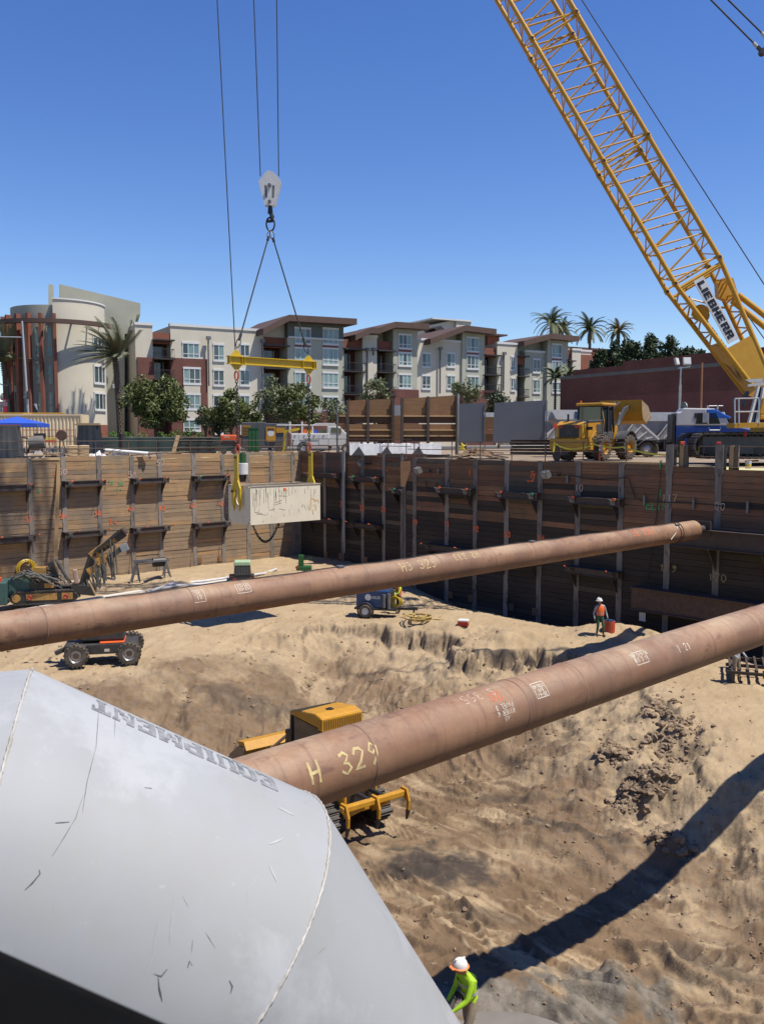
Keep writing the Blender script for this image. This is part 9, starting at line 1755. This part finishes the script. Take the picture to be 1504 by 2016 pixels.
# steel mats and grating at the right edge
g = on_ground(1480, 1335); f = Fr('steel_grating', 'dark steel grating platform behind the nearer pipe at the right edge', 'platform', 1478, (g - CAM).dot(CF), R(-20)); f.root.location = f.o = g; WM[f.root] = mat4(g, f.rz)
for k in range(14): b = MB(); b.b2((-.9 + .32 * k, -1.2, .5), (-.82 + .32 * k, 1.2, .58)); f.part(b, 'slat', DRUST)
for y in (-1.2, 0, 1.2): b = MB(); b.b2((-1.0, y - .05, .38), (3.6, y + .05, .5)); f.part(b, 'bearer', DRUST)
for x in (-.8, 1.2, 3.2): b = MB(); b.b2((x, -1.2, -.3), (x + .12, 1.2, .38)); f.part(b, 'leg', DRUST)
b = MB(); b.b2((.6, -1.3, .58), (2.8, -1.0, .72)); f.part(b, 'timber', M('timber_rust', (.3, .12, .05), rough=.8))
# slurry puddle at the bottom
g = on_ground(930, 2000); b = MB(); n = 40; rs2 = random.Random(2); b.add([(g.x + (1.35 + .12 * sin(3 * a) + .06 * sin(7 * a)) * cos(a) * 1.0 + .2, g.y - .55 + .55 * (1 + .15 * sin(2 * a)) * sin(a), g.z + .05) for a in [2 * pi * i / n for i in range(n)]], [tuple(range(n))]); o = b.build('slurry_pool', M('slurry_wet', (.24, .215, .175), (.19, .17, .14), scale=2, rough=.35)); o['kind'] = 'structure'
# ---------------- people ----------------
SKIN = M('skin', (.38, .2, .12), (.34, .17, .1), rough=.6); NAVY = M('cloth_navy', (.02, .025, .05), (.03, .035, .06), rough=.85, bump=.3, bscale=9); KHAKI = M('cloth_khaki', (.33, .27, .2), (.25, .2, .15), rough=.9, bump=.3, bscale=9); LIME = M('hivis_lime', (.42, .72, .02), (.36, .62, .02), scale=6, rough=.7, bump=.4, bscale=7); VESTO = M('hivis_orange', (.85, .16, .03), (.75, .13, .03), scale=6, rough=.7, bump=.3, bscale=9); GPANT = M('cloth_green', (.05, .13, .07), (.04, .1, .06), rough=.85, bump=.3, bscale=9); CHECK = M('cloth_grey_check', (.42, .43, .46), (.3, .31, .35), scale=14, rough=.85, bump=.3); GREYT = M('reflective_grey', (.4, .42, .45), (.34, .36, .39), rough=.4); BOOT = M('boot_brown', (.12, .08, .05), (.08, .055, .04), rough=.8); GLOVE = M('glove_dark', (.05, .05, .05), (.07, .065, .06), rough=.8)
def limb(root_pt, end_pt, bend, t=.5): m = Vector(root_pt).lerp(Vector(end_pt), t); return m + Vector(bend)
def person(label, base, rz, hands, zones, lean=0.0, side=0.0, feet=((.12, 0), (-.12, 0)), head_turn=(0, 0), hat=WHT, brim=None, cat='person', knee=.06, elb=.12, vest=None, bulk=1.0):
 """faces local -y; one skinned body, hands with five fingers, then hat and vest as parts"""
 root = thing('person', label, cat, base, rz); rt = Matrix.Rotation(-lean, 3, 'X') @ Matrix.Rotation(side, 3, 'Y'); hip = Vector((0, 0, .94))
 up = lambda x, y, z: hip + rt.inverted() @ (Vector((x, y, z)) - hip)
 V = []; E = []; Rd = []; Z = []
 def vtx(p, r, zone, par=None):
  V.append(Vector(p)); Rd.append(r if isinstance(r, tuple) else (r, r)); Z.append(zone)
  if par is not None: E.append((par, len(V) - 1))
  return len(V) - 1
 pel = vtx(hip, (.15, .115), 'legs'); sp1 = vtx(up(0, 0, 1.1), (.15, .11), 'torso', pel); sp2 = vtx(up(0, .01, 1.28), (.17, .12), 'torso', sp1); ch = vtx(up(0, .01, 1.42), (.13, .09), 'torso', sp2); nk = vtx(up(0, -.01, 1.51), .052, 'skin', ch)
 hd = up(head_turn[0] * .3, -.035 + head_turn[1] * .3, 1.60); h0 = vtx(hd, (.072, .085), 'skin', nk); h1 = vtx(hd + Vector((0, -.005, .09)), (.07, .085), 'skin', h0)
 fd = Vector((head_turn[0], -1, head_turn[1] * 0)).normalized(); vtx(hd + fd * .1 + Vector((0, 0, .015)), .012, 'skin', h0)
 for s, (fx, fy) in zip((1, -1), feet):
  hp = vtx(hip + Vector((s * .1, 0, -.04)), .1, 'legs', pel); an = Vector((fx, fy, .09)); kn = limb(hip + Vector((s * .1, 0, -.04)), an, (0, -knee, 0)); k = vtx(kn, .068, 'legs', hp); c = vtx(kn.lerp(an, .35), .062, 'legs', k); a = vtx(an, .046, 'boots', c); vtx(an + Vector((s * .01, -.1, -.045)), (.045, .04), 'boots', a); vtx(an + Vector((s * .02, -.19, -.052)), (.042, .035), 'boots', len(V) - 1)
 for s, hp in zip((1, -1), hands):
  sh = up(s * .19, .01, 1.41); a0 = vtx(sh, .068, 'sleeve', ch); H = Vector(hp); dl = (H - sh).length; el = limb(sh, H, Vector((s * .06, elb * (1.2 if dl < .5 else .6), -.06))); a1 = vtx(sh.lerp(el, .5), .056, 'sleeve', a0); a2 = vtx(el, .046, 'sleeve', a1); wr = el.lerp(H, .82); a3 = vtx(el.lerp(H, .4), .042, 'fore', a2); a4 = vtx(wr, .028, 'fore', a3); dr = (H - wr).normalized(); pm = vtx(wr + dr * .07, (.04, .022), 'hand', a4)
  sd = dr.cross(Vector((0, 0, 1))).normalized() if abs(dr.z) < .9 else Vector((1, 0, 0)); dn = dr.cross(sd).normalized(); dn = dn if dn.z < 0 else -dn
  for k in range(4):
   o_ = sd * (.027 - .018 * k); ln = (.034, .04, .037, .03)[k]; p0 = wr + dr * .085 + o_; f1 = vtx(p0 + dr * ln, .0095, 'hand', pm); f2 = vtx(p0 + dr * ln * 1.7 + dn * .02, .0085, 'hand', f1); vtx(p0 + dr * ln * 1.9 + dn * .045, .007, 'hand', f2)
  th_ = vtx(wr + dr * .04 + sd * .045 + dn * .01, .011, 'hand', pm); vtx(wr + dr * .075 + sd * .055 + dn * .025, .009, 'hand', th_)
 Rd[:] = [tuple(q * bulk for q in r) if z in ('torso', 'sleeve', 'fore', 'legs') else r for r, z in zip(Rd, Z)]
 me = bpy.data.meshes.new('body'); me.from_pydata([tuple(p) for p in V], E, []); o = bpy.data.objects.new('tmp_body', me); COL.objects.link(o)
 sk = o.modifiers.new('s', 'SKIN'); sv = me.skin_vertices[0].data
 for i, r in enumerate(Rd): sv[i].radius = r; sv[i].use_root = (i == 0)
 sk.use_smooth_shade = True; sb = o.modifiers.new('d', 'SUBSURF'); sb.levels = 1; sb.render_levels = 1
 dg = bpy.context.evaluated_depsgraph_get(); m2 = bpy.data.meshes.new_from_object(o.evaluated_get(dg)); bpy.data.objects.remove(o); m2.name = 'body'; m2.materials.clear()
 zn = sorted(set(Z)); [m2.materials.append(zones[q]) for q in zn]; segs = [(V[a], V[b], a, b) for a, b in E]
 for pl in m2.polygons:
  c = pl.center; best = 9; bi = 0
  for a, b, ia, ib in segs:
   d = b - a; L2 = d.length_squared or 1e-9; t = max(0, min(1, (c - a).dot(d) / L2)); q = (c - (a + d * t)).length - (Rd[ia][0] * (1 - t) + Rd[ib][0] * t) * .5
   if q < best: best = q; bi = ia if t < .5 else ib
  pl.material_index = zn.index(Z[bi])
 linkmesh('body', m2, root)
 hc = hd + Vector((0, .0, .1)); b = MB(); hx = Matrix.Rotation(-lean * .6, 3, 'X'); b.lathe([(.135, 0), (.133, .03), (.12, .075), (.085, .115), (.04, .132), (.001, .136)], hc, (0, 0, 1), 22); b.bar(hc + Vector((0, .1, .09)), hc + Vector((0, -.1, .09)), .03, .1); o = b.build('hard_hat', hat, root, smooth=True)
 b = MB(); b.lathe([(.13, .012), (.16, .0), (.165, -.006), (.13, -.004)], hc, (0, 0, 1), 22); b.prism([(-.09, -.12), (.09, -.12), (.06, -.2), (-.06, -.2)], hc + Vector((0, 0, -.004)), (1, 0, 0), (0, 1, 0), (0, 0, .012)); b.build('hat_brim', brim or hat, o)
 for s in (-1, 1): b = MB(); b.ball(hd + fd * .078 + fd.cross(Vector((0, 0, 1))) * (s * .032) + Vector((0, 0, .035)), .011, n=6, k=4); b.build('eye', BKM, root)
 if vest:
  b = MB(); rows = [(up(0, 0, .98), .185, .145), (up(0, 0, 1.1), .185, .145), (up(0, .01, 1.28), .205, .155), (up(0, .01, 1.42), .17, .125), (up(0, .0, 1.475), .1, .085)]; n = 18; vs = []
  for c, rx, ry in rows: vs += [c + rt.inverted() @ Vector((rx * cos(2 * pi * i / n), ry * sin(2 * pi * i / n), 0)) for i in range(n)]
  b.add(vs, [(j * n + i, j * n + (i + 1) % n, (j + 1) * n + (i + 1) % n, (j + 1) * n + i) for j in range(len(rows) - 1) for i in range(n)]); o = b.build('vest', vest, root, smooth=True)
  b = MB();
  for j, zz in ((0, 1.06), (1, 1.13)):
   c = up(0, 0, zz); vs = [c + rt.inverted() @ Vector((.19 * cos(2 * pi * i / n), .15 * sin(2 * pi * i / n), h)) for h in (0, .045) for i in range(n)]
   if j == 0: b.add(vs, [(i, (i + 1) % n, n + (i + 1) % n, n + i) for i in range(n)])
  b.build('reflective_band', GREYT, o, smooth=True)
 return root
g = on_ground(915, 2075); wb = min((P(926, 1900, 12 + .1 * k) for k in range(110)), key=lambda p: abs(proj((p.x, p.y, ground_z(p.x, p.y) + 1.66))[1] - 1890)); wz = ground_z(wb.x, wb.y)
pz = person('person in a lime hi-vis jacket and white hard hat guiding a hose at the bottom', (wb.x, wb.y, wz), R(-62), ((.14, -.5, .92), (-.08, -.45, .98)), {'skin': SKIN, 'torso': LIME, 'sleeve': LIME, 'fore': LIME, 'hand': GLOVE, 'legs': KHAKI, 'boots': BOOT}, lean=.2, bulk=1.16, feet=((.16, -.2), (-.14, .15)), head_turn=(.1, -.25), brim=M('brim_orange', (.8, .25, .08), rough=.5))
PX = pz
b = MB();
for (x, y, z, rr_) in ((0, 0, 1.16, .168), (0, 0, 1.34, .172)):
 c = Vector((0, 0, .94)) + Matrix.Rotation(.2, 3, 'X') @ Vector((0, .005, z - .94)); n = 20; R3 = Matrix.Rotation(.2, 3, 'X'); b.add([c + R3 @ Vector(((rr_ + .034) * 1.02 * cos(2 * pi * i / n), (rr_ * .75 + .034) * sin(2 * pi * i / n), h)) for h in (-.025, .025) for i in range(n)], [(i, (i + 1) % n, n + (i + 1) % n, n + i) for i in range(n)]) if z > 1.2 or True else None
b.build('reflective_band', GREYT, pz, smooth=True)
hm = Matrix.Translation(Vector((wb.x, wb.y, wz))) @ Matrix.Rotation(R(-62), 4, 'Z'); h1 = hm @ Vector((.1, -.52, .9)); h0 = hm @ Vector((-.12, -.2, 1.05))
def gz(x, y, d=.05): return Vector((x, y, ground_z(x, y) + d))
b = MB(); b.tube([h0 + Vector((.25, -.1, -.15)), h0, h1, h1 + Vector((-.35, .1, -.35)), gz(h1.x - .7, h1.y + .15, .25)], .045, 8); tag(b.build('slurry_hose', BLK, None, smooth=True), 'black discharge hose held by the worker in the lime jacket', 'hose')
b = MB(); q = [gz(wb.x + .9, wb.y - .5), gz(wb.x + .4, wb.y - .75), gz(wb.x - .1, wb.y - .55), gz(wb.x - .6, wb.y - .3), gz(wb.x - 1.0, wb.y - .4)]; b.tube(q, .05, 8); tag(b.build('supply_hose', GREYT, None, smooth=True), 'grey hose lying on the ground at the feet of the lime jacketed worker', 'hose')
g = on_ground(1180, 1253); person('person in an orange vest, green trousers and white hard hat standing by the dark wall', (g.x, g.y, g.z - .02), R(12), ((.33, -.12, .84), (-.32, -.1, .84)), {'skin': SKIN, 'torso': CHECK, 'sleeve': CHECK, 'fore': CHECK, 'hand': GLOVE, 'legs': GPANT, 'boots': BOOT}, head_turn=(-.3, -.1), vest=VESTO, feet=((.14, -.08), (-.13, .05)))
g = on_ground(785, 1208); person('person in an orange and lime vest beside the blue welder trailer', (g.x, g.y, g.z), R(-70), ((.22, -.38, 1.02), (-.2, -.4, 1.02)), {'skin': SKIN, 'torso': LIME, 'sleeve': LIME, 'fore': LIME, 'hand': GLOVE, 'legs': NAVY, 'boots': BOOT}, vest=VESTO, feet=((.12, 0), (-.12, .05)))
g = on_ground(757, 1200); person('person in an orange shirt bending behind the blue welder trailer', (g.x, g.y + .5, g.z), R(60), ((.2, -.45, .7), (-.2, -.45, .7)), {'skin': SKIN, 'torso': VESTO, 'sleeve': VESTO, 'fore': SKIN, 'hand': SKIN, 'legs': NAVY, 'boots': BOOT}, lean=.5)
g = on_ground(1447, 1344); person('person in dusty khaki trousers half hidden behind the nearer pipe at right', (g.x, g.y, g.z), R(30), ((.25, -.3, 1.0), (-.22, -.3, 1.0)), {'skin': SKIN, 'torso': CHECK, 'sleeve': CHECK, 'fore': CHECK, 'hand': GLOVE, 'legs': KHAKI, 'boots': BOOT}, feet=((.1, -.05), (-.1, .1)))
# ---------------- added black rail that makes the dark bottom left corner ----------------
a, c = P(-200, 1885, .66), P(500, 2222, .52); a += (a - c) * 1.6; t = thing('dark_corner_rail', 'added black rail shape standing in for the dark blur in the bottom left corner', 'guard rail', (a.x, a.y, 0))
CORNER_BLK = M('corner_black', (.004, .004, .004), (.007, .007, .007), scale=6, rough=.95, bump=.2, spec=.05); dn = (c - a).normalized(); a += Vector((0, 0, -.062)); c += Vector((0, 0, -.062))
b = MB(); b.tube([a, a.lerp(c, .5), c, c + dn * .3], .075, 16); b.build('top_rail', CORNER_BLK, t, True, smooth=True)
b = MB(); b.tube([a - Vector((0, 0, .5)), c + dn * .3 - Vector((0, 0, .5))], .03, 10); b.build('mid_rail', RAILM, t, True)
for q in (a + dn * .1, c + dn * .25): b = MB(); b.cyl((q.x, q.y, -.05), (q.x, q.y, q.z), .03, n=10); b.build('post', RAILM, t, True)
b = MB(); n = 12; b.add([(p.x, p.y + .01 * sin(i * 2.1), z) for i in range(n + 1) for p in [a.lerp(c, i / n)] for z in (.02, p.z)], [(2 * i, 2 * i + 2, 2 * i + 3, 2 * i + 1) for i in range(n)]); b.build('dark_fill_sheet', CORNER_BLK, t, True)
